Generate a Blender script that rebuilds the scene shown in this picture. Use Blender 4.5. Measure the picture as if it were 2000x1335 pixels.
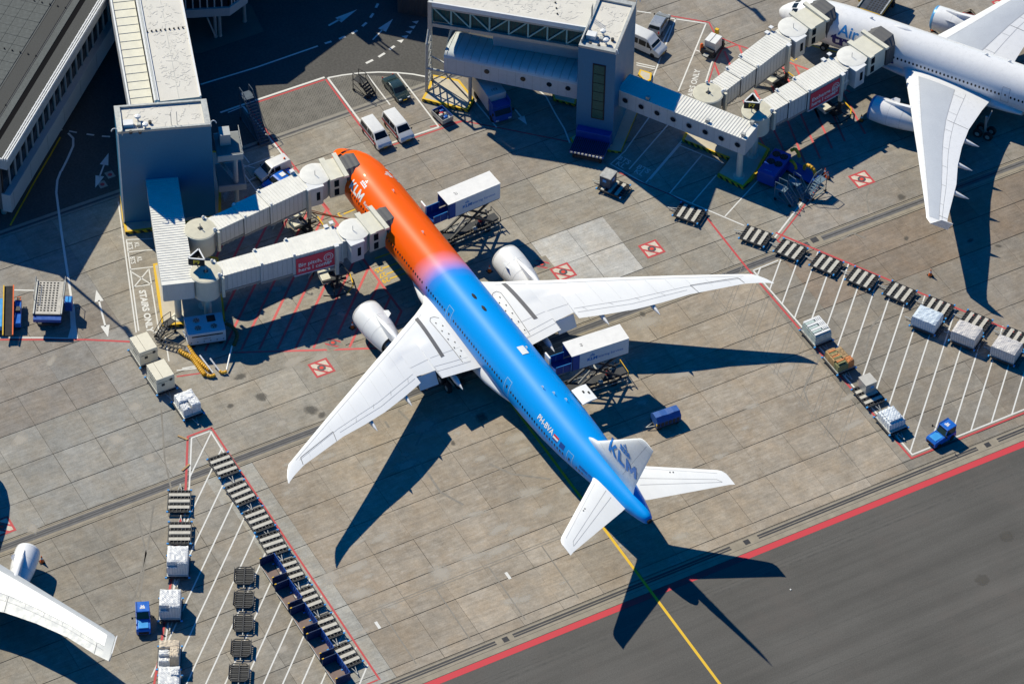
import bpy, bmesh, math, random
from mathutils import Vector, Matrix
rad=math.radians
random.seed(7)
for o in list(bpy.data.objects): bpy.data.objects.remove(o)
scn=bpy.context.scene
COL=scn.collection
# ------------------------------------------------------------------ camera
# world axes: x runs aft along the stand centre line, y along the pier, z up; metres; origin under the airliner's nose
CAM=Vector((340.548,-164.430,354.431)); YAW,PIT,ROLL=rad(150.8917),rad(45.3946),rad(1.0205); FPX=8191.57
fw=Vector((math.cos(YAW)*math.cos(PIT),math.sin(YAW)*math.cos(PIT),-math.sin(PIT)))
r0=fw.cross(Vector((0,0,1))).normalized(); u0=r0.cross(fw)
RT=r0*math.cos(ROLL)+u0*math.sin(ROLL); UP=-r0*math.sin(ROLL)+u0*math.cos(ROLL)
cd=bpy.data.cameras.new('camera'); cam=bpy.data.objects.new('camera',cd); COL.objects.link(cam)
cam.matrix_world=Matrix(((RT.x,UP.x,-fw.x,CAM.x),(RT.y,UP.y,-fw.y,CAM.y),(RT.z,UP.z,-fw.z,CAM.z),(0,0,0,1)))
cd.sensor_fit='HORIZONTAL'; cd.sensor_width=36; cd.lens=FPX/2000*36; cd.clip_start=5; cd.clip_end=6000
scn.camera=cam
def at(px,py,z=0.0):
    """survey: the point at height z seen at photo pixel (px,py)"""
    d=RT*((px-1000)/FPX)-UP*((py-667.5)/FPX)+fw
    t=(z-CAM.z)/d.z
    return CAM+d*t
# ------------------------------------------------------------------ light
SUN_AZ,SUN_EL=rad(193.54),rad(42.46)
w=bpy.data.worlds.new('World'); scn.world=w; w.use_nodes=True
nt=w.node_tree; bg=nt.nodes['Background']
sky=nt.nodes.new('ShaderNodeTexSky'); sky.sky_type='NISHITA'; sky.sun_disc=False
sky.sun_elevation=SUN_EL; sky.sun_rotation=math.pi/2-SUN_AZ; sky.altitude=0; sky.air_density=1.6; sky.dust_density=0.2; sky.ozone_density=4.0
tint=nt.nodes.new('ShaderNodeMix'); tint.data_type='RGBA'; tint.blend_type='MULTIPLY'; tint.inputs[0].default_value=1
tint.inputs[7].default_value=(0.0,0.46,1.0,1)
nt.links.new(sky.outputs[0],tint.inputs[6]); nt.links.new(tint.outputs[2],bg.inputs[0])
bg.inputs[1].default_value=0.075
sl=bpy.data.lights.new('sun','SUN'); sl.energy=5.0; sl.angle=rad(0.5); sl.color=(1,0.935,0.745)
so=bpy.data.objects.new('sun',sl); COL.objects.link(so)
sd=Vector((math.cos(SUN_AZ)*math.cos(SUN_EL),math.sin(SUN_AZ)*math.cos(SUN_EL),math.sin(SUN_EL)))
so.rotation_euler=sd.to_track_quat('Z','Y').to_euler(); so.location=sd*300
vs=scn.view_settings; vs.view_transform='Standard'; vs.look='None'; vs.exposure=0.08; vs.gamma=1.0
scn.render.engine='CYCLES'; scn.cycles.max_bounces=6; scn.cycles.diffuse_bounces=1; scn.cycles.glossy_bounces=2; scn.cycles.transmission_bounces=2
# ------------------------------------------------------------------ mesh builder
class MB:
    def __init__(s): s.v=[]; s.f=[]; s.m=[]; s.mi=0
    def add(s,vs,fs):
        b=len(s.v); s.v+= [tuple(v) for v in vs]
        for f in fs: s.f.append([i+b for i in f]); s.m.append(s.mi)
        return s
    def box(s,x0,x1,y0,y1,z0,z1):
        return s.add([(x0,y0,z0),(x1,y0,z0),(x1,y1,z0),(x0,y1,z0),(x0,y0,z1),(x1,y0,z1),(x1,y1,z1),(x0,y1,z1)],
            [(0,3,2,1),(4,5,6,7),(0,1,5,4),(1,2,6,5),(2,3,7,6),(3,0,4,7)])
    def cbox(s,c,sz): 
        return s.box(c[0]-sz[0]/2,c[0]+sz[0]/2,c[1]-sz[1]/2,c[1]+sz[1]/2,c[2]-sz[2]/2,c[2]+sz[2]/2)
    def prism(s,poly,z0,z1):
        n=len(poly)
        if sum(poly[i][0]*poly[(i+1)%n][1]-poly[(i+1)%n][0]*poly[i][1] for i in range(n))<0: poly=poly[::-1]
        vs=[(p[0],p[1],z0) for p in poly]+[(p[0],p[1],z1) for p in poly]
        return s.add(vs,[list(range(n))[::-1],list(range(n,2*n))]+[(i,(i+1)%n,n+(i+1)%n,n+i) for i in range(n)])
    def sheet(s,poly,z):
        n=len(poly)
        if sum(poly[i][0]*poly[(i+1)%n][1]-poly[(i+1)%n][0]*poly[i][1] for i in range(n))<0: poly=poly[::-1]
        return s.add([(p[0],p[1],z) for p in poly],[list(range(n))])
    def xprism(s,poly,y0,y1,taper=None):
        """profile in (x,z) extruded along y; taper: function z-> inset"""
        n=len(poly); t=taper or (lambda z:0)
        if sum(poly[i][0]*poly[(i+1)%n][1]-poly[(i+1)%n][0]*poly[i][1] for i in range(n))<0: poly=poly[::-1]
        vs=[(p[0],y0+t(p[1]),p[1]) for p in poly]+[(p[0],y1-t(p[1]),p[1]) for p in poly]
        return s.add(vs,[list(range(n)),list(range(n,2*n))[::-1]]+[((i+1)%n,i,n+i,n+(i+1)%n) for i in range(n)])
    def bar(s,a,b,w,h=None):
        h=h or w; a=Vector(a); b=Vector(b); d=(b-a)
        if d.length<1e-6: return s
        d.normalize(); ref=Vector((0,0,1)) if abs(d.z)<.95 else Vector((1,0,0))
        x=d.cross(ref).normalized()*(w/2); y=x.cross(d).normalized()*(h/2)
        return s.add([a-x-y,a+x-y,a+x+y,a-x+y,b-x-y,b+x-y,b+x+y,b-x+y],[(0,1,2,3),(7,6,5,4),(0,4,5,1),(1,5,6,2),(2,6,7,3),(3,7,4,0)])
    def tube(s,a,b,r,r2=None,n=10,cap=True):
        r2=r if r2 is None else r2; a=Vector(a); b=Vector(b); d=(b-a).normalized()
        ref=Vector((0,0,1)) if abs(d.z)<.95 else Vector((1,0,0))
        x=d.cross(ref).normalized(); y=d.cross(x)
        vs=[]
        for p,q in ((a,r),(b,r2)):
            for i in range(n):
                t=2*math.pi*i/n; vs.append(p+x*(math.cos(t)*q)+y*(math.sin(t)*q))
        fs=[(i,(i+1)%n,n+(i+1)%n,n+i) for i in range(n)]
        if cap: fs+=[list(range(n))[::-1],list(range(n,2*n))]
        return s.add(vs,fs)
    def path(s,pts,r,n=6):
        for a,b in zip(pts,pts[1:]): s.tube(a,b,r,n=n)
        return s
    def rings(s,rs,cap=True,closed=True):
        n=len(rs[0]); vs=[p for r in rs for p in r]; fs=[]
        for k in range(len(rs)-1):
            for i in range(n if closed else n-1):
                fs.append((k*n+i,k*n+(i+1)%n,(k+1)*n+(i+1)%n,(k+1)*n+i))
        if cap: fs+=[list(range(n))[::-1],list(range((len(rs)-1)*n,len(rs)*n))]
        return s.add(vs,fs)
    def lathe(s,prof,c=(0,0,0),ax='z',n=24,cap=True):
        """prof: list of (t along axis, r)"""
        rs=[]
        for t,r in prof:
            ring=[]
            for i in range(n):
                a=2*math.pi*i/n; x,y=math.cos(a)*r,math.sin(a)*r
                ring.append((c[0]+x,c[1]+y,c[2]+t) if ax=='z' else ((c[0]+t,c[1]+x,c[2]+y) if ax=='x' else (c[0]+y,c[1]+t,c[2]+x)))
            rs.append(ring)
        return s.rings(rs,cap)
    def wheel(s,x,y,z,r,wd,n=16):
        return s.lathe([(-wd/2,r*.55),(-wd/2,r*.92),(-wd*.35,r),(wd*.35,r),(wd/2,r*.92),(wd/2,r*.55)],(x,y,z),'y',n)
    def build(s,name,mats,parent=None,smooth=False,bevel=0,fix=True):
        me=bpy.data.meshes.new(name); me.from_pydata(s.v,[],s.f)
        for m in (mats if isinstance(mats,(list,tuple)) else [mats]): me.materials.append(m)
        if len(set(s.m))>1:
            for p,i in zip(me.polygons,s.m): p.material_index=i
        if fix:
            bm=bmesh.new(); bm.from_mesh(me); bmesh.ops.recalc_face_normals(bm,faces=bm.faces); bm.to_mesh(me); bm.free()
        if smooth:
            for p in me.polygons: p.use_smooth=True
            try: me.set_sharp_from_angle(angle=rad(smooth if smooth>1 else 40))
            except Exception: pass
        o=bpy.data.objects.new(name,me); COL.objects.link(o)
        if parent is not None: o.parent=parent
        if bevel:
            b=o.modifiers.new('bevel','BEVEL'); b.width=bevel; b.segments=2; b.limit_method='ANGLE'; b.angle_limit=rad(50)
        return o
def tag(o,label,cat,group=None):
    o['label']=label; o['category']=cat
    if group: o['group']=group
    return o
def struct(o): o['kind']='structure'; return o
def thing(name,label,cat,loc=(0,0,0),rz=0.0,group=None):
    o=bpy.data.objects.new(name,None); COL.objects.link(o); o.location=loc; o.rotation_euler=(0,0,rz)
    o.empty_display_size=.5
    return tag(o,label,cat,group)
def dup(root,loc,rz,label,group=None):
    r=root.copy(); COL.objects.link(r); r.location=loc; r.rotation_euler=(0,0,rz); r['label']=label
    if group: r['group']=group
    for ch in list(root.children):
        c=ch.copy(); COL.objects.link(c); c.parent=r
        for gch in ch.children:
            d=gch.copy(); COL.objects.link(d); d.parent=c
    return r
def heading(a,b): return math.atan2(b[1]-a[1],b[0]-a[0])
def inst(mesh,name,parent,loc=(0,0,0),rot=(0,0,0),sc=(1,1,1)):
    o=bpy.data.objects.new(name,mesh); COL.objects.link(o); o.parent=parent; o.location=loc; o.rotation_euler=rot; o.scale=sc; return o
# ------------------------------------------------------------------ materials
MATS={}
def N(nt,t,**k):
    n=nt.nodes.new(t)
    for a,b in k.items(): setattr(n,a,b)
    return n
def mat(name,col,rough=.6,metal=0.,var=.12,scale=1.5,bump=0.,fine=0.05,space='Object',coat=0.,spec=.5,stretch=None,alpha=1,trans=0):
    if name in MATS: return MATS[name]
    m=bpy.data.materials.new(name); m.use_nodes=True; nt=m.node_tree; b=nt.nodes['Principled BSDF']
    L=nt.links.new
    b.inputs['Roughness'].default_value=rough; b.inputs['Metallic'].default_value=metal
    b.inputs['Coat Weight'].default_value=coat; b.inputs['Specular IOR Level'].default_value=spec
    if trans: b.inputs['Transmission Weight'].default_value=trans
    if space=='World':
        g=N(nt,'ShaderNodeNewGeometry'); co=g.outputs['Position']
    else:
        g=N(nt,'ShaderNodeTexCoord'); co=g.outputs['Object']
    if stretch:
        mp=N(nt,'ShaderNodeMapping'); mp.inputs['Scale'].default_value=stretch; L(co,mp.inputs[0]); co=mp.outputs[0]
    n1=N(nt,'ShaderNodeTexNoise'); n1.inputs['Scale'].default_value=scale; n1.inputs['Detail'].default_value=6; n1.inputs['Roughness'].default_value=.65
    n2=N(nt,'ShaderNodeTexNoise'); n2.inputs['Scale'].default_value=scale*14; n2.inputs['Detail'].default_value=3
    L(co,n1.inputs['Vector']); L(co,n2.inputs['Vector'])
    mr=N(nt,'ShaderNodeMapRange'); mr.inputs[1].default_value=.3; mr.inputs[2].default_value=.7; mr.inputs[3].default_value=1-var; mr.inputs[4].default_value=1+var
    L(n1.outputs['Fac'],mr.inputs[0])
    m2=N(nt,'ShaderNodeMapRange'); m2.inputs[1].default_value=.3; m2.inputs[2].default_value=.7; m2.inputs[3].default_value=1-fine; m2.inputs[4].default_value=1+fine
    L(n2.outputs['Fac'],m2.inputs[0])
    mm=N(nt,'ShaderNodeMath',operation='MULTIPLY'); L(mr.outputs[0],mm.inputs[0]); L(m2.outputs[0],mm.inputs[1])
    vm=N(nt,'ShaderNodeVectorMath',operation='SCALE'); vm.inputs[0].default_value=col[:3]; L(mm.outputs[0],vm.inputs['Scale'])
    L(vm.outputs[0],b.inputs['Base Color'])
    rr=N(nt,'ShaderNodeMapRange'); rr.inputs[1].default_value=.3; rr.inputs[2].default_value=.7; rr.inputs[3].default_value=max(.03,rough-.08); rr.inputs[4].default_value=min(1,rough+.1)
    L(n1.outputs['Fac'],rr.inputs[0]); L(rr.outputs[0],b.inputs['Roughness'])
    if bump:
        bp=N(nt,'ShaderNodeBump'); bp.inputs['Strength'].default_value=bump; bp.inputs['Distance'].default_value=.05
        L(n2.outputs['Fac'],bp.inputs['Height']); L(bp.outputs[0],b.inputs['Normal'])
    MATS[name]=m; m.diffuse_color=(*col[:3],1); return m
WHITE=mat('white_paint',(.80,.80,.79),.35,var=.05,coat=.3)
WINGW=mat('wing_white',(.82,.825,.83),.42,var=.018,scale=.5,fine=.012,stretch=(.3,1,1))
WINGG=mat('wing_grey',(.58,.60,.63),.45,var=.04,scale=.6)
CREAM=mat('cream_metal',(.68,.655,.55),.5,var=.07,scale=.9)
BRIDGE=mat('bridge_panel',(.62,.62,.60),.5,var=.08,scale=.7,stretch=(1,1,.25))
BRDGTOP=mat('bridge_roof',(.78,.765,.71),.5,var=.07,scale=.9)
MEMB=mat('roof_membrane',(.66,.63,.57),.7,var=.07,scale=.5,bump=.3)
DARK=mat('dark_metal',(.035,.037,.042),.55,var=.3)
BLACK=mat('black_rubber',(.015,.015,.017),.8,var=.3)
STEEL=mat('steel',(.30,.31,.31),.4,.7,var=.15)
GALV=mat('galvanised',(.42,.43,.42),.5,.35,var=.14,scale=3)
DECK=mat('deck_board',(.52,.49,.43),.7,var=.2,scale=3)
BLUE=mat('blue_paint',(.01,.13,.55),.35,var=.1,coat=.3)
DBLUE=mat('deep_blue_paint',(.004,.07,.33),.4,var=.12)
CARTB=mat('cart_navy',(.008,.03,.10),.5,var=.2)
SKYB=mat('light_blue_paint',(.05,.33,.75),.35,var=.1)
NAVY=mat('navy_tarp',(.012,.03,.10),.6,var=.25,bump=.3)
REDP=mat('red_paint',(.55,.03,.03),.4,var=.1)
ORANGE=mat('orange_paint',(.85,.13,.01),.45,var=.1)
YELLOW=mat('yellow_paint',(.80,.48,.015),.45,var=.12)
GLASS=mat('dark_glass',(.012,.018,.024),.10,var=.2,coat=.0,spec=.35)
CABGLASS=mat('tinted_glass',(.015,.05,.055),.12,var=.2,spec=.35)
HOSE=mat('yellow_hose',(.72,.38,.02),.6,var=.2,scale=5)
TERRW=mat('facade_panel',(.42,.44,.45),.45,var=.05,scale=.3)
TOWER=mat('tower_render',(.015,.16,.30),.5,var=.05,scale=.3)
ROOFG=mat('grey_roof',(.095,.104,.102),.85,var=.22,scale=.35,fine=.18)
ROOFD=mat('dark_roof',(.055,.056,.054),.85,var=.25,scale=.4,fine=.15)
WRAP=mat('shrink_wrap',(.82,.82,.82),.3,var=.22,scale=4,fine=.2,bump=.5)
CARD=mat('cardboard',(.42,.27,.12),.75,var=.3,scale=3)
GREENW=mat('green_wrap',(.50,.60,.57),.4,var=.2,scale=4,fine=.25)
CONT=mat('container_cream',(.72,.67,.54),.55,var=.06)
ALU=mat('aluminium',(.55,.55,.53),.38,.5,var=.12,scale=2)
def netmat(name,col,line,s=3.0):
    """cargo net: crossed cords over a wrapped load"""
    m=bpy.data.materials.new(name); m.use_nodes=True; nt=m.node_tree; b=nt.nodes['Principled BSDF']; L=nt.links.new
    tc=N(nt,'ShaderNodeTexCoord'); mp=N(nt,'ShaderNodeMapping'); mp.inputs['Rotation'].default_value=(0,0,rad(45)); mp.inputs['Scale'].default_value=(s,s,s)
    L(tc.outputs['Object'],mp.inputs[0])
    w1=N(nt,'ShaderNodeTexWave',wave_type='BANDS',bands_direction='X'); w1.inputs['Scale'].default_value=.5; w1.inputs['Distortion'].default_value=1.5; w1.inputs['Detail Scale'].default_value=.6
    w2=N(nt,'ShaderNodeTexWave',wave_type='BANDS',bands_direction='Y'); w2.inputs['Scale'].default_value=.5; w2.inputs['Distortion'].default_value=1.5; w2.inputs['Detail Scale'].default_value=.6
    L(mp.outputs[0],w1.inputs[0]); L(mp.outputs[0],w2.inputs[0])
    mx=N(nt,'ShaderNodeMath',operation='MAXIMUM'); L(w1.outputs['Fac'],mx.inputs[0]); L(w2.outputs['Fac'],mx.inputs[1])
    mr=N(nt,'ShaderNodeMapRange'); mr.inputs[1].default_value=.80; mr.inputs[2].default_value=.95; L(mx.outputs[0],mr.inputs[0])
    no=N(nt,'ShaderNodeTexNoise'); no.inputs['Scale'].default_value=3; L(tc.outputs['Object'],no.inputs[0])
    c0=N(nt,'ShaderNodeMix',data_type='RGBA'); c0.inputs[6].default_value=(*[c*.75 for c in col],1); c0.inputs[7].default_value=(*col,1); L(no.outputs['Fac'],c0.inputs[0])
    c1=N(nt,'ShaderNodeMix',data_type='RGBA'); c1.inputs[7].default_value=(*line,1); L(c0.outputs[2],c1.inputs[6]); L(mr.outputs[0],c1.inputs[0])
    L(c1.outputs[2],b.inputs['Base Color']); b.inputs['Roughness'].default_value=.45
    bp=N(nt,'ShaderNodeBump'); bp.inputs['Strength'].default_value=.6; bp.inputs['Distance'].default_value=.06; L(mr.outputs[0],bp.inputs['Height']); L(bp.outputs[0],b.inputs['Normal'])
    return m
NETW=netmat('net_white',(.90,.90,.90),(.70,.71,.73))
NETB=netmat('net_blue',(.60,.74,.88),(.86,.88,.90))
NETC=netmat('net_cream',(.80,.76,.74),(.55,.52,.50))
NETS=netmat('net_silver',(.86,.89,.92),(.45,.55,.68),2.2)
def concrete(name,world_scale=1.0):
    m=bpy.data.materials.new(name); m.use_nodes=True; nt=m.node_tree; b=nt.nodes['Principled BSDF']; L=nt.links.new
    g=N(nt,'ShaderNodeNewGeometry'); oi=N(nt,'ShaderNodeObjectInfo'); P=g.outputs['Position']
    def noise(s,d=6,r=.65,st=None):
        n=N(nt,'ShaderNodeTexNoise'); n.inputs['Scale'].default_value=s; n.inputs['Detail'].default_value=d; n.inputs['Roughness'].default_value=r
        if st:
            mp=N(nt,'ShaderNodeMapping'); mp.inputs['Scale'].default_value=st; L(P,mp.inputs[0]); L(mp.outputs[0],n.inputs['Vector'])
        else: L(P,n.inputs['Vector'])
        return n.outputs['Fac']
    def rng(x,a,bb,c,d):
        r=N(nt,'ShaderNodeMapRange'); r.inputs[1].default_value=a; r.inputs[2].default_value=bb; r.inputs[3].default_value=c; r.inputs[4].default_value=d; L(x,r.inputs[0]); return r.outputs[0]
    def mul(a,c):
        n=N(nt,'ShaderNodeMath',operation='MULTIPLY'); L(a,n.inputs[0]); L(c,n.inputs[1]); return n.outputs[0]
    big=rng(noise(.09,5),.3,.7,.84,1.16); mid=rng(noise(.7,9,.85),.36,.64,.80,1.20)
    fine=rng(noise(6,5,.8),.32,.68,.84,1.16)
    st=rng(noise(1.0,7,.8,(3.0,.28,1)),.36,.64,.84,1.16)
    k=mul(mul(big,mid),mul(fine,st))
    # pale lime blotches and dark oil spots
    bl=rng(noise(.16,7,.75),.42,.58,0,1); ms=rng(noise(.9,9,.85,(2.2,.5,1)),.50,.64,0,.75); bl=mul(bl,ms)
    oil=rng(noise(.5,6,.7),.66,.82,0,.5)
    rn=rng(oi.outputs['Random'],0,1,.93,1.07); k=mul(k,rn)
    hue=N(nt,'ShaderNodeMix',data_type='RGBA'); hue.blend_type='MULTIPLY'; hue.inputs[7].default_value=(1.03,.94,.83,1); L(rng(noise(.28,6,.7),.42,.64,0,.7),hue.inputs[0]); L(oi.outputs['Color'],hue.inputs[6])
    vm=N(nt,'ShaderNodeVectorMath',operation='SCALE'); L(hue.outputs[2],vm.inputs[0]); L(k,vm.inputs['Scale'])
    c1=N(nt,'ShaderNodeMix',data_type='RGBA'); L(bl,c1.inputs[0]); L(vm.outputs[0],c1.inputs[6]); c1.inputs[7].default_value=(.56,.51,.45,1)
    bl2=N(nt,'ShaderNodeMath',operation='MULTIPLY'); L(bl,bl2.inputs[0]); L(oi.outputs['Alpha'],bl2.inputs[1]); L(bl2.outputs[0],c1.inputs[0])
    c2=N(nt,'ShaderNodeMix',data_type='RGBA'); L(oil,c2.inputs[0]); L(c1.outputs[2],c2.inputs[6]); c2.inputs[7].default_value=(.13,.12,.11,1)
    L(c2.outputs[2],b.inputs['Base Color']); b.inputs['Roughness'].default_value=.85; b.inputs['Specular IOR Level'].default_value=.25
    bp=N(nt,'ShaderNodeBump'); bp.inputs['Strength'].default_value=.25; bp.inputs['Distance'].default_value=.02; L(fine,bp.inputs['Height']); L(bp.outputs[0],b.inputs['Normal'])
    return m
CONC=concrete('apron_concrete')
ISLAND=mat('island_concrete',(.56,.50,.40),.85,var=.12,scale=.6,space='World')
SEAL=mat('joint_sealant',(.055,.052,.048),.9,var=.2,space='World')
def asphalt():
    m=bpy.data.materials.new('taxiway_asphalt'); m.use_nodes=True; nt=m.node_tree; b=nt.nodes['Principled BSDF']; L=nt.links.new
    g=N(nt,'ShaderNodeNewGeometry'); P=g.outputs['Position']
    def noise(s,d,r,st=None):
        n=N(nt,'ShaderNodeTexNoise'); n.inputs['Scale'].default_value=s; n.inputs['Detail'].default_value=d; n.inputs['Roughness'].default_value=r
        if st:
            mp=N(nt,'ShaderNodeMapping'); mp.inputs['Scale'].default_value=st; L(P,mp.inputs[0]); L(mp.outputs[0],n.inputs['Vector'])
        else: L(P,n.inputs['Vector'])
        return n.outputs['Fac']
    def rng(x,a,bb,c,d):
        r=N(nt,'ShaderNodeMapRange'); r.inputs[1].default_value=a; r.inputs[2].default_value=bb; r.inputs[3].default_value=c; r.inputs[4].default_value=d; L(x,r.inputs[0]); return r.outputs[0]
    def mul(a,c):
        n=N(nt,'ShaderNodeMath',operation='MULTIPLY'); L(a,n.inputs[0]); L(c,n.inputs[1]); return n.outputs[0]
    k=mul(mul(rng(noise(.5,6,.7,(1,.04,1)),.34,.66,.86,1.14),rng(noise(.07,5,.6),.3,.7,.88,1.12)),rng(noise(7,4,.8),.35,.65,.82,1.18))
    pk=rng(noise(.12,6,.7),.52,.70,0,.5)
    vm=N(nt,'ShaderNodeVectorMath',operation='SCALE'); vm.inputs[0].default_value=(.108,.103,.096); L(k,vm.inputs['Scale'])
    c=N(nt,'ShaderNodeMix',data_type='RGBA'); L(pk,c.inputs[0]); L(vm.outputs[0],c.inputs[6]); c.inputs[7].default_value=(.128,.112,.102,1)
    L(c.outputs[2],b.inputs['Base Color']); b.inputs['Roughness'].default_value=.9; b.inputs['Specular IOR Level'].default_value=.2
    return m
ASPH=asphalt()
ROAD=mat('road_asphalt',(.095,.092,.088),.9,var=.12,scale=.25,fine=.18,space='World',spec=.2)
TYRE=mat('rubber_mark',(.09,.086,.08),.9,var=.3,scale=1.2,space='World')
FADED=mat('removed_line',(.245,.222,.19),.9,var=.22,scale=1.5,space='World')
LFADED=mat('pale_removed_line',(.36,.33,.29),.9,var=.25,scale=1.5,space='World')
DRAIN=mat('drain_slot',(.03,.03,.036),.6,var=.2,space='World')
DRAINB=mat('drain_band',(.135,.13,.13),.8,var=.3,scale=1.2,space='World')
DRAINC=mat('drain_kerb',(.30,.26,.20),.85,var=.2,scale=.8,space='World')
def worn(name,col,under,thr=.60):
    m=bpy.data.materials.new(name); m.use_nodes=True; nt=m.node_tree; b=nt.nodes['Principled BSDF']; L=nt.links.new
    g=N(nt,'ShaderNodeNewGeometry'); n=N(nt,'ShaderNodeTexNoise'); n.inputs['Scale'].default_value=2.2; n.inputs['Detail'].default_value=8; n.inputs['Roughness'].default_value=.75; L(g.outputs['Position'],n.inputs['Vector'])
    r=N(nt,'ShaderNodeMapRange'); r.inputs[1].default_value=thr; r.inputs[2].default_value=thr+.12; L(n.outputs['Fac'],r.inputs[0])
    c=N(nt,'ShaderNodeMix',data_type='RGBA'); c.inputs[6].default_value=(*col,1); c.inputs[7].default_value=(*under,1); L(r.outputs[0],c.inputs[0]); L(c.outputs[2],b.inputs['Base Color'])
    b.inputs['Roughness'].default_value=.7; return m
PW=worn('line_white',(.70,.69,.66),(.32,.30,.27)); PR=worn('line_red',(.50,.055,.06),(.28,.17,.14)); PY=worn('line_yellow',(.76,.47,.02),(.4,.3,.12),.66)
PRB=worn('line_red_bold',(.57,.035,.05),(.30,.07,.07),.58); PRF=worn('line_red_pale',(.62,.10,.10),(.32,.2,.17),.60)
PB=mat('line_black',(.03,.03,.03),.8,space='World')
def brickmat():
    m=bpy.data.materials.new('block_paving'); m.use_nodes=True; nt=m.node_tree; b=nt.nodes['Principled BSDF']; L=nt.links.new
    g=N(nt,'ShaderNodeNewGeometry'); mp=N(nt,'ShaderNodeMapping'); mp.inputs['Rotation'].default_value=(0,0,rad(45)); L(g.outputs['Position'],mp.inputs[0])
    br=N(nt,'ShaderNodeTexBrick'); br.inputs['Scale'].default_value=1; br.inputs['Brick Width'].default_value=.55; br.inputs['Row Height'].default_value=.28; br.inputs['Mortar Size'].default_value=.035
    br.inputs['Color1'].default_value=(.115,.108,.10,1); br.inputs['Color2'].default_value=(.155,.145,.13,1); br.inputs['Mortar'].default_value=(.20,.19,.165,1)
    L(mp.outputs[0],br.inputs[0]); n=N(nt,'ShaderNodeTexNoise'); n.inputs['Scale'].default_value=.5; n.inputs['Detail'].default_value=6; L(g.outputs['Position'],n.inputs[0])
    r=N(nt,'ShaderNodeMapRange'); r.inputs[1].default_value=.3; r.inputs[2].default_value=.7; r.inputs[3].default_value=.8; r.inputs[4].default_value=1.2; L(n.outputs['Fac'],r.inputs[0])
    vm=N(nt,'ShaderNodeVectorMath',operation='SCALE'); L(br.outputs[0],vm.inputs[0]); L(r.outputs[0],vm.inputs['Scale']); L(vm.outputs[0],b.inputs['Base Color']); b.inputs['Roughness'].default_value=.9
    return m
BRICK=brickmat()
def hazard(name='hazard_stripes',s=2.2):
    m=bpy.data.materials.new(name); m.use_nodes=True; nt=m.node_tree; b=nt.nodes['Principled BSDF']; L=nt.links.new
    g=N(nt,'ShaderNodeNewGeometry'); sx=N(nt,'ShaderNodeSeparateXYZ'); L(g.outputs['Position'],sx.inputs[0])
    a=N(nt,'ShaderNodeMath',operation='ADD'); L(sx.outputs[0],a.inputs[0]); L(sx.outputs[1],a.inputs[1])
    a2=N(nt,'ShaderNodeMath',operation='ADD'); L(a.outputs[0],a2.inputs[0]); L(sx.outputs[2],a2.inputs[1])
    mu=N(nt,'ShaderNodeMath',operation='MULTIPLY'); L(a2.outputs[0],mu.inputs[0]); mu.inputs[1].default_value=.85
    fr=N(nt,'ShaderNodeMath',operation='FRACT'); L(mu.outputs[0],fr.inputs[0])
    gt=N(nt,'ShaderNodeMath',operation='GREATER_THAN'); L(fr.outputs[0],gt.inputs[0]); gt.inputs[1].default_value=.5
    c=N(nt,'ShaderNodeMix',data_type='RGBA'); c.inputs[6].default_value=(.72,.46,.015,1); c.inputs[7].default_value=(.025,.025,.025,1); L(gt.outputs[0],c.inputs[0]); L(c.outputs[2],b.inputs['Base Color']); b.inputs['Roughness'].default_value=.6
    return m
HAZ=hazard()
# ------------------------------------------------------------------ lettering
def text_mesh(txt,size,bold=0.0,extr=0.0,shear=0.0,align='CENTER',space=1.0):
    c=bpy.data.curves.new('t','FONT'); c.body=txt; c.size=size; c.align_x=align; c.align_y='CENTER'; c.offset=bold; c.extrude=extr; c.shear=shear; c.space_character=space; c.resolution_u=3
    o=bpy.data.objects.new('t',c); COL.objects.link(o)
    dg=bpy.context.evaluated_depsgraph_get(); me=bpy.data.meshes.new_from_object(o.evaluated_get(dg)); 
    bpy.data.objects.remove(o); bpy.data.curves.remove(c); return me
def text_obj(name,txt,size,mat_,parent,M,bold=0,extr=0.0,shear=0,sx=1.0,space=1.0):
    me=text_mesh(txt,size,bold,extr,shear,space=space); me.materials.clear(); me.materials.append(mat_); me.name=name
    me.transform(M@Matrix.Diagonal((sx,1,1,1)))
    o=bpy.data.objects.new(name,me); COL.objects.link(o)
    if parent is not None: o.parent=parent
    return o
def frame(origin,xdir,ydir):
    x=Vector(xdir).normalized(); z=x.cross(Vector(ydir)).normalized(); y=z.cross(x)
    return Matrix(((x.x,y.x,z.x,origin[0]),(x.y,y.y,z.y,origin[1]),(x.z,y.z,z.z,origin[2]),(0,0,0,1)))

def stainmat(name,col,amt=.85,ring=False):
    m=bpy.data.materials.new(name); m.use_nodes=True; nt=m.node_tree; b=nt.nodes['Principled BSDF']; L=nt.links.new
    tc=N(nt,'ShaderNodeTexCoord'); ln=N(nt,'ShaderNodeVectorMath',operation='LENGTH'); L(tc.outputs['Object'],ln.inputs[0])
    g=N(nt,'ShaderNodeNewGeometry'); no=N(nt,'ShaderNodeTexNoise'); no.inputs['Scale'].default_value=1.6; no.inputs['Detail'].default_value=7; no.inputs['Roughness'].default_value=.75; L(g.outputs['Position'],no.inputs['Vector'])
    ad=N(nt,'ShaderNodeMath',operation='MULTIPLY_ADD'); L(no.outputs['Fac'],ad.inputs[0]); ad.inputs[1].default_value=-1.5; L(ln.outputs['Value'],ad.inputs[2])
    r=N(nt,'ShaderNodeMapRange'); r.inputs[1].default_value=-.35; r.inputs[2].default_value=.15; r.inputs[3].default_value=amt; r.inputs[4].default_value=0; L(ad.outputs[0],r.inputs[0])
    L(r.outputs[0],b.inputs['Alpha']); b.inputs['Base Color'].default_value=(*col,1); b.inputs['Roughness'].default_value=.8
    return m
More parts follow.
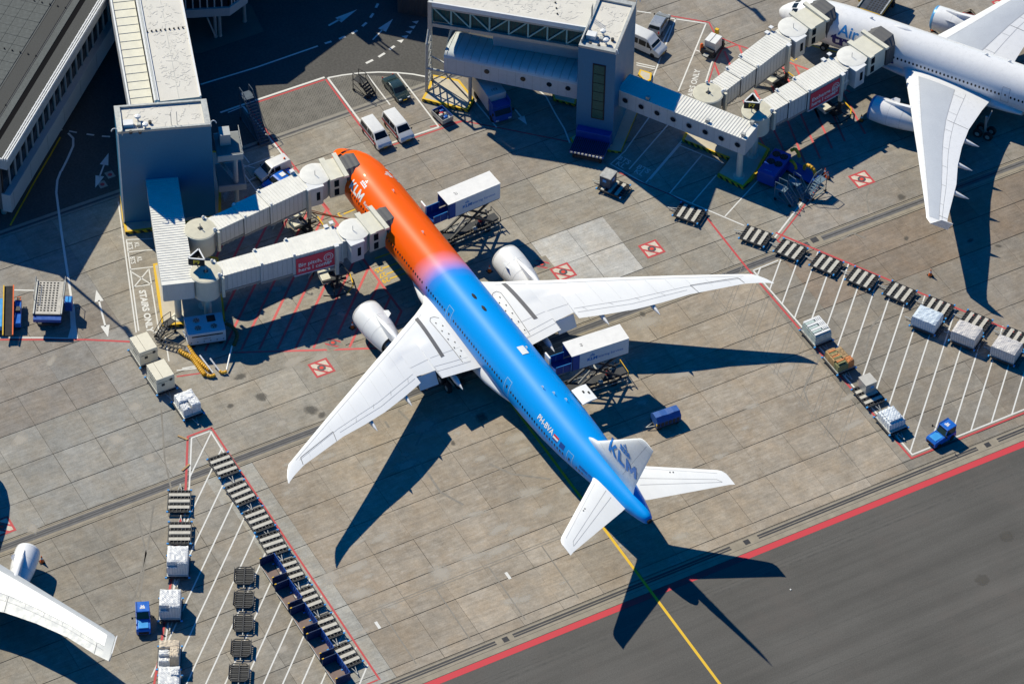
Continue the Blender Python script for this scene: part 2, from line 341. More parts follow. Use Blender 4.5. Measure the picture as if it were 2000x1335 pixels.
# ------------------------------------------------------------------ ground
g=struct(MB().sheet([(-1500,-1500),(1500,-1500),(1500,1500),(-1500,1500)],-.30).build('ground',mat('far_ground',(.24,.22,.19),.9,var=.15,scale=.02,space='World')))
def inview(x,y,m=150):
    d=Vector((x,y,0))-CAM; zc=d.dot(fw); px=1000+FPX*d.dot(RT)/zc; py=667.5-FPX*d.dot(UP)/zc
    return -m<px<2000+m and -m<py<1335+m
um=bpy.data.meshes.new('concrete_slab')
bm=bmesh.new(); bmesh.ops.create_cube(bm,size=1); bmesh.ops.translate(bm,verts=bm.verts,vec=(.5,.5,-.5)); bm.to_mesh(um); bm.free(); um.materials.append(CONC)
UL=[-14.4,-9.3,-4.2,.9,6.0,11.1,16.15,21.3,26.45,31.55,36.2]
VL=[-92.6,-87.2,-81.9,-76.6,-71.3,-66,-60.6,-55.2,-49.9,-44.55,-39.2]+[-39.2+4.99*k for k in range(1,30)]
UL2=[38.3,42.75,47.6,52.6,57.5,62.8,67.7,73.35,74.75]
VL2=[-90.8+5.05*k for k in range(0,12)]+[-36.1,-30.2,-24.2,-19.2]+[-19.2+5.05*k for k in range(1,24)]
rs=random.Random(3)
def tint1(u,v):
    if 20<u<31 and 15<v<25.6: return (.47,.46,.435,.0)          # newer pale slabs
    if v<-34 and u>20: c=(.32,.31,.28)
    elif v<-34: c=(.30,.285,.26) if rs.random()<.6 else (.27,.245,.215)
    elif v>45: c=(.30,.275,.24)
    elif u<12 and v>8: c=(.285,.258,.222)
    else: c=(.33,.305,.258)
    k=(.95+.10*rs.random())*.93; return (c[0]*k,c[1]*k,c[2]*k*1.02,.25)
def tint2(u,v):
    if v<-36: c=(.285,.262,.225); a=.1
    elif v<-30.3: return (.355,.345,.315,0)
    elif v>41 and u<47: c=(.25,.205,.165); a=.15
    elif v>52: c=(.265,.235,.20); a=.1
    elif v>37: c=(.27,.245,.21); a=.25
    else: c=(.345,.298,.242); a=.75
    if u>67 and v<37: c=tuple(x*1.04 for x in c); a=.3
    k=(.94+.12*rs.random())*.93; return (c[0]*k,c[1]*k,c[2]*k,a)
def slabs(parent,ul,vl,tint,skip):
    n=0
    for u0,u1 in zip(ul,ul[1:]):
        for v0,v1 in zip(vl,vl[1:]):
            um_,vm_=(u0+u1)/2,(v0+v1)/2
            if not inview(um_,vm_) or skip(um_,vm_): continue
            gp,gq_=(.05 if rs.random()<.75 else .03),(.030 if rs.random()<.3 else .008); o=inst(um,'concrete_slab',parent,(u0+gp,v0+gq_,rs.uniform(-.004,0)),(0,0,0),(u1-u0-2*gp,v1-v0-2*gq_,.24)); o.color=tint(um_,vm_); n+=1
    return n
apron=struct(MB().sheet([(-15,-100),(36.3,-100),(36.3,120),(-15,120)],-.05).build('apron',SEAL))
n1=slabs(apron,UL,VL,tint1,lambda u,v:(u<-9.4 and v<30))
apron2=struct(MB().sheet([(36.3,-100),(76.9,-100),(76.9,120),(36.3,120)],-.046).build('apron_rear_bay',SEAL))
n2=slabs(apron2,UL2,VL2,tint2,lambda u,v:False)
print('slabs',n1,n2)
# slot drains
def drain(name,u0,u1,slots,parent=None):
    o=struct(MB().box(u0,u1,-100,120,-.25,-.004).build(name,DRAINC))
    for a,b,y0,y1 in slots:
        MB().box(a,b,y0,y1,-.2,-.0005).build('drain_slot',DRAIN,o)
    return o
dch=drain('drainage_channel',36.26,38.24,[(36.40,36.46,-100,120),(36.86,37.02,-100,45.6),(37.18,37.34,-100,45.6),(37.0,37.16,47.5,120),(38.0,38.05,-100,120)])
MB().box(36.66,37.62,-100,45.6,-.2,-.0015).build('channel_cover',DRAINB,dch); MB().box(36.66,37.5,47.5,120,-.2,-.0015).build('channel_cover',DRAINB,dch)
MB().box(36.5,37.3,46.1,47.0,-.2,.004).build('drain_grate',DRAIN,dch)
segs=[(-100,-18.2),(-16,12.0),(15.6,45.2),(48,120)]
dk=drain('drainage_kerb',74.8,76.86,[s for a,b in segs for s in ((75.15,75.42,a,b),(75.52,75.74,a,b))]+[(74.86,74.9,-100,120),(76.1,76.14,-100,120)])
gm=MB().box(-.35,.35,-.35,.35,-.1,.0); 
for k in range(5): gm.box(-.3+.14*k,-.22+.14*k,-.3,.3,0,.012)
for v in (-17.0,14.1,46.6):
    o=gm.build('drain_grate',DRAIN,dk); o.location=(75.5,v,.004)
# taxiway
tx=struct(MB().box(76.9,400,-400,400,-.25,-.006).build('taxiway',ASPH))
def sheet_poly(name,pts,z,m,parent=None):
    o=MB().sheet([(p[0],p[1]) for p in pts],z).build(name,m,parent,fix=False)
    if parent is None: struct(o)
    return o
sheet_poly('painted_line',[(76.93,-150),(77.78,-150),(77.78,150),(76.93,150)],.0,PRB,tx)
for u,wd,v0,v1 in [(80.2,.25,-90,60),(79.2,.12,-90,60),(79.75,.10,-60,45),(95.5,.10,-30,90),(103.2,.12,-10,80),(90.3,.07,-60,30)]:
    sheet_poly('tyre_mark',[(u,v0),(u+wd,v0),(u+wd+.5,v1),(u+.5,v1)],-.002,TYRE,tx)
# road behind the stand
rd=struct(MB().box(-300,-10.5,-300,30,-.26,-.008).build('service_road',ROAD))
rdr=struct(MB().box(-300,-14.45,30,300,-.265,-.012).build('service_road_pier_side',ROAD))
kb=struct(MB().box(-10.49,-9.32,-100,30,-.2,.0).build('drainage_gutter',mat('gutter_concrete',(.27,.25,.215),.85,var=.15,space='World')))
MB().box(-10.05,-9.65,-100,30,-.1,.002).build('drain_slot',DRAINB,kb); MB().box(-9.92,-9.78,-100,30,-.1,.004).build('drain_slot',DRAIN,kb)
bp=[at(475,207),at(636,153),at(700,143),at(760,141),at(822,150),at(835,170),at(700,235),at(530,282)]
sheet_poly('block_paving',[(-17.1,-4.9),(-16.95,7.2),(-15.9,10.5),(-14.0,13.6),(-11.8,16.4),(-10.51,17.7),(-10.51,-4.9)],-.004,BRICK)
# ------------------------------------------------------------------ painted markings (sheets 4 mm above the slabs)
ZM=.006
def strip(pts,wd,m,parent,z=ZM,closed=False,name='painted_line'):
    """a mitred painted stripe along ground points"""
    P=[Vector((p[0],p[1])) for p in pts]; n=len(P); L=[];Rr=[]
    for i in range(n):
        d0=(P[i]-P[i-1]).normalized() if i>0 else (P[1]-P[0]).normalized()
        d1=(P[i+1]-P[i]).normalized() if i<n-1 else d0
        nn=Vector((-d0.y-d1.y,d0.x+d1.x)); nn=nn.normalized() if nn.length>1e-4 else Vector((-d0.y,d0.x))
        k=wd/2/max(.35,nn.dot(Vector((-d0.y,d0.x))))
        L.append(P[i]+nn*k); Rr.append(P[i]-nn*k)
    mb=MB()
    for i in range(n-1): mb.sheet([L[i],L[i+1],Rr[i+1],Rr[i]],z)
    return mb.build(name,m,parent,fix=False)
def px(*q): return [at(a,b) for a,b in q]
def line(q,wd,m,parent=apron,z=ZM): return strip(px(*q),wd,m,parent,z)
def ground_text(txt,p,size,ang,m,parent=apron,sx=1.0,bold=.01,z=ZM+.003):
    return text_obj('painted_lettering',txt,size,m,parent,Matrix.Translation((p[0],p[1],z))@Matrix.Rotation(ang,4,'Z'),bold=bold,sx=sx)
# lead-in line of the stand
strip([(-2,.72),(60,.74),(135,.86)],.32,PY,apron,z=.009)
# left stand: service strip beside the walkway
for q in [((231,394),(266,649)),((247,469),(271,646)),((291,525),(311,651)),((246,468),(298,466)),((250,492),(303,487)),((254,526),(299,521)),((257,531),(295,555)),((290,526),(262,560)),((261,560),(296,555)),((299,650),(327,641)),((322,655),(330,705))]: line(q,.16,PW)
line(((119,334),(112,352),(110,376),(115,415),(120,454),(130,521),(134,546),(150,661)),.28,PW,rd if False else apron,.007)
line(((0,663),(170,663),(255,667)),.28,PR); line(((0,659),(85,659),(150,661)),.2,PW); line(((28,566),(68,567)),.2,PW)
sheet_poly('painted_hatching',px((139,573),(146,600),(150,661),(132,661),(138,640),(136,600)),.008,PW,apron)
line(((356,719),(400,712)),.2,PW); line(((345,735),(395,728)),.2,PR); line(((345,723),(396,717)),.2,PW)
def arrow(a,b,m,parent,wd=.2,hl=1.6,hw=.55,both=False,z=.008):
    a=Vector(a[:2]); b=Vector(b[:2]); d=(b-a).normalized(); nrm=Vector((-d.y,d.x)); mb=MB()
    s0=a+d*hl*.9 if both else a
    mb.sheet([s0-nrm*wd/2,s0+nrm*wd/2,b-d*hl*.9+nrm*wd/2,b-d*hl*.9-nrm*wd/2],z)
    mb.sheet([b,b-d*hl+nrm*hw,b-d*hl-nrm*hw],z)
    if both: mb.sheet([a,a+d*hl+nrm*hw,a+d*hl-nrm*hw],z)
    return mb.build('painted_arrow',m,parent,fix=False)
arrow(at(188,566),at(211,658),PW,apron,.22,2.0,.55,True)
tdir=heading(at(278,575),at(291,640))
ground_text('STAIRS ONLY',at(285,607),1.1,tdir,PW,sx=1.08,bold=.045)
for a_,b_ in (((254,480),(267,478)),((259,508),(272,506))):
    ground_text('BTS',at(*a_),.78,tdir,PW,bold=.02); ground_text('KL',at(*b_),.78,tdir,PW,bold=.02)
sheet_poly('worn_patch',px((292,575),(301,572),(306,640),(294,640)),.004,TYRE,apron) if False else None
# red hatched keep-clear area beside the airliner
B0,B1=at(460,688),at(726,680)
strip([at(455,688),at(460,688),at(600,684),B1,at(745,679)],.3,PRF,apron)
strip([(-.5,-3.66),(3,-3.65),(24.5,-3.63)],.3,PRF,apron)
for k in range(-2,13):
    bx,by=380+(88+152*k)/4.3075,430+1098/4.3075-(k*.9)
    p0=at(bx,by); d=Vector((-1,1)).normalized(); tmax=(-3.65-p0.y)/d.y
    lim={-2:22,-1:25}.get(k,99)
    if k<0: p0=p0+Vector((d.x,d.y,0))*6
    strip([p0,(p0.x+d.x*min(tmax,lim),p0.y+d.y*min(tmax,lim))],.30,PRF,apron,z=.005)
# gate stop bars and numbers
for a,b in [((747,524),(784,511)),((755,535),(792,522)),((762,544),(799,531)),((732,505),(771,491)),((671,418),(703,405))]: line((a,b),.22,PY,z=.010)
nd=heading(at(760,520),at(745,526))
for t,q in [('25',(739,527)),('27',(747,537)),('29',(753,547)),('3',(663,419))]: ground_text(t,at(*q),1.0,nd+rad(0),PY,bold=.025)
# bays in front of the vans
line(((430,220),(493,198),(634,151)),.3,PW,rd,.002); line(((493,203),(633,156)),.25,PR,rd,.004)
line(((636,155),(738,292)),.24,PR,apron,.007); line(((640,152),(741,287),(857,248)),.24,PW,apron,.009); line(((738,293),(866,250),(905,236)),.22,PR,apron,.007)
line(((641,152),(668,147),(700,143),(740,141),(775,142),(806,145),(838,151)),.24,PW,rd,.003)
line(((717,146),(762,205)),.18,PW,rd,.003); line(((776,143),(815,193),(857,248)),.2,PW,apron,.008)
line(((475,208),(535,280),(560,312)),.22,PW,apron,.007); line(((485,208),(540,281),(643,410)),.2,PR,apron,.006)
line(((445,220),(475,208)),.16,PW,rd,.003)
for q in [((475,327),(535,305)),((465,290),(487,318)),((476,338),(510,385)),((487,352),(510,340)),((473,322),(498,328))]: line(q,.14,PW)
ground_text('STAIRS',at(520,363),1.0,heading(at(500,372),at(540,352)),PW,bold=.01)
# road lines
line(((392,165),(500,132),(621,90)),.25,PW,rd,.002)
z7=lambda x,y:(380+x/4.1667,y/4.1667)
for a,b in [((1060,355),(1115,338)),((1175,318),(1228,297)),((1280,275),(1325,248)),((1365,215),(1400,185)),((1430,145),(1455,110)),((1475,65),(1493,30)),((1395,516),(1452,488)),((1497,465),(1548,433)),((1585,405),(1627,375))]: line((z7(*a),z7(*b)),.34,PW,rd,.003)
arrow(at(*z7(1090,210)),at(*z7(1325,78)),PW,rd,.3,3.2,.6); arrow(at(*z7(1450,325)),at(*z7(1615,155)),PW,rd,.2,2.6,.6)
for q in [(1680,335),(1718,300),(1750,262),(1778,222),(1803,182)]:
    c=at(*z7(*q)); MB().sheet([(c.x-.35,c.y-.45),(c.x+.35,c.y-.1),(c.x-.1,c.y+.45)],.003).build('painted_mark',PW,rd,fix=False)
arrow(at(186,367),at(212,299),PW,rd,.2,2.2,.55,True)
for a,b in [((110,251),(122,254)),((135,256),(150,259)),((169,262),(184,264)),((199,266),(215,267))]: line((a,b),.25,PW,rd,.003)
line(((133,260),(143,270),(143,285),(132,310),(120,334)),.28,PW,rd,.003)
line(((118,268),(100,300),(70,350),(20,440)),.2,PY,rd,.002)
for q in [(215,341),(200,360)]:
    c=at(*q); MB().sheet([(c.x-.6,c.y-.5),(c.x+.6,c.y-.5),(c.x+.6,c.y+.5),(c.x-.6,c.y+.5)],.003).build('manhole_plate',LFADED,rd,fix=False); MB().lathe([(0,.28),(.004,.28)],(c.x,c.y,.004),n=12).build('painted_dot',PR,rd)
# bay of dollies at the lower left (45 degree lines)
def clip(p,d,halfs):
    t0,t1=-1e9,1e9
    for (n,c) in halfs:     # n.x<=c
        nd_=n[0]*d[0]+n[1]*d[1]; r=c-(n[0]*p[0]+n[1]*p[1])
        if abs(nd_)<1e-9:
            if r<0: return None
        elif nd_>0: t1=min(t1,r/nd_)
        else: t0=max(t0,r/nd_)
    return (t0,t1) if t1-t0>.8 else None
def halfp(a,b):   # keep left side of a->b
    n=(b[1]-a[1],-(b[0]-a[0])); l=math.hypot(*n); n=(n[0]/l,n[1]/l); return (n,n[0]*a[0]+n[1]*a[1])
def diag(cs,halfs,parent,wd=.17):
    s=math.sqrt(.5)
    for c in cs:
        p=(c/2,c/2); r=clip(p,(s,-s),halfs)
        if r: strip([(p[0]+s*r[0],p[1]-s*r[0]),(p[0]+s*r[1],p[1]-s*r[1])],wd,PW,parent,.007)
LB=[(31.4,-34.7),(31.4,-32.2),(74.2,-32.2),(74.2,-61),(38.4,-38.2)]
diag([-.44+2.85*k for k in range(16)],[halfp(LB[1],LB[0]),((0,1),-32.2),((1,0),74),halfp((60,-52),(38.5,-38.5)) if False else ((-.55,-.835),.835*38.4-.55*38.4)],apron2)
strip([(31.2,-31.95),(74.2,-32.0)],.24,PR,apron2,.008); strip([(31.2,-31.9),(31.2,-35.0),(38.4,-38.65),(60,-52.1),(66,-56)],.26,PR,apron2,.008)
strip([(31.6,-32.35),(31.6,-34.7),(38.4,-38.2),(60,-51.6)],.18,PW,apron2,.009); strip([(31.6,-32.3),(36,-32.4)],.18,PW,apron2,.009)
strip([(74.1,-32.2),(74.1,-36)],.2,PR,apron2,.008)
# bay at the right
RB=[(37.9,37.35),(72.8,37.95),(72.8,80)]
diag([76.2+2.84*k for k in range(26)],[halfp((37.9,37.3),(72.8,38.0)),((1,0),72.8),halfp((61.6,59.8),(36.0,44.1)),halfp((37.9,43),(37.9,37))],apron2)
p_=at(1375,418); strip([(p_.x,p_.y),(37.2,36.75),(73.2,37.6),(73.15,75)],.26,PR,apron2,.0085)
strip([(38.0,37.2),(72.75,38.0),(72.7,75)],.2,PW,apron2,.009); strip([(38.0,37.2),(37.9,40.8)],.18,PW,apron2,.009)
strip([(33.6,43.0),(66.5,62.4)],.26,PR,apron2,.0085)
strip([(73.2,53.5),(76.8,55.2)],.25,PR,apron2,.009)
# faint ghosts of older lines
for k in range(11):
    c=70.6+2.84*k; p=(c/2,c/2); r=clip(p,(.7071,-.7071),[((0,1),37.0),((0,-1),-30.6),((1,0),72)])
    if r:
        for o_ in (-.16,.16): strip([(p[0]+.7071*r[0]+o_,p[1]-.7071*r[0]+o_),(p[0]+.7071*r[1]+o_,p[1]-.7071*r[1]+o_)],.07,FADED,apron2,.004)
for k in range(9):
    c=86+2.84*k; p=(c/2,c/2); r=clip(p,(.7071,-.7071),[halfp((37.9,37.3),(72.8,38.0)),((1,0),72.5),halfp((61.6,59.0),(36.0,43.3))])
    if r: strip([(p[0]+.7071*r[0]+1.4,p[1]-.7071*r[0]),(p[0]+.7071*r[1]+1.4,p[1]-.7071*r[1])],.09,FADED,apron2,.004)
for v in (30.5,30.95): strip([(40,v),(71,v+.5)],.07,FADED,apron2,.0045)
for u,v0,v1 in [(64.8,-30,2),(65.15,-30,2)]: strip([(u,v0),(u,v1)],.1,FADED,apron2,.004)
for v in (-27.3,-20.4,-13.6,-6.8): strip([(65.2,v),(74,v-.1)],.16,FADED,apron2,.004)
for a,b in [((66.5,-28.6),(67.6,-28.6)),((66.8,-12.3),(67.9,-12.3))]: strip([a,b],.35,PW,apron2,.005)
strip([(50,-21.2),(53,-20.0),(56.5,-19.8)],.1,PW,apron2,.004) if False else None
for q in [((825,845),(812,870)),((820,900),(860,960),(905,985)),((760,835),(752,822)),((778,800),(800,822)),((955,905),(1000,925),(1075,935))]: line(q,.28,FADED,apron2,.0035)
# tyre arcs
def arc(c,r,a0,a1,m,parent,wd=.18,n=18,z=.0035):
    strip([(c[0]+r*math.cos(rad(a0+(a1-a0)*k/n)),c[1]+r*math.sin(rad(a0+(a1-a0)*k/n))) for k in range(n+1)],wd,m,parent,z,name='tyre_mark')
ty=mat('faint_rubber',(.235,.215,.185),.9,var=.25,scale=1.0,space='World')
for q in [((315,800),(322,900),(345,1000)),((268,1000),(285,1080),(270,1190),(235,1260)),((300,985),(290,1060),(262,1170)),((1700,360),(1692,385),(1697,415)),((1640,470),(1665,455),(1690,465)),((990,760),(1010,800),(1022,850)),((1600,700),(1570,760),(1580,790)),((1390,700),(1500,712),(1600,690)),((1735,600),(1700,640),(1690,690))]:
    line(q,.2,ty,apron2,.0038)
# fuel hydrant pits
def pit(q,sz=1.35,ang=rad(0),worn_=False,rot=rad(0)):
    c=at(*q); o=struct(MB().sheet([(-sz,-sz),(sz,-sz),(sz,sz),(-sz,sz)],0).build('hydrant_pit_marking',PR if not worn_ else DRAINC,fix=False)); o.location=(c.x,c.y,.011); o.rotation_euler=(0,0,ang)
    s=sz*.78; MB().sheet([(-s,-s),(s,-s),(s,s),(-s,s)],.004).build('painted_square',mat('pit_white',(.62,.55,.45),.8,var=.2,space='World') if not worn_ else FADED,o,fix=False)
    MB().sheet([(-s,-s*.1),(-s,-s*.5),(s*.5,s),(s*.1,s)],.008).build('painted_stripe',PR,o,fix=False); MB().sheet([(s,s*.1),(s,s*.5),(-s*.5,-s),(-s*.1,-s)],.008).build('painted_stripe',PR,o,fix=False)
    MB().lathe([(0,s*.55),(.004,s*.55)],(0,0,.011),n=8).build('pit_cover',mat('pit_cover',(.10,.10,.105),.5,.5),o); MB().lathe([(0,s*.26),(.01,s*.26)],(0,0,.016),n=12).build('painted_dot',mat('pit_red',(.7,.05,.03),.5),o)
for q,wn in [((628,718),0),((1273,486),0),((650,669),1),((1683,350),0),((1962,9),0),((4,1028),0),((1100,531),0),((1058,516),1),((1890,32),1),((1698,160+214),1) if False else ((1893,33),1)]: pit(q,1.25 if not wn else 1.15,rad(0),bool(wn))
# small marks and specks lying on the concrete
sp=stainmat('oil_stain',(.10,.092,.08),.62); spt=stainmat('taxiway_stain',(.075,.072,.07),.35); sp2=stainmat('brown_stain',(.16,.12,.085),.6); sp3=stainmat('pale_stain',(.55,.50,.43),.55)
sqm=bpy.data.meshes.new('stain'); sqm.from_pydata([(-1,-1,0),(1,-1,0),(1,1,0),(-1,1,0)],[],[(0,1,2,3)])
def blotch(q,r,m,ang=0,asp=1.0,z=.0046):
    c=at(*q); me=STM.get(m.name)
    if me is None:
        me=sqm.copy(); me.materials.append(m); STM[m.name]=me
    inst(me,'stain',apron,(c.x,c.y,z),(0,0,ang),(r,r*asp,1))
STM={}
RS=random.Random(21)
for k,(q,r) in enumerate([((510,775),1.3),((450,792),.8),((607,800),1.5),((628,810),1.0),((470,735),1.4),((1255,613),.8),((1895,470),1.0),((1770,465),.8),((1950,480),.9),((1760,385),1.0),((940,815),1.6),((900,745),1.6),((620,850),.9),((885,865),.7)]): blotch(q,r*.72,sp,RS.uniform(0,3),RS.uniform(.5,1))
for k in range(70):
    q=(RS.uniform(540,1700),RS.uniform(560,1250)); c=at(*q)
    if c.x>73 or c.x<10: continue
    blotch(q,RS.uniform(.8,2.6),RS.choice([sp3,sp3,sp3]),rad(90)+RS.uniform(-.2,.2),RS.uniform(.25,.6),.0036+.00001*k)
for k in range(40):
    q=(RS.uniform(0,1100),RS.uniform(420,1300)); blotch(q,RS.uniform(.5,1.8),sp3,RS.uniform(0,3),RS.uniform(.3,1),.0026+.00001*k)
for q in ((1966,1047),(1918,1132)): blotch(q,1.0,sp,0,1,.0018)
litter=mat('litter',(.75,.75,.73),.7)
for k,q in enumerate([(1544,1151)]):
    o=MB().cbox((0,0,.05),(.2,.16,.05)).build('litter',litter,bevel=.02); o.location=at(*q); o.rotation_euler=(0,0,k); tag(o,'scrap of white litter number one'.replace('number one',['on the taxiway near the tail shadow','far right on the taxiway','low on the taxiway','at the bottom edge of the taxiway','beside the orange nose, nearer the paving','beside the orange nose, nearer the jet bridge','on concrete left of the red line by the vans','on concrete just below the parked vans','on the taxiway under the tail fin shadow tip'][k]),'litter')
for k,q in enumerate([(1358,755),(364,860)]):
    o=MB().cbox((0,0,.06),(1.3,.22,.1)).build('wooden_chock',CARD); o.location=at(357 if k==0 else 363,855 if k==0 else 913); o.rotation_euler=(0,0,.6 if k==0 else 1.1+.9); tag(o,['pale wooden plank left of the red painted corner','pale wooden plank lying on the red line'][k],'plank')
# ------------------------------------------------------------------ aircraft
def lerp(a,b,t): return a+(b-a)*t
class Fus:
    """fuselage stations: x, ztop, zbot, half width"""
    def __init__(s,st): s.st=st
    def at(s,x):
        st=s.st
        if x<=st[0][0]: a=b=st[0]; t=0
        elif x>=st[-1][0]: a=b=st[-1]; t=0
        else:
            for a,b in zip(st,st[1:]):
                if a[0]<=x<=b[0]: t=(x-a[0])/(b[0]-a[0]); break
        zt,zb,hw=[lerp(a[i],b[i],t) for i in (1,2,3)]
        return (zt+zb)/2,(zt-zb)/2,hw
    def pt(s,x,th,off=0.0):
        """th measured from the crown, positive to starboard"""
        zc,rz,ry=s.at(x); return Vector((x,(ry+off)*math.sin(th),zc+(rz+off)*math.cos(th)))
    def th_at_z(s,x,z,side):
        zc,rz,ry=s.at(x); return side*math.acos(max(-1,min(1,(z-zc)/rz)))
    def mesh(s,name,m,parent,n=64,step=.6):
        xs=[]; x=s.st[0][0]
        L=s.st[-1][0]
        while x<L:
            xs.append(x); x+= .2 if x<4 else (.4 if x<12 or x>L-6 else step)
        xs.append(L); mb=MB(); mb.rings([[s.pt(x,2*math.pi*k/n) for k in range(n)] for x in xs]); return mb.build(name,m,parent,smooth=60)
    def patch(s,x0,x1,t0,t1,off,name,m,parent,nx=4,nt=4,skew=0):
        mb=MB(); mb.rings([[s.pt(lerp(x0,x1,i/nx)+skew*j/nt,lerp(t0,t1,j/nt),off) for j in range(nt+1)] for i in range(nx+1)],cap=False,closed=False)
        return mb.build(name,m,parent,fix=False,smooth=60)
    def wrap(s,me,x0,z0,side,off,name,m,parent,maxlen=.3):
        """wrap a flat lettering mesh (x along the aircraft, y up) on the skin; side -1 port, +1 starboard"""
        bm=bmesh.new(); bm.from_mesh(me); bmesh.ops.triangulate(bm,faces=bm.faces)
        for _ in range(5):
            es=[e for e in bm.edges if e.calc_length()>maxlen]
            if not es: break
            bmesh.ops.subdivide_edges(bm,edges=es,cuts=1); bmesh.ops.triangulate(bm,faces=bm.faces)
        for v in bm.verts:
            x=x0+v.co.x*(1 if side<0 else -1)
            zc,rz,ry=s.at(x); th0=s.th_at_z(x,z0,side); th=th0-side*v.co.y/((rz+ry)/2)
            v.co=s.pt(x,th,off)
        m2=bpy.data.meshes.new(name); bm.to_mesh(m2); bm.free(); m2.materials.append(m)
        o=bpy.data.objects.new(name,m2); COL.objects.link(o); o.parent=parent; return o
class Wing:
    """stations: y, xLE, xTE, z(mid), thickness ratio"""
    def __init__(s,st,side): s.st=st; s.sd=side
    @staticmethod
    def yt(t,x): return 5*t*(.2969*math.sqrt(max(0,x))-.126*x-.3516*x*x+.2843*x**3-.1015*x**4)
    def at(s,y):
        st=s.st; y=max(st[0][0],min(st[-1][0],y))
        for a,b in zip(st,st[1:]):
            if a[0]<=y<=b[0] and b[0]>a[0]: t=(y-a[0])/(b[0]-a[0]); return [lerp(a[i],b[i],t) for i in range(1,5)]
    def top(s,y,x,off=.012):
        le,te,z,t=s.at(y); c=te-le; u=max(0,min(1,(x-le)/c)); return Vector((x,s.sd*y,z+(s.yt(t,u)*1.1)*c+off))
    def build(s,name,m,parent,nn=14):
        mb=MB(); rs_=[]
        us=[(1-math.cos(math.pi*k/nn))/2 for k in range(nn+1)]
        for (y,le,te,z,t) in s.st:
            c=te-le; ring=[(le+u*c,s.sd*y,z+1.1*s.yt(t,u)*c) for u in us[::-1]]+[(le+u*c,s.sd*y,z-.9*s.yt(t,u)*c) for u in us[1:-1]]
            rs_.append(ring)
        mb.rings(rs_); return mb.build(name,m,parent,smooth=35)
    def stripe(s,pts,wd,m,parent,name='panel_line',off=.015,n=10):
        """thin strip along (y,x) polyline on the upper skin"""
        mb=MB()
        for (y0,x0),(y1,x1) in zip(pts,pts[1:]):
            d=Vector((y1-y0,x1-x0)); nr=Vector((-d.y,d.x)).normalized()*(wd/2)
            a=[];b=[]
            for k in range(n+1):
                y,x=lerp(y0,y1,k/n),lerp(x0,x1,k/n); a.append(s.top(y+nr.x,x+nr.y,off)); b.append(s.top(y-nr.x,x-nr.y,off))
            mb.rings([[p,q] for p,q in zip(a,b)],cap=False,closed=False)
        return mb.build(name,m,parent,fix=False)
    def plate(s,quad,m,parent,name,off=.014,n=8):
        """quad of (y,x): a,b,c,d"""
        mb=MB(); a,b,c,d=quad; rows=[]
        for i in range(n+1):
            t=i/n; p=(lerp(a[0],d[0],t),lerp(a[1],d[1],t)); q=(lerp(b[0],c[0],t),lerp(b[1],c[1],t))
            rows.append([s.top(lerp(p[0],q[0],k/n),lerp(p[1],q[1],k/n),off) for k in range(n+1)])
        mb.rings(rows,cap=False,closed=False); return mb.build(name,m,parent,fix=False,smooth=50)
def crown(R=1.0):
    """royal crown emblem: bar, four discs and a small cross of dots, as flat polygons"""
    mb=MB()
    mb.sheet([(-R*1.05,-.12*R),(R*1.05,-.12*R),(R*1.05,.12*R),(-R*1.05,.12*R)],0)
    def disc(x,y,r,n=12): mb.sheet([(x+r*math.cos(6.2832*k/n),y+r*math.sin(6.2832*k/n)) for k in range(n)],0)
    for x in (-.78,-.27,.27,.78): disc(x*R,(.48 if abs(x)<.5 else .42)*R,.25*R)
    disc(0,.98*R,.15*R); disc(-.26*R,.98*R,.13*R); disc(.26*R,.98*R,.13*R); disc(0,1.27*R,.13*R)
    me=bpy.data.meshes.new('crown'); me.from_pydata(mb.v,[],mb.f); return me
def block_klm(w,h):
    """bold block capitals of the airline name, centred, as flat polygons"""
    P=[]
    def add(x,*polys):
        for q in polys: P.append([(x+a,b) for a,b in q])
    add(0,[(0,0),(.30,0),(.30,1),(0,1)],[(.30,.38),(.78,1),(1.14,1),(.66,.50),(.30,.20)],[(.45,.47),(.66,.52),(1.18,0),(.80,0),(.44,.36)])
    add(1.30,[(0,0),(.30,0),(.30,1),(0,1)],[(.30,0),(.92,0),(.92,.26),(.30,.26)])
    add(2.36,[(0,0),(.29,0),(.29,1),(0,1)],[(1.03,0),(1.32,0),(1.32,1),(1.03,1)],[(.29,1),(.29,.52),(.66,.08),(.66,.50)],[(1.03,1),(.66,.50),(.66,.08),(1.03,.52)])
    mb=MB(); sx,sy=w/3.68,h
    for q in P: mb.sheet([((a-1.84)*sx,(b-.5)*sy) for a,b in q],0)
    me=bpy.data.meshes.new('klm'); me.from_pydata(mb.v,[],mb.f); return me
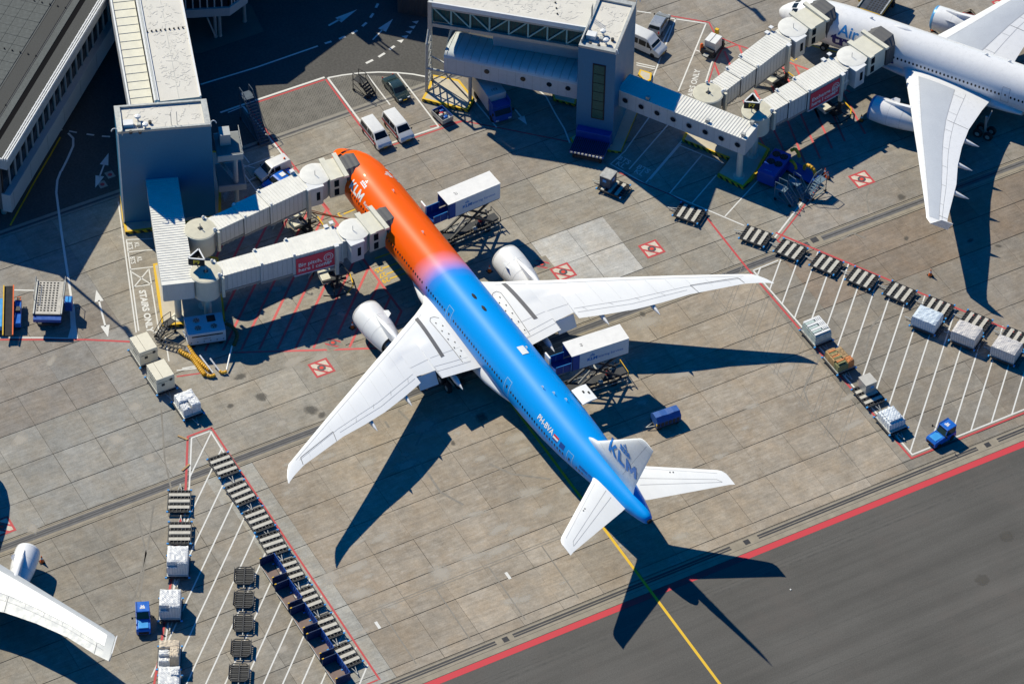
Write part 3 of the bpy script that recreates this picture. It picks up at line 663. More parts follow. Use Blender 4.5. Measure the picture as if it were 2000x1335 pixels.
def engine(parent,x0,y,z,L,R,mn,ml,scale=1.0,pyl=None):
    e=MB(); n=36
    prof=[(.55,R*.80),(.25,R*.82),(.08,R*.86),(0,R*.92),(.06,R*.97),(.3,R*1.0),(L*.25,R*1.03),(L*.5,R*1.0),(L*.78,R*.88),(L,R*.74),(L,R*.70),(L*.9,R*.68)]
    e.lathe(prof,(x0,y,z),'x',n,cap=False); nac=e.build('nacelle',mn,parent,smooth=50)
    MB().lathe([(.10,R*.84),(.03,R*.88),(-.012,R*.92),(.05,R*.975),(.34,R*1.006)],(x0,y,z),'x',n,cap=False).build('inlet_lip',ml,nac,smooth=60)
    f=MB(); f.lathe([(.5,R*.81),(.6,.05*R)],(x0,y,z),'x',n,cap=True); fan=f.build('fan',DARK,nac)
    MB().lathe([(.05,.02),(.2,.16*R),(.45,.27*R),(.62,.3*R)],(x0,y,z),'x',16).build('spinner',STEEL,nac,smooth=50)
    MB().lathe([(L*.82,R*.60),(L*1.0,R*.52),(L*1.16,R*.38),(L*1.17,R*.34)],(x0,y,z),'x',24).build('core_cowl',STEEL,nac,smooth=50)
    MB().lathe([(L*1.14,R*.30),(L*1.28,R*.16),(L*1.36,.02)],(x0,y,z),'x',16).build('exhaust_cone',STEEL,nac,smooth=50)
    MB().lathe([(L*.93,R*.50),(L*.94,R*.69)],(x0,y,z),'x',24,cap=False).build('fan_duct',DARK,nac)
    for t in (.42,.70):
        rr=[p for p in prof if True]; r=R*(1.012 if t<.5 else .934)
        MB().lathe([(L*t-.012,r),(L*t+.012,r-.002)],(x0,y,z),'x',n,cap=False).build('cowl_joint',PANEL,nac)
    sg=-1 if y<0 else 1
    MB().add([(x0+L*.30,y-sg*R*.70,z+R*.70),(x0+L*.52,y-sg*R*.68,z+R*.68),(x0+L*.50,y-sg*R*.92,z+R*.92),(x0+L*.40,y-sg*R*.92,z+R*.92)],[(0,1,2,3)]).build('nacelle_strake',mn,nac,fix=False)
    return nac
PANEL=mat('panel_gap',(.42,.43,.45),.6,var=.1)
DSTRIP=mat('walkway_strip',(.13,.13,.14),.7,var=.2)
def wheels(parent,x,y,r,wd,rows,spread,h):
    m=MB(); m.tube((x,y,r),(x,y,h),.16,n=8); m.bar((x-(rows-1)*r*1.15-.1,y,r),(x+(rows-1)*r*1.15+.1,y,r),.2)
    m.bar((x,y,h*.55),(x+.2,y*.75,h),.12); gsr=m.build('gear_leg',GALV,parent)
    for i in range(rows):
        for s_ in (-1,1):
            xx=x+(i-(rows-1)/2)*r*2.3; w_=MB().wheel(xx,y+s_*spread,r,r,wd).build('wheel',BLACK,gsr,smooth=40)
            MB().lathe([(-wd*.52,r*.5),(wd*.52,r*.5)],(xx,y+s_*spread,r),'y',12).build('rim',GALV,gsr)
    return gsr
# ---- livery of the main airliner: orange nose fading through violet to blue, white belly
def livery():
    m=bpy.data.materials.new('orange_blue_livery'); m.use_nodes=True; nt=m.node_tree; b=nt.nodes['Principled BSDF']; L=nt.links.new
    tc=N(nt,'ShaderNodeTexCoord'); sx=N(nt,'ShaderNodeSeparateXYZ'); L(tc.outputs['Object'],sx.inputs[0])
    no=N(nt,'ShaderNodeTexNoise'); no.inputs['Scale'].default_value=.8; L(tc.outputs['Object'],no.inputs[0])
    ad=N(nt,'ShaderNodeMath',operation='MULTIPLY_ADD'); L(no.outputs['Fac'],ad.inputs[0]); ad.inputs[1].default_value=.5; L(sx.outputs[0],ad.inputs[2])
    yy=N(nt,'ShaderNodeMath',operation='MULTIPLY_ADD'); L(sx.outputs[1],yy.inputs[0]); yy.inputs[1].default_value=-.22; L(ad.outputs[0],yy.inputs[2])
    mr=N(nt,'ShaderNodeMapRange'); mr.inputs[1].default_value=23.2; mr.inputs[2].default_value=30.4; L(yy.outputs[0],mr.inputs[0])
    cr=N(nt,'ShaderNodeValToRGB'); L(mr.outputs[0],cr.inputs[0]); e=cr.color_ramp.elements
    e[0].position=0; e[0].color=(1.0,.125,.0,1); e[1].position=1; e[1].color=(.0,.315,.86,1)
    for p,c in [(.30,(1.0,.128,.01,1)),(.55,(.86,.27,.38,1)),(.70,(.45,.28,.70,1)),(.83,(.05,.27,.82,1))]:
        q=cr.color_ramp.elements.new(p); q.color=c
    # pale belly below a rising line
    bz=N(nt,'ShaderNodeMapRange'); bz.inputs[1].default_value=48; bz.inputs[2].default_value=72; bz.inputs[3].default_value=3.9; bz.inputs[4].default_value=6.5; L(sx.outputs[0],bz.inputs[0])
    lt=N(nt,'ShaderNodeMath',operation='LESS_THAN'); L(sx.outputs[2],lt.inputs[0]); L(bz.outputs[0],lt.inputs[1])
    mx=N(nt,'ShaderNodeMix',data_type='RGBA'); L(lt.outputs[0],mx.inputs[0]); L(cr.outputs[0],mx.inputs[6]); mx.inputs[7].default_value=(.55,.57,.60,1)
    # dark shadowless stripe line above the belly
    L(mx.outputs[2],b.inputs['Base Color']); b.inputs['Roughness'].default_value=.42; b.inputs['Specular IOR Level'].default_value=.16; b.inputs['Coat Weight'].default_value=.16; b.inputs['Coat Roughness'].default_value=.04
    return m
LIV=livery()
WORD=mat('livery_white',(.85,.85,.84),.35,var=.03); KBLUE=mat('livery_blue',(.005,.21,.60),.35,var=.05); FBLUE=mat('fin_blue',(.0,.22,.72),.4,var=.03); LINEB=mat('door_outline',(.35,.62,.85),.4,var=.05)
main=thing('passenger_airplane','large airliner with orange nose fading into a blue fuselage, parked at the twin jet bridges','airplane',(0,0,0),rad(1.93))
F=Fus([(0,4.52,4.38,.06),(.12,4.80,4.08,.36),(.35,5.05,3.85,.62),(.8,5.42,3.55,1.0),(1.6,5.92,3.18,1.46),(2.6,6.58,2.86,1.9),(3.6,7.2,2.68,2.22),(5,7.85,2.5,2.58),(7,8.34,2.38,2.9),(9,8.55,2.35,3.04),(11,8.62,2.35,3.1),(46,8.62,2.35,3.1),(50,8.62,2.5,3.09),(54,8.61,2.9,3.02),(58,8.58,3.5,2.82),(62,8.5,4.2,2.45),(66,8.36,4.98,1.95),(70,8.1,5.75,1.28),(72,7.88,6.18,.82),(72.8,7.72,6.42,.55),(73.08,7.5,6.7,.3)])
fus=F.mesh('fuselage',LIV,main,72)
# wing-body fairing
mb=MB(); rg=[]
for x,k in [(22.5,.02),(24,.35),(26,.7),(29,.95),(34,1.0),(39,1.0),(42,.85),(44.5,.5),(47,.02)]:
    rg.append([(x,(2.1+1.45*k)*math.sin(t),3.35+(1.7*k+.02 if math.cos(t)>0 else 1.0+.75*k)*math.cos(t)) for t in [2*math.pi*i/40 for i in range(40)]])
mb.rings(rg).build('wing_fairing',WINGW,main,smooth=60)
WST=[(2.2,26.0,40.7,4.08,.12),(3.0,27.1,40.6,4.18,.118),(3.6,28.15,40.55,4.25,.115),(5.5,29.53,40.48,4.47,.112),(8.05,31.14,40.42,4.78,.108),(8.1,31.17,38.95,4.80,.122),(10.65,32.80,38.95,5.06,.122),(10.7,32.83,40.1,5.08,.104),(13.8,34.80,41.55,5.50,.10),(16.9,36.77,42.8,5.88,.097),(20,38.74,43.7,6.25,.095),(23.3,40.84,44.45,6.63,.092),(29.5,44.78,46.62,7.22,.085),(31.0,45.74,47.45,7.34,.075),(31.6,46.55,47.85,7.39,.07),(32.1,47.45,48.2,7.43,.06),(32.42,48.3,48.5,7.45,.05)]
for sd_ in (-1,1):
    wg=Wing(WST,sd_); w_=wg.build('wing',WINGW,main)
    le=lambda y:32.95+.636*(y-10.89)
    st=lambda p,wd=.03,m=PANEL,nm='panel_line': wg.stripe(p,wd,m,w_,nm)
    st([(5.0,le(5.0)+1.0),(10,le(10)+.95),(20,le(20)+.75),(30,le(30)+.5)],.04)
    st([(10.9,38.6),(16.9,41.2),(23.3,43.2),(29.6,45.75)],.04)                                   # rear spar line
    st([(11.0,39.3),(16.9,41.9),(23.3,43.75)],.045)
    st([(24.0,43.35),(29.3,45.45),(29.55,46.5)],.07,DSTRIP); st([(24.0,43.35),(24.3,44.75)],.06,DSTRIP)
    st([(8.0,38.6),(8.0,40.3)],.05); st([(3.6,38.7),(8.0,38.55)],.05); st([(3.6,39.4),(8.0,39.3)],.05)
    st([(3.7,37.0),(8.2,37.2),(10.8,37.6)],.035)
    for k in range(4): st([(11.8+2.9*k,39.0+1.15*k),(12.1+2.9*k,39.65+1.12*k)],.04)
    for k in range(9): st([(12+2*k,le(12+2*k)+.9),(12.2+2*k,38.9+.43*(2*k))],.012)
    wg.plate([(5.7,30.5),(6.2,30.65),(6.55,37.6),(6.05,37.5)],DSTRIP,w_,'walkway_strip',.03,14)
    # root walkway panel with tie-down points
    pl=[(3.55,32.0),(4.75,31.9),(4.5,39.2),(3.5,39.3)]
    wg.plate(pl,mat('root_panel',(.86,.86,.85),.5,var=.03),w_,'root_panel',.012)
    st([(3.6,31.9),(4.0,31.45),(4.5,31.4),(4.82,31.9),(4.55,39.2)],.06,DSTRIP)
    for k in range(9):
        p=wg.top(3.85 if k%2 else 4.35,32.5+.72*k,.03); MB().cbox(p,(.20,.12,.03)).build('tie_down',BLACK,w_)
    # slot in front of the drooped flaperon, and the flaperon itself
    fl=MB(); z0=wg.top(9.4,38.9).z-.15
    fl.add([(38.98,sd_*8.15,z0),(38.98,sd_*10.6,z0+.1),(39.85,sd_*10.6,z0-1.35),(39.85,sd_*8.15,z0-1.45),(38.8,sd_*8.15,z0-.3),(38.8,sd_*10.6,z0-.2),(39.78,sd_*10.6,z0-1.42),(39.78,sd_*8.15,z0-1.52)],[(0,1,2,3),(7,6,5,4),(0,4,5,1),(1,5,6,2),(2,6,7,3),(3,7,4,0)]).build('flaperon',WINGW,w_)
    for y in (14.2,19.6,25.2) if False else (13.3,19.0):    # flap track fairings
        l,t,z,th=wg.at(y); MB().rings([[(x,sd_*y+r*math.cos(q)*.8,z-.42+zz+r*math.sin(q)) for q in [6.283*i/10 for i in range(10)]] for x,r,zz in [(t-2.6,.05,.1),(t-1.6,.3,0),(t-.2,.33,-.05),(t+.7,.2,-.08),(t+1.35,.03,-.1)]]).build('flap_track_fairing',WINGW,w_,smooth=60)
    l,t,z,th=wg.at(6.2); MB().rings([[(x,sd_*6.2+r*math.cos(q)*.9,z-.8+zz+r*math.sin(q)) for q in [6.283*i/10 for i in range(10)]] for x,r,zz in [(t-3,.05,.1),(t-1.6,.38,0),(t+.2,.38,-.15),(t+1.6,.04,-.3)]]).build('flap_track_fairing',WINGW,w_,smooth=60)
    # engine and pylon
    en=engine(main,24.75,sd_*9.55,2.75,6.3,1.85,WINGW,mat('inlet_metal',(.72,.73,.74),.3,.4,var=.05))
    pm=MB(); pm.rings([[(x,sd_*9.6-hw,zb),(x,sd_*9.6+hw,zb),(x,sd_*9.6+hw*.8,zt),(x,sd_*9.6,zt+.12),(x,sd_*9.6-hw*.8,zt)] for x,hw,zb,zt in [(27.0,.05,4.3,4.52),(27.9,.28,4.1,4.72),(29.2,.34,4.1,4.9),(31.0,.36,4.1,5.1),(32.3,.3,4.1,5.15),(34,.1,4.4,4.9)]]).build('pylon',WINGW,main,smooth=50)
    wheels(main,37.1,sd_*5.5,.67,.5,3,.7,4.0)
wheels(main,5.9,0,.54,.4,1,.32,3.0)
# tail fin and tailplane
mb=MB(); us=[(1-math.cos(math.pi*k/12))/2 for k in range(13)]; rg=[]
FIN=[(8.0,59.6,69.6,.03),(8.7,60.0,69.7,.05),(9.15,60.6,69.75,.075),(9.6,61.65,69.85,.095),(10.2,62.3,70.05,.1),(18.0,70.28,72.95,.09),(18.35,70.75,73.08,.07),(18.6,71.4,73.15,.035)]
for z,l,t,th in FIN:
    c=t-l; rg.append([(l+u*c,Wing.yt(th,u)*c,z) for u in us[::-1]]+[(l+u*c,-Wing.yt(th,u)*c,z) for u in us[1:-1]])
fin=mb.rings(rg).build('tail_fin',mat('fin_white',(.86,.87,.88),.4,var=.05,scale=.5),main,smooth=40)
def finpt(x,z,off,sd):
    for a,b in zip(FIN,FIN[1:]):
        if a[0]<=z<=b[0]: t=(z-a[0])/(b[0]-a[0]); break
    l,te,th=[lerp(a[i],b[i],t) for i in (1,2,3)]; c=te-l; return Vector((x,sd*(Wing.yt(th,max(0,min(1,(x-l)/c)))*c+off),z))
def finlet(me,x0,z0,ux,name,m,sd):
    """lettering on the fin; ux: unit vector (x,z) of the reading direction"""
    bm=bmesh.new(); bm.from_mesh(me); bmesh.ops.triangulate(bm,faces=bm.faces)
    for _ in range(4):
        es=[e for e in bm.edges if e.calc_length()>.4]
        if es: bmesh.ops.subdivide_edges(bm,edges=es,cuts=1); bmesh.ops.triangulate(bm,faces=bm.faces)
    ux=Vector(ux).normalized(); uy=Vector((-ux.y,ux.x)) 
    for v in bm.verts:
        q=ux*(v.co.x*(1 if sd<0 else -1))+uy*v.co.y; v.co=finpt(x0+q.x,z0+q.y,.05,sd)
    m2=bpy.data.meshes.new(name); bm.to_mesh(m2); bm.free(); m2.materials.append(m); o=bpy.data.objects.new(name,m2); COL.objects.link(o); o.parent=fin
for sd_ in (-1,1):
    me=block_klm(5.5,1.9)
    finlet(me,67.45,12.1,(1,.0),'airline_lettering',FBLUE,sd_)
    cm=crown(1.0); finlet(cm,67.9,13.55,(1,.0),'crown_emblem',FBLUE,sd_)
    for (x0,z0),(x1,z1) in [((67.6,9.7),(71.9,18.2)),((69.4,17.6),(73.0,17.6)),((62.6,10.4),(64,10.35))]:
        mb=MB(); rows=[]
        for k in range(9):
            t=k/8; rows.append([finpt(lerp(x0,x1,t)-.03,lerp(z0,z1,t),.012,sd_),finpt(lerp(x0,x1,t)+.03,lerp(z0,z1,t)+.02,.012,sd_)])
        mb.rings(rows,cap=False,closed=False).build('panel_line',PANEL,fin,fix=False)
SST=[(.3,62.2,69.7,6.85,.09),(1.2,63.0,69.98,6.92,.095),(1.9,64.1,70.3,7.0,.1),(2.4,64.66,70.5,7.06,.1),(10.2,71.0,73.6,8.08,.085),(10.55,71.4,73.8,8.12,.07),(10.76,72.0,73.93,8.15,.04)]
for sd_ in (-1,1):
    wg=Wing(SST,sd_); s_=wg.build('tailplane',WINGW,main)
    wg.stripe([(1.9,68.3),(9.9,72.7),(10.1,71.9),(3.0,66.2)] if False else [(1.9,68.0),(9.7,72.85)],.05,PANEL,s_); wg.stripe([(1.9,66.9),(9.4,72.2),(9.75,72.85)],.05,PANEL,s_); wg.stripe([(2.5,65.4),(9.9,71.5)],.03,PANEL,s_)
    for y,x in ((5.6,69.4),(5.9,69.6)): MB().cbox(wg.top(y,x-1.0,.03),(.14,.14,.03)).build('access_cap',BLACK,s_)
# cockpit windows
for t0,t1,x0,x1 in [(-.02,-.36,2.35,3.05),(-.40,-.74,2.5,3.2),(-.79,-1.12,2.9,3.7),(.02,.36,2.35,3.05),(.40,.74,2.5,3.2),(.79,1.12,2.9,3.7)]:
    F.patch(x0,x1,t0,t1,.012,'cockpit_window',GLASS,main,3,4)
# cabin windows, doors, lettering
def tz(x,z,side): return F.th_at_z(x,z,side)
ZW=6.3
doors=[6.9,17.3,33.1,46.6,60.0]
wm=MB(); wm.sheet([(.13*math.cos(a),.19*math.sin(a)) for a in [6.283*k/10 for k in range(10)]],0); 
wme=bpy.data.meshes.new('cabin_window'); wme.from_pydata([(v[0],0,v[1]) for v in wm.v],[],wm.f); wme.materials.append(GLASS)
x=9.2
while x<63:
    if all(abs(x-d)>.95 for d in doors) and not (27.2<x<27.8) :
        for sd_ in (-1,1):
            p=F.pt(x,tz(x,ZW,sd_),.012); zc,rz,ry=F.at(x); o=inst(wme,'cabin_window',main,p,(math.atan2(p.z-zc,1)*0,0,0)); 
            n_=Vector((0,math.sin(tz(x,ZW,sd_))/ry,math.cos(tz(x,ZW,sd_))/rz)).normalized(); o.rotation_euler=(math.asin(n_.z)*(1 if sd_>0 else -1) * 1.0,0,0)
    x+=.533*1.0
for k,d in enumerate(doors):
    for sd_ in (-1,1):
        t0,t1=tz(d,7.3,sd_),tz(d,5.15,sd_)
        col=LINEB if d>25 else ORANGE if False else mat('door_line_orange',(.95,.35,.15),.4,var=.05)
        for (xa,xb,ta,tb) in [(d-.56,d-.50,t0,t1),(d+.50,d+.56,t0,t1),(d-.50,d+.50,t0,t0+sd_*.02),(d-.50,d+.50,t1-sd_*.02,t1)]: F.patch(xa,xb,ta,tb,.016,'door_outline',col,main,1,5)
        F.patch(d-.12,d+.12,tz(d,6.6,sd_),tz(d,6.2,sd_),.016,'door_window',GLASS,main,1,2)
# belly stripe in dark blue along the boundary, seen from the port quarter
for sd_ in (-1,1):
    me=block_klm(3.0,1.25)
    F.wrap(me,10.0,7.15,sd_,.02,'airline_lettering',WORD,main)
    F.wrap(crown(.6),10.3,7.95,sd_,.02,'crown_emblem',WORD,main)
    me=text_mesh('Royal Dutch Airlines',.6,.01); F.wrap(me,14.6,7.0,sd_,.02,'airline_lettering',WORD,main)
    me=text_mesh('PH-BVA',.95,.022); F.wrap(me,54.7,7.2,sd_,.02,'registration_lettering',WORD,main)
    me=text_mesh('BOEING 777',.42,.012); F.wrap(me,63.0,6.9,sd_,.02,'type_lettering',DBLUE,main)
    for j,c in enumerate(((.6,.03,.04),(.85,.85,.85),(.03,.08,.35))):
        F.patch(56.5,57.5,tz(57,7.35-.2*j,sd_),tz(57,7.15-.2*j,sd_),.018,'flag_stripe',mat('flag%d'%j,c,.4,var=.02),main,1,1)
    F.patch(57.9,58.8,tz(58,7.3,sd_),tz(58,6.7,sd_),.018,'flag',DBLUE,main,1,2)
# crown antennas and beacons
for x,y in [(30.2,0),(32.1,.3),(39.5,.4)]:
    pass
for x,t,m_ in [(21.5,.0,WORD),(13.5,.15,WORD),(44.0,.35,WORD),(52,.0,WORD),(53.5,.25,WORD),(50.5,-.2,WORD)]:
    p=F.pt(x,t); MB().add([(p.x-.3,p.y,p.z-.03),(p.x+.3,p.y,p.z-.03),(p.x+.35,p.y,p.z+.38),(p.x+.12,p.y,p.z+.38),(p.x-.3,p.y+.04,p.z-.03),(p.x+.3,p.y+.04,p.z-.03),(p.x+.35,p.y+.04,p.z+.38),(p.x+.12,p.y+.04,p.z+.38)],[(0,1,2,3),(7,6,5,4),(0,4,5,1),(1,5,6,2),(2,6,7,3),(3,7,4,0)]).build('blade_antenna',m_,main)
for x,t in [(33.9,.0),(36.2,.0)]:
    p=F.pt(x,t); MB().rings([[(p.x+dx,p.y+r*math.cos(q),p.z-.05+r*.7*math.sin(q)) for q in [6.283*i/8 for i in range(8)]] for dx,r in [(-.7,.02),(-.2,.22),(.3,.2),(.7,.02)]]).build('beacon_fairing',BLACK,main,smooth=60)
F.patch(43.6,45.0,.02,.30,.05,'antenna_panel',WORD,main,3,3)
MB().lathe([(72.95,.34),(73.25,.30)],(0,0,7.1),'x',14).build('tail_exhaust',BLACK,main)
# open doors on the starboard side
cdo=MB().rings([[(x,2.5,7.72),(x,3.1,7.83),(x,3.8,7.86),(x,4.42,7.80),(x,4.42,7.70),(x,2.5,7.60)] for x in (51.9,52.1,54.3,54.5)]).build('cargo_door',WORD,main,smooth=40)
for x,y in ((52.9,3.5),(53.3,4.0)): MB().cbox((x,y,7.88),(.35,.2,.05)).build('door_latch',BLACK,cdo)
for d in (17.3,46.6):
    o=MB().box(d-1.9,d-.75,3.22,3.42,5.1,7.2).build('open_door',WORD,main,bevel=.06)
print('main plane ok')
# ------------------------------------------------------------------ second airliner (white, upper right)
AW=mat('airliner_white',(.82,.82,.83),.3,var=.03,coat=.4)
second=thing('passenger_airplane','white twin-engine airliner with blue lettering, nose at the upper right jet bridges','airplane',(2.0,62.2,0),rad(34))
def small_airliner(root,st,wst,eng,xg,fusm,wing_mid,tail,winglet=1.8,track=(12,17,22.5),wmat=None):
    wmat=wmat or AW
    Fb=Fus(st); Fb.mesh('fuselage',fusm,root,56)
    Lf=st[-1][0]; zc,rz,ry=Fb.at(Lf*.45)
    mb=MB(); rg=[]
    x0,x1=wst[0][1]-2,wst[0][2]+4
    for t,k in [(0,.02),(.1,.5),(.25,.9),(.5,1),(.75,.9),(.9,.5),(1,.02)]:
        rg.append([(lerp(x0,x1,t),(ry*.95+.5*k)*math.sin(a),zc-rz*.6+(rz*.55*k+.02 if math.cos(a)>0 else rz*.4+.35*k)*math.cos(a)) for a in [6.2832*i/32 for i in range(32)]])
    mb.rings(rg).build('wing_fairing',AW,root,smooth=60)
    for sd_ in (-1,1):
        wg=Wing(wst,sd_); w_=wg.build('wing',wmat,root)
        y0,y1=wst[1][0]+1.0,wst[-1][0]-.9
        def xf(y,f): l,t,z,th=wg.at(y); return l+(t-l)*f
        for yy0,yy1 in [(y0,(y0+y1)/2),((y0+y1)/2,y1)]:
            n=10
            for k in range(n): pass
        mb=MB(); rows=[]
        for k in range(25):
            y=lerp(y0,y1,k/24); rows.append([wg.top(y,xf(y,lerp(.17,.60,j/6)),.015) for j in range(7)])
        mb.rings(rows,cap=False,closed=False).build('wing_box_panel',wing_mid,w_,fix=False,smooth=50)
        for f in (.165,.605,.74):
            wg.stripe([(lerp(y0,y1,k/8),xf(lerp(y0,y1,k/8),f)) for k in range(9)],.05,PANEL,w_,n=3)
        for k in range(7):
            y=lerp(y0+1,y1-3,k/6); wg.stripe([(y,xf(y,.61)),(y,xf(y,.74))],.05,PANEL,w_,n=3)
        for y in (wst[3][0],wst[-3][0]): wg.stripe([(y,xf(y,.62)),(y,xf(y,.985))],.06,DSTRIP,w_,n=4)
        yw=wst[-1][0]; l,t,z,th=wg.at(yw)
        MB().rings([[(l+.05,sd_*yw,z-.05),(t,sd_*yw,z-.05),(t,sd_*(yw+.12),z-.05),(l+.05,sd_*(yw+.12),z-.05)],[(l+.9,sd_*(yw+.35),z+winglet*.5),(t+.35,sd_*(yw+.35),z+winglet*.5),(t+.35,sd_*(yw+.45),z+winglet*.5),(l+.9,sd_*(yw+.45),z+winglet*.5)],[(l+1.7,sd_*(yw+.65),z+winglet),(t+.75,sd_*(yw+.65),z+winglet),(t+.75,sd_*(yw+.72),z+winglet),(l+1.7,sd_*(yw+.72),z+winglet)]]).build('winglet',AW,w_)
        for y in track:
            l,t,z,th=wg.at(y); MB().rings([[(x,sd_*y+r*math.cos(q)*.8,z-.35+zz+r*math.sin(q)) for q in [6.283*i/10 for i in range(10)]] for x,r,zz in [(t-2.6,.05,.1),(t-1.2,.3,0),(t+.1,.34,-.1),(t+1.0,.22,-.2),(t+1.9,.03,-.25)]]).build('flap_track_fairing',AW,w_,smooth=60)
        ex,ey,ez,eL,eR=eng
        engine(root,ex,sd_*ey,ez,eL,eR,AW,mat('inlet_blue_lip',(.10,.33,.62),.35,.2) if root is second else AW)
        le_=wg.at(ey)[0]; zz=wg.at(ey)[2]
        MB().rings([[(x,sd_*ey-hw,zb),(x,sd_*ey+hw,zb),(x,sd_*ey+hw*.8,zt),(x,sd_*ey,zt+.1),(x,sd_*ey-hw*.8,zt)] for x,hw,zb,zt in [(ex+eL*.25,.05,ez+eR*.8,ez+eR*1.05),(ex+eL*.5,.28,ez+eR*.7,ez+eR*1.2),(le_+.3,.3,ez+eR*.6,zz+.15),(le_+2.5,.2,ez+eR*.6,zz+.1)]]).build('pylon',AW,root,smooth=50)
        wheels(root,xg,sd_*(5.3 if ry>2.5 else 3.7),.6,.45,2,.6,3.2)
    wheels(root,6.6,0,.5,.36,1,.3,2.4)
    xt=Lf-tail[0]; z=zc+rz
    us=[(1-math.cos(math.pi*k/10))/2 for k in range(11)]
    rg=[]
    for zz,l,t,th in [(z-.6,xt,xt+tail[0]*.85,.1),(z+tail[1],xt+tail[0]*.72,xt+tail[0]*1.06,.09)]:
        c=t-l; rg.append([(l+u*c,Wing.yt(th,u)*c,zz) for u in us[::-1]]+[(l+u*c,-Wing.yt(th,u)*c,zz) for u in us[1:-1]])
    MB().rings(rg).build('tail_fin',AW,root,smooth=40)
    for sd_ in (-1,1): Wing([(.4,xt+1,xt+tail[0]*.8,z-1.3,.1),(tail[2],xt+tail[0]*.75,xt+tail[0]*1.0,z-.3,.08)],sd_).build('tailplane',AW,root)
    return Fb
A3=[(0,3.95,3.85,.06),(.12,4.25,3.5,.38),(.4,4.6,3.15,.7),(1,5.15,2.75,1.15),(2,5.85,2.4,1.65),(3,6.4,2.2,2.02),(4.5,6.95,2.05,2.4),(6.5,7.35,1.98,2.68),(8.5,7.5,1.95,2.8),(10,7.56,1.95,2.82),(39,7.56,1.95,2.82),(44,7.5,2.6,2.6),(50,7.3,3.9,1.9),(55,7.0,5.0,1.1),(57.6,6.5,5.7,.4)]
AWST=[(2.2,17.6,30.6,3.6,.12),(2.9,18.6,30.45,3.75,.118),(5.5,20.15,30.35,4.05,.115),(10.1,22.7,30.5,4.6,.108),(14,24.8,31.2,5.1,.10),(17.65,26.8,32.2,5.55,.10),(21.3,28.75,33.55,6.0,.095),(28.2,32.45,35.3,6.75,.085),(29.3,33.0,35.7,6.85,.075),(29.9,33.7,36.1,6.9,.06)]
Fb=small_airliner(second,A3,AWST,(17.4,9.7,2.45,6.2,1.62),31.0,AW if False else AW,mat('wing_box_grey',(.50,.53,.58),.45,var=.03,scale=.5),(9.0,8.6,9.7))
tzb=lambda x,z,sd:Fb.th_at_z(x,z,sd)
for x in [8.6+.53*k for k in range(70)]:
    if any(abs(x-d)<.75 for d in (6.6,14.8,32.2)): continue
    for sd_ in (-1,1):
        th=tzb(x,5.15,sd_); p=Fb.pt(x,th,.012); o=inst(wme,'cabin_window',second,p); n_=Vector((0,math.sin(th),math.cos(th))); o.rotation_euler=(math.asin(n_.z)*(1 if sd_>0 else -1),0,0)
gl=mat('door_grey_line',(.35,.38,.42),.5)
for d in (6.6,14.8,32.2):
    for sd_ in (-1,1):
        t0,t1=tzb(d,6.2,sd_),tzb(d,4.15,sd_)
        for (xa,xb,ta,tb) in [(d-.52,d-.47,t0,t1),(d+.47,d+.52,t0,t1),(d-.47,d+.47,t0,t0+sd_*.02),(d-.47,d+.47,t1-sd_*.02,t1)]: Fb.patch(xa,xb,ta,tb,.016,'door_outline',gl,second,1,4)
        Fb.patch(d-.1,d+.1,tzb(d,5.4,sd_),tzb(d,5.15,sd_),.017,'door_window',GLASS,second,1,1)
TB=mat('lettering_blue',(.02,.22,.60),.4,var=.03); TN=mat('lettering_navy',(.01,.015,.16),.4,var=.03)
for sd_ in (-1,1):
    Fb.wrap(text_mesh('Air',2.1,.03),10.6,6.2,sd_,.02,'airline_lettering',TB,second)
    tm_=text_mesh('transat',2.6,.09,space=1.0); tm_.transform(Matrix.Diagonal((1.17,1,1,1))); Fb.wrap(tm_,12.75,4.85,sd_,.02,'airline_lettering',TN,second)
for t0,t1,x0,x1 in [(-.05,-.5,2.0,2.7),(-.55,-1.0,2.2,3.0),(-1.05,-1.35,2.7,3.4),(.05,.5,2.0,2.7),(.55,1.0,2.2,3.0)]: Fb.patch(x0,x1,t0,t1,.012,'cockpit_window',GLASS,second,3,4)
p=Fb.pt(16.8,.1); MB().rings([[(p.x+dx,p.y+r*math.cos(q),p.z-.02+r*.6*math.sin(q)) for q in [6.283*i/8 for i in range(8)]] for dx,r in [(-1.3,.03),(-.5,.3),(.5,.3),(1.3,.03)]]).build('antenna_fairing',AW,second,smooth=60)
for x,t in [(12.5,.0),(13.5,-.5),(28,.2),(31,.3)]:
    p=Fb.pt(x,t); MB().rings([[(p.x-.25,p.y,p.z-.03),(p.x+.25,p.y,p.z-.03),(p.x+.25,p.y+.05,p.z-.03),(p.x-.25,p.y+.05,p.z-.03)],[(p.x+.1,p.y,p.z+.35),(p.x+.32,p.y,p.z+.35),(p.x+.32,p.y+.05,p.z+.35),(p.x+.1,p.y+.05,p.z+.35)]]).build('blade_antenna',AW,second)
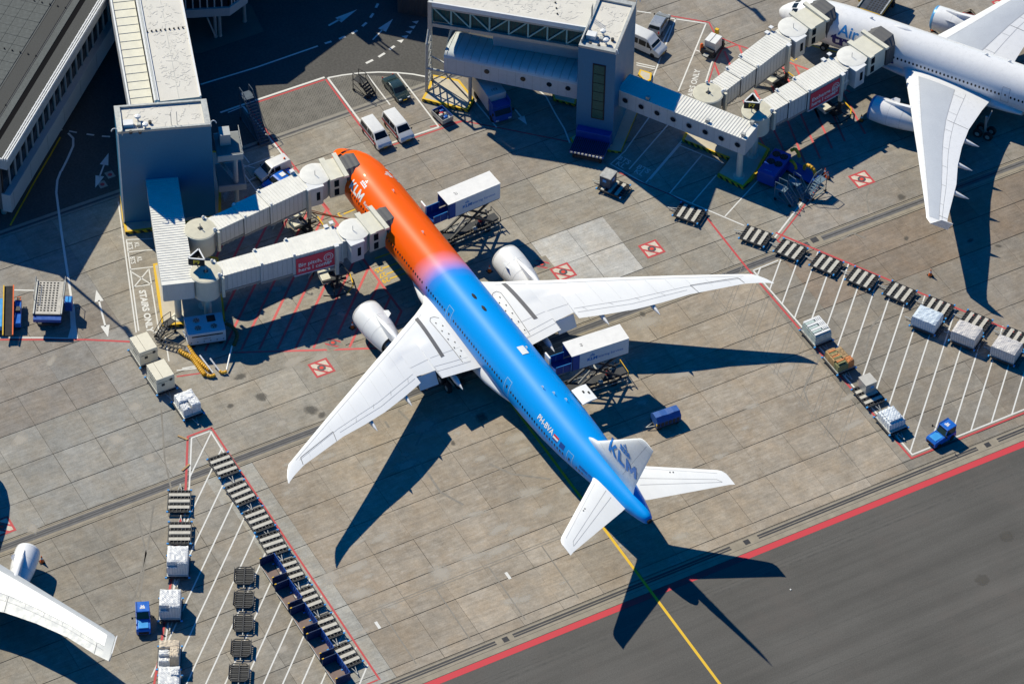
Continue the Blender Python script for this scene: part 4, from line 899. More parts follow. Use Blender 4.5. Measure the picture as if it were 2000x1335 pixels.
# ------------------------------------------------------------------ third airliner: only its right wing and engine are in the picture
ANG=rad(-37); e_=at(55,1075,2.2); aft=Vector((math.cos(ANG),math.sin(ANG),0)); stb=Vector((-math.sin(ANG),math.cos(ANG),0))
org=Vector((e_.x,e_.y,0))-aft*14.6-stb*9.6
third=thing('passenger_airplane','white airliner showing only its wing with winglet and engine at the lower left corner','airplane',org,ANG)
B7=[(0,3.7,3.6,.05),(.3,4.2,3.1,.5),(1.2,4.9,2.5,1.05),(3,5.6,2.15,1.6),(5,5.9,2.0,1.85),(7,5.95,2.0,1.9),(33,5.95,2.0,1.9),(40,5.8,3.0,1.5),(46,5.5,4.4,.5)]
BW=[(1.6,14.0,24.5,3.1,.12),(2.6,15.2,24.4,3.25,.115),(7.45,18.35,25.1,3.7,.11),(9.6,19.8,25.5,4.1,.105),(13.6,22.4,27.0,4.7,.10),(17.6,25.0,28.9,5.3,.095),(21.1,27.3,31.2,5.85,.085),(22.5,28.2,31.9,6.0,.07),(22.9,28.6,32.1,6.05,.05)]
small_airliner(third,B7,BW,(14.6,9.6,2.2,5.0,1.42),24.0,AW,mat('wing_box_white',(.86,.86,.86),.4,var=.02),(7,7.0,7.0),winglet=2.3,track=(),wmat=mat('wing_edge_grey',(.44,.46,.48),.45,var=.03))
print('planes ok')
# ------------------------------------------------------------------ islands with hazard-striped kerbs
def island(q,label,h=.45,edge=.3):
    P=[at(*p) for p in q]; P=[(p.x,p.y) for p in P]
    n=len(P); cx=sum(p[0] for p in P)/n; cy=sum(p[1] for p in P)/n
    o=MB().prism(P,-.02,h).build('traffic_island',HAZ); tag(o,label,'island')
    def ins(p,d): v=Vector((cx-p[0],cy-p[1])); l=v.length; v=v/l*min(d*1.3,l*.4); return (p[0]+v.x,p[1]+v.y)
    mb=MB()
    I=[ins(p,edge) for p in P]
    for i in range(n): mb.sheet([P[i],P[(i+1)%n],I[(i+1)%n],I[i]],h+.004)
    mb.build('yellow_edging',PY,o,fix=False); MB().sheet(I,h+.004).build('paving',ISLAND,o,fix=False)
    return o
island([(235,388),(239,430),(245,458),(322,450),(432,425),(432,300),(400,300)],'kerbed concrete plinth around the foot of the left stair tower')
island([(299,520),(307,580),(317,641),(372,636),(440,628),(427,508),(385,500),(345,512)],'kerbed island under the left walkway columns')
island([(845,151),(897,161),(927,199),(915,220),(870,210),(824,198),(836,176)],'pale kerbed island under the steel trestle of the pier bridge')
island([(1078,184),(1088,178),(1128,190),(1124,208),(1081,197)],'small kerbed island half hidden left of the right tower',.3,.22)
island([(1246,148),(1250,139),(1273,146),(1271,160),(1262,164)],'small kerbed island behind the right walkway',.3,.22)
island([(1341,258),(1332,276),(1425,315),(1401,346),(1452,371),(1480,341),(1503,295),(1482,283),(1420,268)],'long kerbed island under the right walkway columns')
island([(1113,272),(1120,283),(1195,298),(1213,300),(1250,210),(1235,200)],'narrow kerb along the foot of the right stair tower',.22,.16)
# ------------------------------------------------------------------ terminal
def local(o_,ang): 
    c,s=math.cos(ang),math.sin(ang); return lambda x,y,z=0:(o_[0]+c*x-s*y,o_[1]+s*x+c*y,z)
TA=rad(133.5)
term=thing('terminal_building','grey-roofed terminal with a dark window band in the upper left corner','building',(-10.25,-38.7,0),TA)
# local: x along the roof edge (0..90), y>0 into the building
MB().box(0,95,1.2,38,9.6,11.0).build('roof',ROOFG,term)
for y0,y1,z,m_,nm in [(.9,2.3,11.06,ROOFD,'roof_strip'),(3.0,3.85,11.08,ROOFG,'roof_strip'),(4.1,5.8,11.07,ROOFD,'roof_strip')]: MB().box(.3,95,y0,y1,10.9,z).build(nm,m_,term)
MB().box(.3,95,2.32,2.98,10.95,11.015).build('roof_gutter',mat('gutter_black',(.008,.008,.009),.95,spec=.05),term); MB().box(.3,95,3.87,4.0,10.98,11.12).build('roof_upstand',DARK,term); MB().box(.3,95,5.82,5.92,10.98,11.10).build('roof_upstand',DARK,term)
for k in range(30):   # paving of the inner roof
    for j in range(16):
        pass
tilem=bpy.data.meshes.new('roof_tile'); bm=bmesh.new(); bmesh.ops.create_cube(bm,size=1); bm.to_mesh(tilem); bm.free(); tilem.materials.append(ROOFG)
for k in range(26):
    for j in range(9):
        inst(tilem,'roof_tile',term,(1.2+1.6*k,6.9+1.6*j,11.03+random.uniform(-.01,.012)),(0,0,0),(1.56,1.56,.08))
for i,y in enumerate((.05,.35,.65)): MB().box(-.1,95,y,y+.13,10.9,11.28-.03*i).build('roof_edge_rail',WHITE,term)
for k in range(36): MB().box(.2+1.15*k,.3+1.15*k,.0,.85,11.1,11.2).build('rail_bracket',GALV,term)
MB().box(0,95,.22,1.2,9.4,10.98).build('fascia',TERRW,term)
MB().box(0,95,.15,1.3,2.4,5.2).build('spandrel',TERRW,term)
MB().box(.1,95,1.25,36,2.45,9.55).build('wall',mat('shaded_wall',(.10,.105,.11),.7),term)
for k in range(24):
    MB().box(.1+1.77*k,1.82+1.77*k,1.0,1.06,5.22,9.38).build('window_pane',GLASS,term)
    MB().box(1.82+1.77*k-.06,1.82+1.77*k+.08,.80,1.1,5.21,9.39).build('mullion',TERRW,term)
    if k%3==0: MB().box(.9+1.77*k,.93+1.77*k,.14,.16,2.6,5.1).build('panel_joint',DARK,term)
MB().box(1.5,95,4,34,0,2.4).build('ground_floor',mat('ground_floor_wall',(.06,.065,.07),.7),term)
for k in range(9): MB().lathe([(0,.35),(2.4,.35)],(2+6*k,2.2,0),n=12).build('column',GALV,term)
# rows of small roof vents
for r_ in (0,1,2):
    for k in range(7): MB().lathe([(0,.1),(.18,.1)],(9+9.5*r_,3.2+1.05*k+.9,11.05),n=8).build('roof_vent',BLACK,term)
# hall beyond the upper frame edge, joined to the terminal
hall=MB(); hall.prism([(-37.0,-5.8),(-35.4,-.9),(-39.6,9.8),(-39.1,11.8),(-33.3,17.5),(-60,45),(-90,10),(-60,-20)],0,15.4); ho=hall.build('pier_hall',TERRW); tag(ho,'tall pier hall just beyond the top edge of the picture','building')
hc=MB(); c=(-39.8,11.2); hc.box(c[0]-2,c[0]+1.0,c[1]-1.0,c[1]+1.0,15.4,17.6); hc.build('roof_plant',GALV,ho)
for k in range(3): MB().tube((-40.0+.9*k,10.4+.8*k,15.4),(-40.0+.9*k,10.4+.8*k,19.0+k*.6),.14).build('flue',GALV,ho)
# raised corner room on legs
q4=[at(360,36,4.0),at(449,31,4.0),at(484,6,4.0),at(486,-90,4.0),at(340,-90,4.0)]; q4=[(p.x,p.y) for p in q4]
room=MB().prism(q4,4.0,5.3).build('corner_room',TERRW); tag(room,'raised glazed corner room on steel legs at the top edge','building')
def inset(P,d):
    cx=sum(p[0] for p in P)/len(P); cy=sum(p[1] for p in P)/len(P)
    return [(p[0]+(cx-p[0])/math.hypot(cx-p[0],cy-p[1])*d,p[1]+(cy-p[1])/math.hypot(cx-p[0],cy-p[1])*d) for p in P]
gq=inset(q4,.35); MB().prism(gq,5.3,9.5).build('glazing',GLASS,room); MB().prism(q4,9.5,10.3).build('roof',TERRW,room)
for a,b in ((0,1),(1,2)):
    for k in range(7):
        t=k/6; x,y=lerp(gq[a][0],gq[b][0],t),lerp(gq[a][1],gq[b][1],t); MB().box(x-.07,x+.09,y-.07,y+.09,5.3,9.5).build('mullion',TERRW,room)
for q in [(421,72),(430,70),(478,42)]:
    p=at(*q); MB().lathe([(0,.3),(.3,.24),(4.0,.22)],(p.x,p.y,0),n=10).build('leg',GALV,room)
p,q=at(405,35,4.0),at(420,70,.8); MB().bar(p,q,.18).build('brace',GALV,room)
sheet_poly('kerbed_pavement',[at(*q) for q in [(300,108),(392,104),(440,88),(515,62),(490,10),(380,-40),(280,20)]],.012,mat('pavement',(.13,.125,.11),.9,var=.15,scale=.5,space='World'))
# shed at the top
sh=[at(776,24,0),at(842,35,0),at(842,-60,0),at(776,-60,0)]
so_=MB().prism([(p.x,p.y) for p in sh],0,5.0).build('shed',mat('ribbed_shed',(.10,.105,.115),.6,var=.1)); tag(so_,'dark ribbed shed behind the pier bridge at the top edge','building')
a,b=sh[0],sh[1]
for k in range(22):
    t=(k+.5)/22; p=a.lerp(b,t); MB().bar((p.x+.06,p.y,0),(p.x+.06,p.y,5.0),.1).build('rib',mat('ribbed_shed',(0,0,0)),so_)
# ------------------------------------------------------------------ stair towers
def rooftop(root,P,z):
    """membrane roof inside a coping, with equipment"""
    I=inset(P,.75); n=len(P); mb=MB()
    for i in range(n): 
        a,b,c,d=P[i],P[(i+1)%n],I[(i+1)%n],I[i]
        mb.add([(a[0],a[1],z),(b[0],b[1],z),(c[0],c[1],z),(d[0],d[1],z),(a[0],a[1],z+.35),(b[0],b[1],z+.35),(c[0],c[1],z+.35),(d[0],d[1],z+.35)],[(4,5,6,7),(0,1,5,4),(2,3,7,6)])
    mb.build('coping',GALV,root); MB().prism(inset(P,.72),z-.2,z+.06).build('roof',MEMB,root)
    wr=MB(); R=random.Random(len(root.name)+int(P[0][0]*10))
    wrinkles(root,I,z+.06,38,R)
def wrinkles(root,poly,z,n,R):
    """raised creases of the roofing membrane"""
    mb=MB(); a,b,c,d=[Vector(p) for p in poly[:4]]
    for _ in range(n):
        u,v=R.uniform(.06,.94),R.uniform(.05,.95); p=(a.lerp(b,u)).lerp(d.lerp(c,u),v); an=R.uniform(0,6.28); l=R.uniform(.25,.7)
        pts=[(p.x,p.y,z)]
        for k in range(3):
            an+=R.uniform(-.7,.7); q=pts[-1]; pts.append((q[0]+math.cos(an)*l/2,q[1]+math.sin(an)*l/2,z))
        for e,f in zip(pts,pts[1:]): hz_=R.uniform(.03,.075); mb.bar(e,f,.2,hz_)
    o=mb.build('membrane_creases',MEMB,root); o['kind']='stuff'; return o
def corner_kit(root,c,z,ang):
    L=local(c,ang)
    def bx(x0,x1,y0,y1,z0,z1,m,nm):
        mb=MB(); mb.box(x0,x1,y0,y1,z0,z1); o=mb.build(nm,m,root,bevel=.03); o.location=(c[0],c[1],0); o.rotation_euler=(0,0,ang)
    bx(-.6,.6,-.5,.5,z+.1,z+.75,WHITE,'roof_unit'); bx(-.9,-.75,-1.6,1.6,z+.1,z+.9,GALV,'cable_tray'); bx(1.0,1.5,-.3,.2,z+.1,z+.45,GALV,'roof_unit')
    for x,y in ((1.2,.9),(2.0,-.6)):
        p=L(x,y); MB().lathe([(0,.12),(.5,.12),(.55,.38),(.75,.32),(.85,.05)],(p[0],p[1],z+.1),n=14).build('antenna_dome',WHITE,root,smooth=50)
    for x,y in ((.2,-1.3),(1.3,-1.4),(2.6,.2)):
        p=L(x,y); MB().lathe([(0,.2),(.35,.2)],(p[0],p[1],z+.1),n=10).build('vent_cap',DARK,root)
def swan(root,p,d,z):
    """gooseneck floodlight at a roof corner"""
    pts=[(p[0],p[1],z)]+[(p[0]+d[0]*(.35-.35*math.cos(a)),p[1]+d[1]*(.35-.35*math.cos(a)),z+.55+.45*math.sin(a)) for a in [0,.6,1.2,1.8,2.4,3.0]]
    MB().path(pts,.06).build('gooseneck_lamp',WHITE,root)
PL=[(-4.33,-26.77),(-.38,-16.3),(-4.76,-14.83),(-8.74,-25.22)]
tl=thing('stair_tower','left stair tower, windowless with wrinkled white roof, above the walkway','building',(-4.5,-20.8,0))
def rel(P,o): return [(p[0]-o[0],p[1]-o[1]) for p in P]
PLr=rel(PL,(-4.5,-20.8))
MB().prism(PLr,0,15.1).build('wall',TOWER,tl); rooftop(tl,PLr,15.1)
ang=heading(PLr[0],PLr[1]); corner_kit(tl,(lerp(PLr[0][0],PLr[2][0],.16)-.5,lerp(PLr[0][1],PLr[2][1],.16)-.2),15.1,ang)
swan(tl,PLr[0],(-.2,-1),15.1); swan(tl,PLr[1],(.5,.8),15.1)
d=Vector((PLr[1][0]-PLr[0][0],PLr[1][1]-PLr[0][1])).normalized(); nrm=Vector((d.y,-d.x))
# vertical white corner strip on the left edge
p0=Vector(PLr[0]); MB().prism([tuple(p0+nrm*.03-d*.06),tuple(p0+nrm*.03+d*.12),tuple(p0-nrm*.3+d*.12),tuple(p0-nrm*.3-d*.06)],.3,15.0).build('corner_strip',WHITE,tl)
for k in range(2):
    p=p0+d*(6.6+.7*k); MB().tube((p.x-.8,p.y+.2,15.2),(p.x-.8,p.y+.2,17.2),.04,n=6).build('antenna_rod',GALV,tl)
PRr0=[(7.45,29.59),(10.8,32.95),(3.83,39.77),(.5,36.4)]
tr=thing('stair_tower','right stair tower with a tall narrow window strip, beside the pier bridge','building',(5.6,34.7,0))
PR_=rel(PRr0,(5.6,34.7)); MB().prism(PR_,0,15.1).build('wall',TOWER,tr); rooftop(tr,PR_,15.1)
corner_kit(tr,(lerp(PR_[0][0],PR_[2][0],.2),lerp(PR_[0][1],PR_[2][1],.2)+.2),15.1,rad(45)); swan(tr,PR_[1],(.8,0),15.1); swan(tr,PR_[2],(.5,.5),15.1)
a=Vector(PR_[0]); d=(Vector(PR_[1])-a).normalized(); nrm=Vector((d.y,-d.x))
def facebox(root,a,d,nrm,s0,s1,z0,z1,o0,o1,m,nm):
    P=[a+d*s0+nrm*o0,a+d*s1+nrm*o0,a+d*s1+nrm*o1,a+d*s0+nrm*o1]; return MB().prism([tuple(p) for p in P],z0,z1).build(nm,m,root)
wf=facebox(tr,a,d,nrm,1.9,3.55,4.0,13.0,.01,.06,BLACK,'window_strip')
for k in range(6): facebox(tr,a,d,nrm,2.05,3.4,4.2+1.46*k,5.55+1.46*k,.07,.11,mat('strip_glass',(.02,.10,.085),.25,var=.15,spec=.2),'window_pane')
for k in range(3): 
    p=Vector(PR_[0]).lerp(Vector(PR_[3]),.55+.03*k); MB().tube((p.x+.3,p.y,15.2),(p.x+.3,p.y,17.4),.04,n=6).build('antenna_rod',GALV,tr)
# ------------------------------------------------------------------ concourse bridges
cl=thing('concourse_bridge','long enclosed bridge with wrinkled white roof running back from the left tower','bridge',(-5.76,-15.12,0),rad(162))
# local x back along the bridge; local y: 0 right edge .. 5.4 left
MB().box(.4,34,.1,5.4,10.8,14.5).build('wall',TERRW,cl); MB().box(.4,34,.0,5.0,14.5,14.72).build('roof',MEMB,cl); wrinkles(cl,[(.6,.3),(33,.3),(33,4.8),(.6,4.8)],14.72,240,random.Random(5))
MB().box(.4,34,-.12,.08,14.4,14.9).build('roof_coping',WHITE,cl); MB().box(.4,34,5.0,5.55,14.4,14.95).build('roof_coping',WHITE,cl); MB().box(.4,34,5.15,5.4,14.94,15.0).build('coping_inlay',GALV,cl)
MB().box(.4,34,5.55,8.3,9.6,12.4).build('lower_gallery',CREAM,cl); MB().box(.4,34,8.3,8.5,9.6,12.6).build('gallery_coping',WHITE,cl)
for k in range(22): MB().box(1.0+1.5*k,1.06+1.5*k,5.6,8.3,12.4,12.46).build('roof_seam',GALV,cl)
for k in range(9): MB().lathe([(0,.11),(.2,.11)],(13.2,.5+.55*k,14.7),n=8).build('roof_vent',BLACK,cl)
MB().box(.5,34,2.55,2.6,14.72,14.74).build('roof_seam',GALV,cl)
for k in range(16): MB().box(1.0+2.0*k,1.08+2.0*k,.04,.12,10.8,14.45).build('mullion',GALV,cl)
for x in (9,21): MB().box(x,x+.7,1.0,4.4,0,10.8).build('pier_column',TOWER,cl)
RA=heading((-8.9,17.9),(4.06,32.58)); RL=math.hypot(12.96,14.68)
cr_=thing('pier_bridge','glazed truss bridge with white wrinkled roof joining the right tower at the top','bridge',(-8.9,17.9,0),RA)
# local x toward the tower, y>0 away from camera
MB().box(-.2,RL+.2,0.0,9.5,14.25,14.5).build('roof',MEMB,cr_); wrinkles(cr_,[(.3,.5),(RL-.3,.5),(RL-.3,9.3),(.3,9.3)],14.5,230,random.Random(9))
MB().box(-.3,RL+.1,-.2,.02,13.95,14.62).build('roof_coping',WHITE,cr_); MB().box(-.3,RL+.1,-.08,.35,10.6,11.1).build('bottom_chord',GALV,cr_)
MB().box(-.3,RL+.1,-.12,.3,13.6,13.94).build('top_chord',GALV,cr_)
MB().box(0,RL,.4,9.2,10.75,10.95).build('floor',TERRW,cr_); 
GG=mat('green_glass',(.012,.085,.085),.25,var=.1,spec=.2); TEAL=mat('truss_paint',(.30,.50,.48),.5,var=.06)
npn=8; bw=RL/npn
for k in range(npn):
    MB().box(k*bw+.06,(k+1)*bw-.06,.36,.42,11.1,13.6).build('window_pane',GG,cr_)
    MB().bar((k*bw,.22,11.05),(k*bw,.22,13.65),.2).build('truss_post',TEAL,cr_)
    a_,b_=((k*bw+.1,.22,13.5),((k+1)*bw-.1,.22,11.2)) if k<3 else ((k*bw+.1,.22,11.2),((k+1)*bw-.1,.22,13.5)); MB().bar(a_,b_,.16).build('truss_diagonal',TEAL,cr_)
    for j in range(5): MB().box(k*bw+.25+j*bw/5,k*bw+.29+j*bw/5,.33,.36,11.1,13.6).build('glazing_bar',DARK,cr_)
MB().box(-.45,.05,-.25,.35,10.2,14.6).build('end_post',GALV,cr_)
for x,y in ((6.5,3.2),(15.6,2.0)):
    for k in range(5): MB().lathe([(0,.1),(.18,.1)],(x-.35*k,y+1.0*k-.5,14.48),n=8).build('roof_vent',BLACK,cr_)
MB().box(5.6,8.2,2.7,5.0,14.5,14.53).build('roof_patch',mat('roof_red',(.45,.06,.08),.6),cr_)
MB().box(7.5,RL,1.6,3.6,7.6,10.6).build('service_corridor',TERRW,cr_)
# trestle under the pier bridge
ts=thing('steel_trestle','tapering grey steel trestle carrying the end of the pier bridge','trestle',(0,0,0))
b1,b2,b3=at(833,180,.28),at(843,158,.28),at(918,197,.28)
t1=at(836,62,7.6); top=Vector((b1.x-.3,b1.y+.6,10.4)); 
bars=[((b1.x,b1.y,.28),(b1.x-.1,b1.y+.15,8.2),.42),((b2.x,b2.y,.28),(b2.x-.35,b2.y,10.5),.42),((b3.x,b3.y,.28),(b3.x,b3.y,4.4),.46),((b1.x,b1.y,4.3),(b3.x,b3.y,4.3),.34),((b2.x,b2.y,4.4),(b3.x,b3.y,4.4),.24),((b1.x,b1.y,8.2),(b2.x-.35,b2.y,10.3),.3)]
for a,b,wd in bars: MB().tube(a,b,wd/2,n=10).build('strut',GALV,ts,smooth=50)
for k in range(6):
    z0=.6+1.25*k; A=Vector((b1.x,b1.y,z0)); B=Vector((b2.x-.03*k,b2.y,z0+1.2)); MB().bar(A,B,.12).build('lattice_bar',GALV,ts); MB().bar((b2.x,b2.y,z0),(b1.x,b1.y,z0+1.2),.12).build('lattice_bar',GALV,ts)
MB().bar((b1.x,b1.y,.4),(lerp(b1.x,b3.x,.6),lerp(b1.y,b3.y,.6),4.2),.15).build('lattice_bar',GALV,ts); MB().bar((b3.x,b3.y,.4),(lerp(b1.x,b3.x,.4),lerp(b1.y,b3.y,.4),4.2),.15).build('lattice_bar',GALV,ts); MB().bar((b2.x,b2.y,.4),(lerp(b2.x,b3.x,.6),lerp(b2.y,b3.y,.6),4.2),.15).build('lattice_bar',GALV,ts)
# ------------------------------------------------------------------ walkways fixed to the towers
def walkway(name,label,A,B,wd,z0,z1,side,portholes=0,ribs=.42,mw=BRIDGE,mr=BRDGTOP,round_=False):
    """box walkway from A to B (points on the camera-side roof edge); side: +1 body lies to the left of A->B"""
    an=heading(A,B); L=math.hypot(B[0]-A[0],B[1]-A[1]); t=thing(name,label,'walkway',(A[0],A[1],0),an); s=side
    y0,y1=(0,wd) if s>0 else (-wd,0)
    MB().box(0,L,y0,y1,z0,z1).build('wall',mw,t)
    if round_:
        pr=[(y0-.05,z1-.25),(y0+.05,z1+.12),(y0+.5,z1+.42),(y0+1.2,z1+.55),(y1-.4,z1+.55),(y1,z1+.3),(y1,z1-.2)]
        MB().rings([[(x,y,z) for y,z in pr] for x in (0,L)]).build('roof',mr,t,smooth=50)
        n=int(L/1.05)
        for k in range(n+1):
            x=.3+1.05*k; mb=MB(); P=[(x,y,z+.02) for y,z in pr[1:6]]; mb.path(P,.035,5); mb.build('roof_rib',GALV,t)
    else:
        MB().box(-.02,L+.1,y0-.08,y1+.08,z1,z1+.12).build('roof',mr,t)
        n=int(L/ribs)
        for k in range(n): MB().box(.1+ribs*k,.1+ribs*k+.07,y0-.06,y1+.06,z1+.12,z1+.17).build('roof_rib',mr,t)
    for k in range(int(L/1.1)): MB().box(.5+1.1*k,.53+1.1*k,y0-.012,y1+.012,z0+.1,z1-.05).build('panel_joint',GALV,t)
    yf=y0 if s>0 else y1
    for k in range(portholes):
        x=L*(k+.55)/portholes; zc=lerp(z0,z1,.52); MB().lathe([(-.05,.36),(.05,.36)],(x,yf-.02*s,zc),'y',20).build('porthole',GLASS,t); MB().lathe([(-.06,.44),(.03,.44)],(x,yf-.0*s,zc),'y',20).build('porthole_rim',GALV,t)
    return t,L
wA,wB=at(343,342,7.3),at(376,549,7.3)
wl,LL=walkway('fixed_walkway','ribbed white walkway leading from the left tower to the jet bridges',at(285,349,7.3),at(317,556,7.3),3.75,4.6,7.2,1)
MB().box(LL,LL+.06,.1,3.65,4.55,7.25).build('end_wall',BRIDGE,wl); 
for q in [(349,620),(401,598)]:
    p=at(*q,.28); o=MB().lathe([(0,.85),(.25,.8),(.3,.42),(4.7,.4)],(0,0,0),n=18).build('column',CREAM,smooth=40); o.location=(p.x,p.y,.28); tag(o,'cream column under the end of the left walkway' if q[0]<360 else 'cream column below the left rotunda, behind the air unit','column')
wr,LR=walkway('fixed_walkway','white walkway with a row of portholes beside the right tower',at(1205,174,7.2),at(1456,273,7.2),3.2,4.6,7.1,1,8,.4)
MB().box(LR,LR+.05,.05,3.15,4.6,7.1).build('end_wall',BRIDGE,wr)
for x,y in ((4.2,.3),(12.5,.4),(LR-.5,.4),(LR-.6,2.9)): MB().cbox((x,y,7.45),(.45,.4,.5)).build('floodlight',GALV,wr)
for q in [(1443,345),(1470,305)]:
    p=at(*q,.28); o=MB().lathe([(0,.8),(.2,.75),(.25,.4),(4.7,.38)],(0,0,0),n=18).build('column',CREAM,smooth=40); o.location=(p.x,p.y,.28); tag(o,'cream column at the corner of the right walkway' if q[0]<1450 else 'cream column behind the right walkway corner','column')
wm_,LM=walkway('fixed_walkway','rounded-roof walkway in shade under the pier bridge, left of the right tower',at(867,107,7.2),at(1128,161,7.2),4.6,4.4,7.0,1,0,.42,mat('cladding',(.58,.59,.59),.5,var=.06),mat('cladding_roof',(.62,.66,.66),.45,var=.12,scale=.5),True)
for k,x in enumerate((5.6,10.3,13.7,LM-1.2)): MB().lathe([(-.05,.34),(.05,.34)],(x,-.03,5.9),'y',20).build('porthole',GLASS,wm_)
# ramp part going up behind its left end
MB().rings([[(.0,.2,4.4),(0,4.5,4.4),(0,4.5,7.2),(0,.2,7.2)],[(-1.0,9.5,6.6),(2.6,9.5,6.6),(2.6,9.5,9.6),(-1.0,9.5,9.6)]]).build('ramp_section',mat('cladding',(0,0,0)),wm_)
# ------------------------------------------------------------------ jet bridges
def jet_bridge(label,rq,cq,fq,secs,sign=None,zr=7.5,leg=.90,group='jet bridges at the two airliners',cabz=0.0):
    R0=at(*rq,zr); C0=at(*cq,zr+.3); F0=at(*fq,zr+.3)
    an=heading(R0,C0); D=math.hypot(C0.x-R0.x,C0.y-R0.y)
    t=thing('jet_bridge',label,'jet bridge',(R0.x,R0.y,0),an,group)
    # rotunda
    rt=MB().lathe([(4.2,1.5),(4.25,1.72),(zr-.25,1.72),(zr-.2,1.9),(zr,1.9)],(0,0,0),n=30).build('rotunda',CREAM,t,smooth=40)
    MB().lathe([(zr,1.82),(zr+.05,1.80),(zr+.12,.3)],(0,0,0),n=30).build('rotunda_roof',mat('rotunda_roof',(.58,.55,.44),.6,var=.12,scale=1.2),rt,smooth=30)
    MB().tube((0,0,zr),(0,0,zr+.9),.06,n=6).build('lamp_rod',GALV,rt); MB().cbox((0,0,zr+.15),(.5,.4,.18)).build('vent_cap',DARK,rt)
    for a in (.8,-.8): MB().lathe([(0,.16),(.35,.2),(.5,.1)],(1.75*math.cos(a),1.75*math.sin(a),zr),n=10).build('floodlight',WHITE,rt)
    MB().bar((1.55,-1.55,4.3),(1.55,-1.55,zr-.1),.35).build('rotunda_post',CREAM,rt); MB().bar((1.55,1.55,4.3),(1.55,1.55,zr-.1),.35).build('rotunda_post',CREAM,rt)
    MB().lathe([(0,.7),(.2,.62),(.3,.45),(4.25,.45)],(0,0,.2),n=16).build('rotunda_column',CREAM,rt,smooth=40)
    # telescoping tunnels
    dims=[(2.35,2.45),(2.7,2.7),(3.05,2.95)]
    for i,((a,b),(wd,h)) in enumerate(zip(secs,dims)):
        x0,x1=a*D,b*D; z1=zr-.25+.14*i; z0=z1-h
        sct=MB().box(x0,x1,-wd/2,wd/2,z0,z1).build('tunnel',BRIDGE,t)
        MB().box(x0-.05,x1+.05,-wd/2-.06,wd/2+.06,z1,z1+.08).build('tunnel_roof',BRDGTOP,sct)
        n=int((x1-x0)/.42)
        for k in range(n): MB().box(x0+.1+.42*k,x0+.17+.42*k,-wd/2-.04,wd/2+.04,z1+.08,z1+.13).build('roof_rib',BRDGTOP,sct)
        MB().box(x1-.09,x1+.07,-wd/2-.1,wd/2+.1,z0-.1,z1+.11).build('end_frame',DARK if i<2 else BRIDGE,sct)
        m_=int((x1-x0)/.6)
        for k in range(m_): 
            for s_ in (-1,1): MB().box(x0+.3+.6*k,x0+.34+.6*k,s_*wd/2-.02,s_*wd/2+.02,z0+.1,z1-.1).build('panel_joint',GALV,sct)
        for s_ in (-1,1): MB().bar((x0,s_*(wd/2-.1),z0-.25),(x1,s_*(wd/2-.1),z0-.25),.14,.2).build('under_rail',GALV,sct)
        if i==0:
            for k in range(6): MB().bar((x0+.4+k*(x1-x0)/6,-wd/2+.1,z0-.6),(x0+.4+(k+.5)*(x1-x0)/6,-wd/2+.1,z0-.1),.06).build('cable_tray_bar',GALV,sct)
        for s_ in (-1,1): MB().cbox((x0+.2,s_*(wd/2-.1),z1+.22),(.3,.22,.26)).build('roof_fitting',WHITE,sct)
    xe=secs[2][1]*D; wd,h=dims[2]; z1=zr+.03; 
    neck=MB().box(xe,D-1.2,-1.25,1.25,z1-h+.1,z1-.1).build('neck',BRIDGE,t); MB().box(xe,D-1.2,-1.3,1.3,z1-.1,z1).build('neck_roof',BRDGTOP,neck)
    for k in range(int((D-1.2-xe)/.42)): MB().box(xe+.2+.42*k,xe+.28+.42*k,-1.3,1.3,z1,z1+.05).build('roof_rib',BRDGTOP,neck)
    # sign on the outer tunnel
    if sign:
        x0,x1=secs[2][0]*D,secs[2][1]*D; f0,f1=x0+.35*1,lerp(x0,x1,.86); z0=z1-h+.15
        sg=MB().box(f0,f1,-wd/2-.10,-wd/2-.04,z0-.25,z1-.45).build('advertising_panel',mat('sign_red',(.80,.06,.10),.4,var=.04),t)
        X=Vector((1,0,0)); Y=Vector((0,0,1)); zc=(z0+z1-.7)/2
        for j,tx_ in enumerate(sign):
            me=text_mesh(tx_,.82,.018,align='LEFT'); me.materials.clear(); me.materials.append(WORD); me.transform(frame((f0+.25,-wd/2-.115,zc+.15-.8*j),X,Y)); o=bpy.data.objects.new('sign_lettering',me); COL.objects.link(o); o.parent=sg
        me=text_mesh('ING.NL' if False else 'sign up',.32,.0,align='LEFT') if False else None
        cx=f1-.95; zc2=zc+.05
        em=MB()
        for r_,rw in ((.62,.1),(.36,.08)):
            for k in range(14):
                a0,a1=6.283*k/14,6.283*(k+1)/14; em.add([(cx+r_*math.cos(a0),-wd/2-.115,zc2+.25+r_*math.sin(a0)),(cx+r_*math.cos(a1),-wd/2-.115,zc2+.25+r_*math.sin(a1)),(cx+(r_-rw)*math.cos(a1),-wd/2-.115,zc2+.25+(r_-rw)*math.sin(a1)),(cx+(r_-rw)*math.cos(a0),-wd/2-.115,zc2+.25+(r_-rw)*math.sin(a0))],[(0,1,2,3)])
        for k in range(3): em.add([(cx-.6+.35*k,-wd/2-.115,zc2-.75),(cx-.35+.35*k,-wd/2-.115,zc2-.75),(cx-.3+.35*k,-wd/2-.115,zc2-.45),(cx-.5+.35*k,-wd/2-.115,zc2-.45)],[(0,1,2,3)])
        em.build('sign_emblem',WORD,sg,fix=False)
        MB().box(f0-.3,f1,-wd/2-.14,-wd/2-.02,z0-.4,z0-.27).build('panel_frame',WHITE,sg)
    # drive column
    xl=leg*D; zt=zr-.5
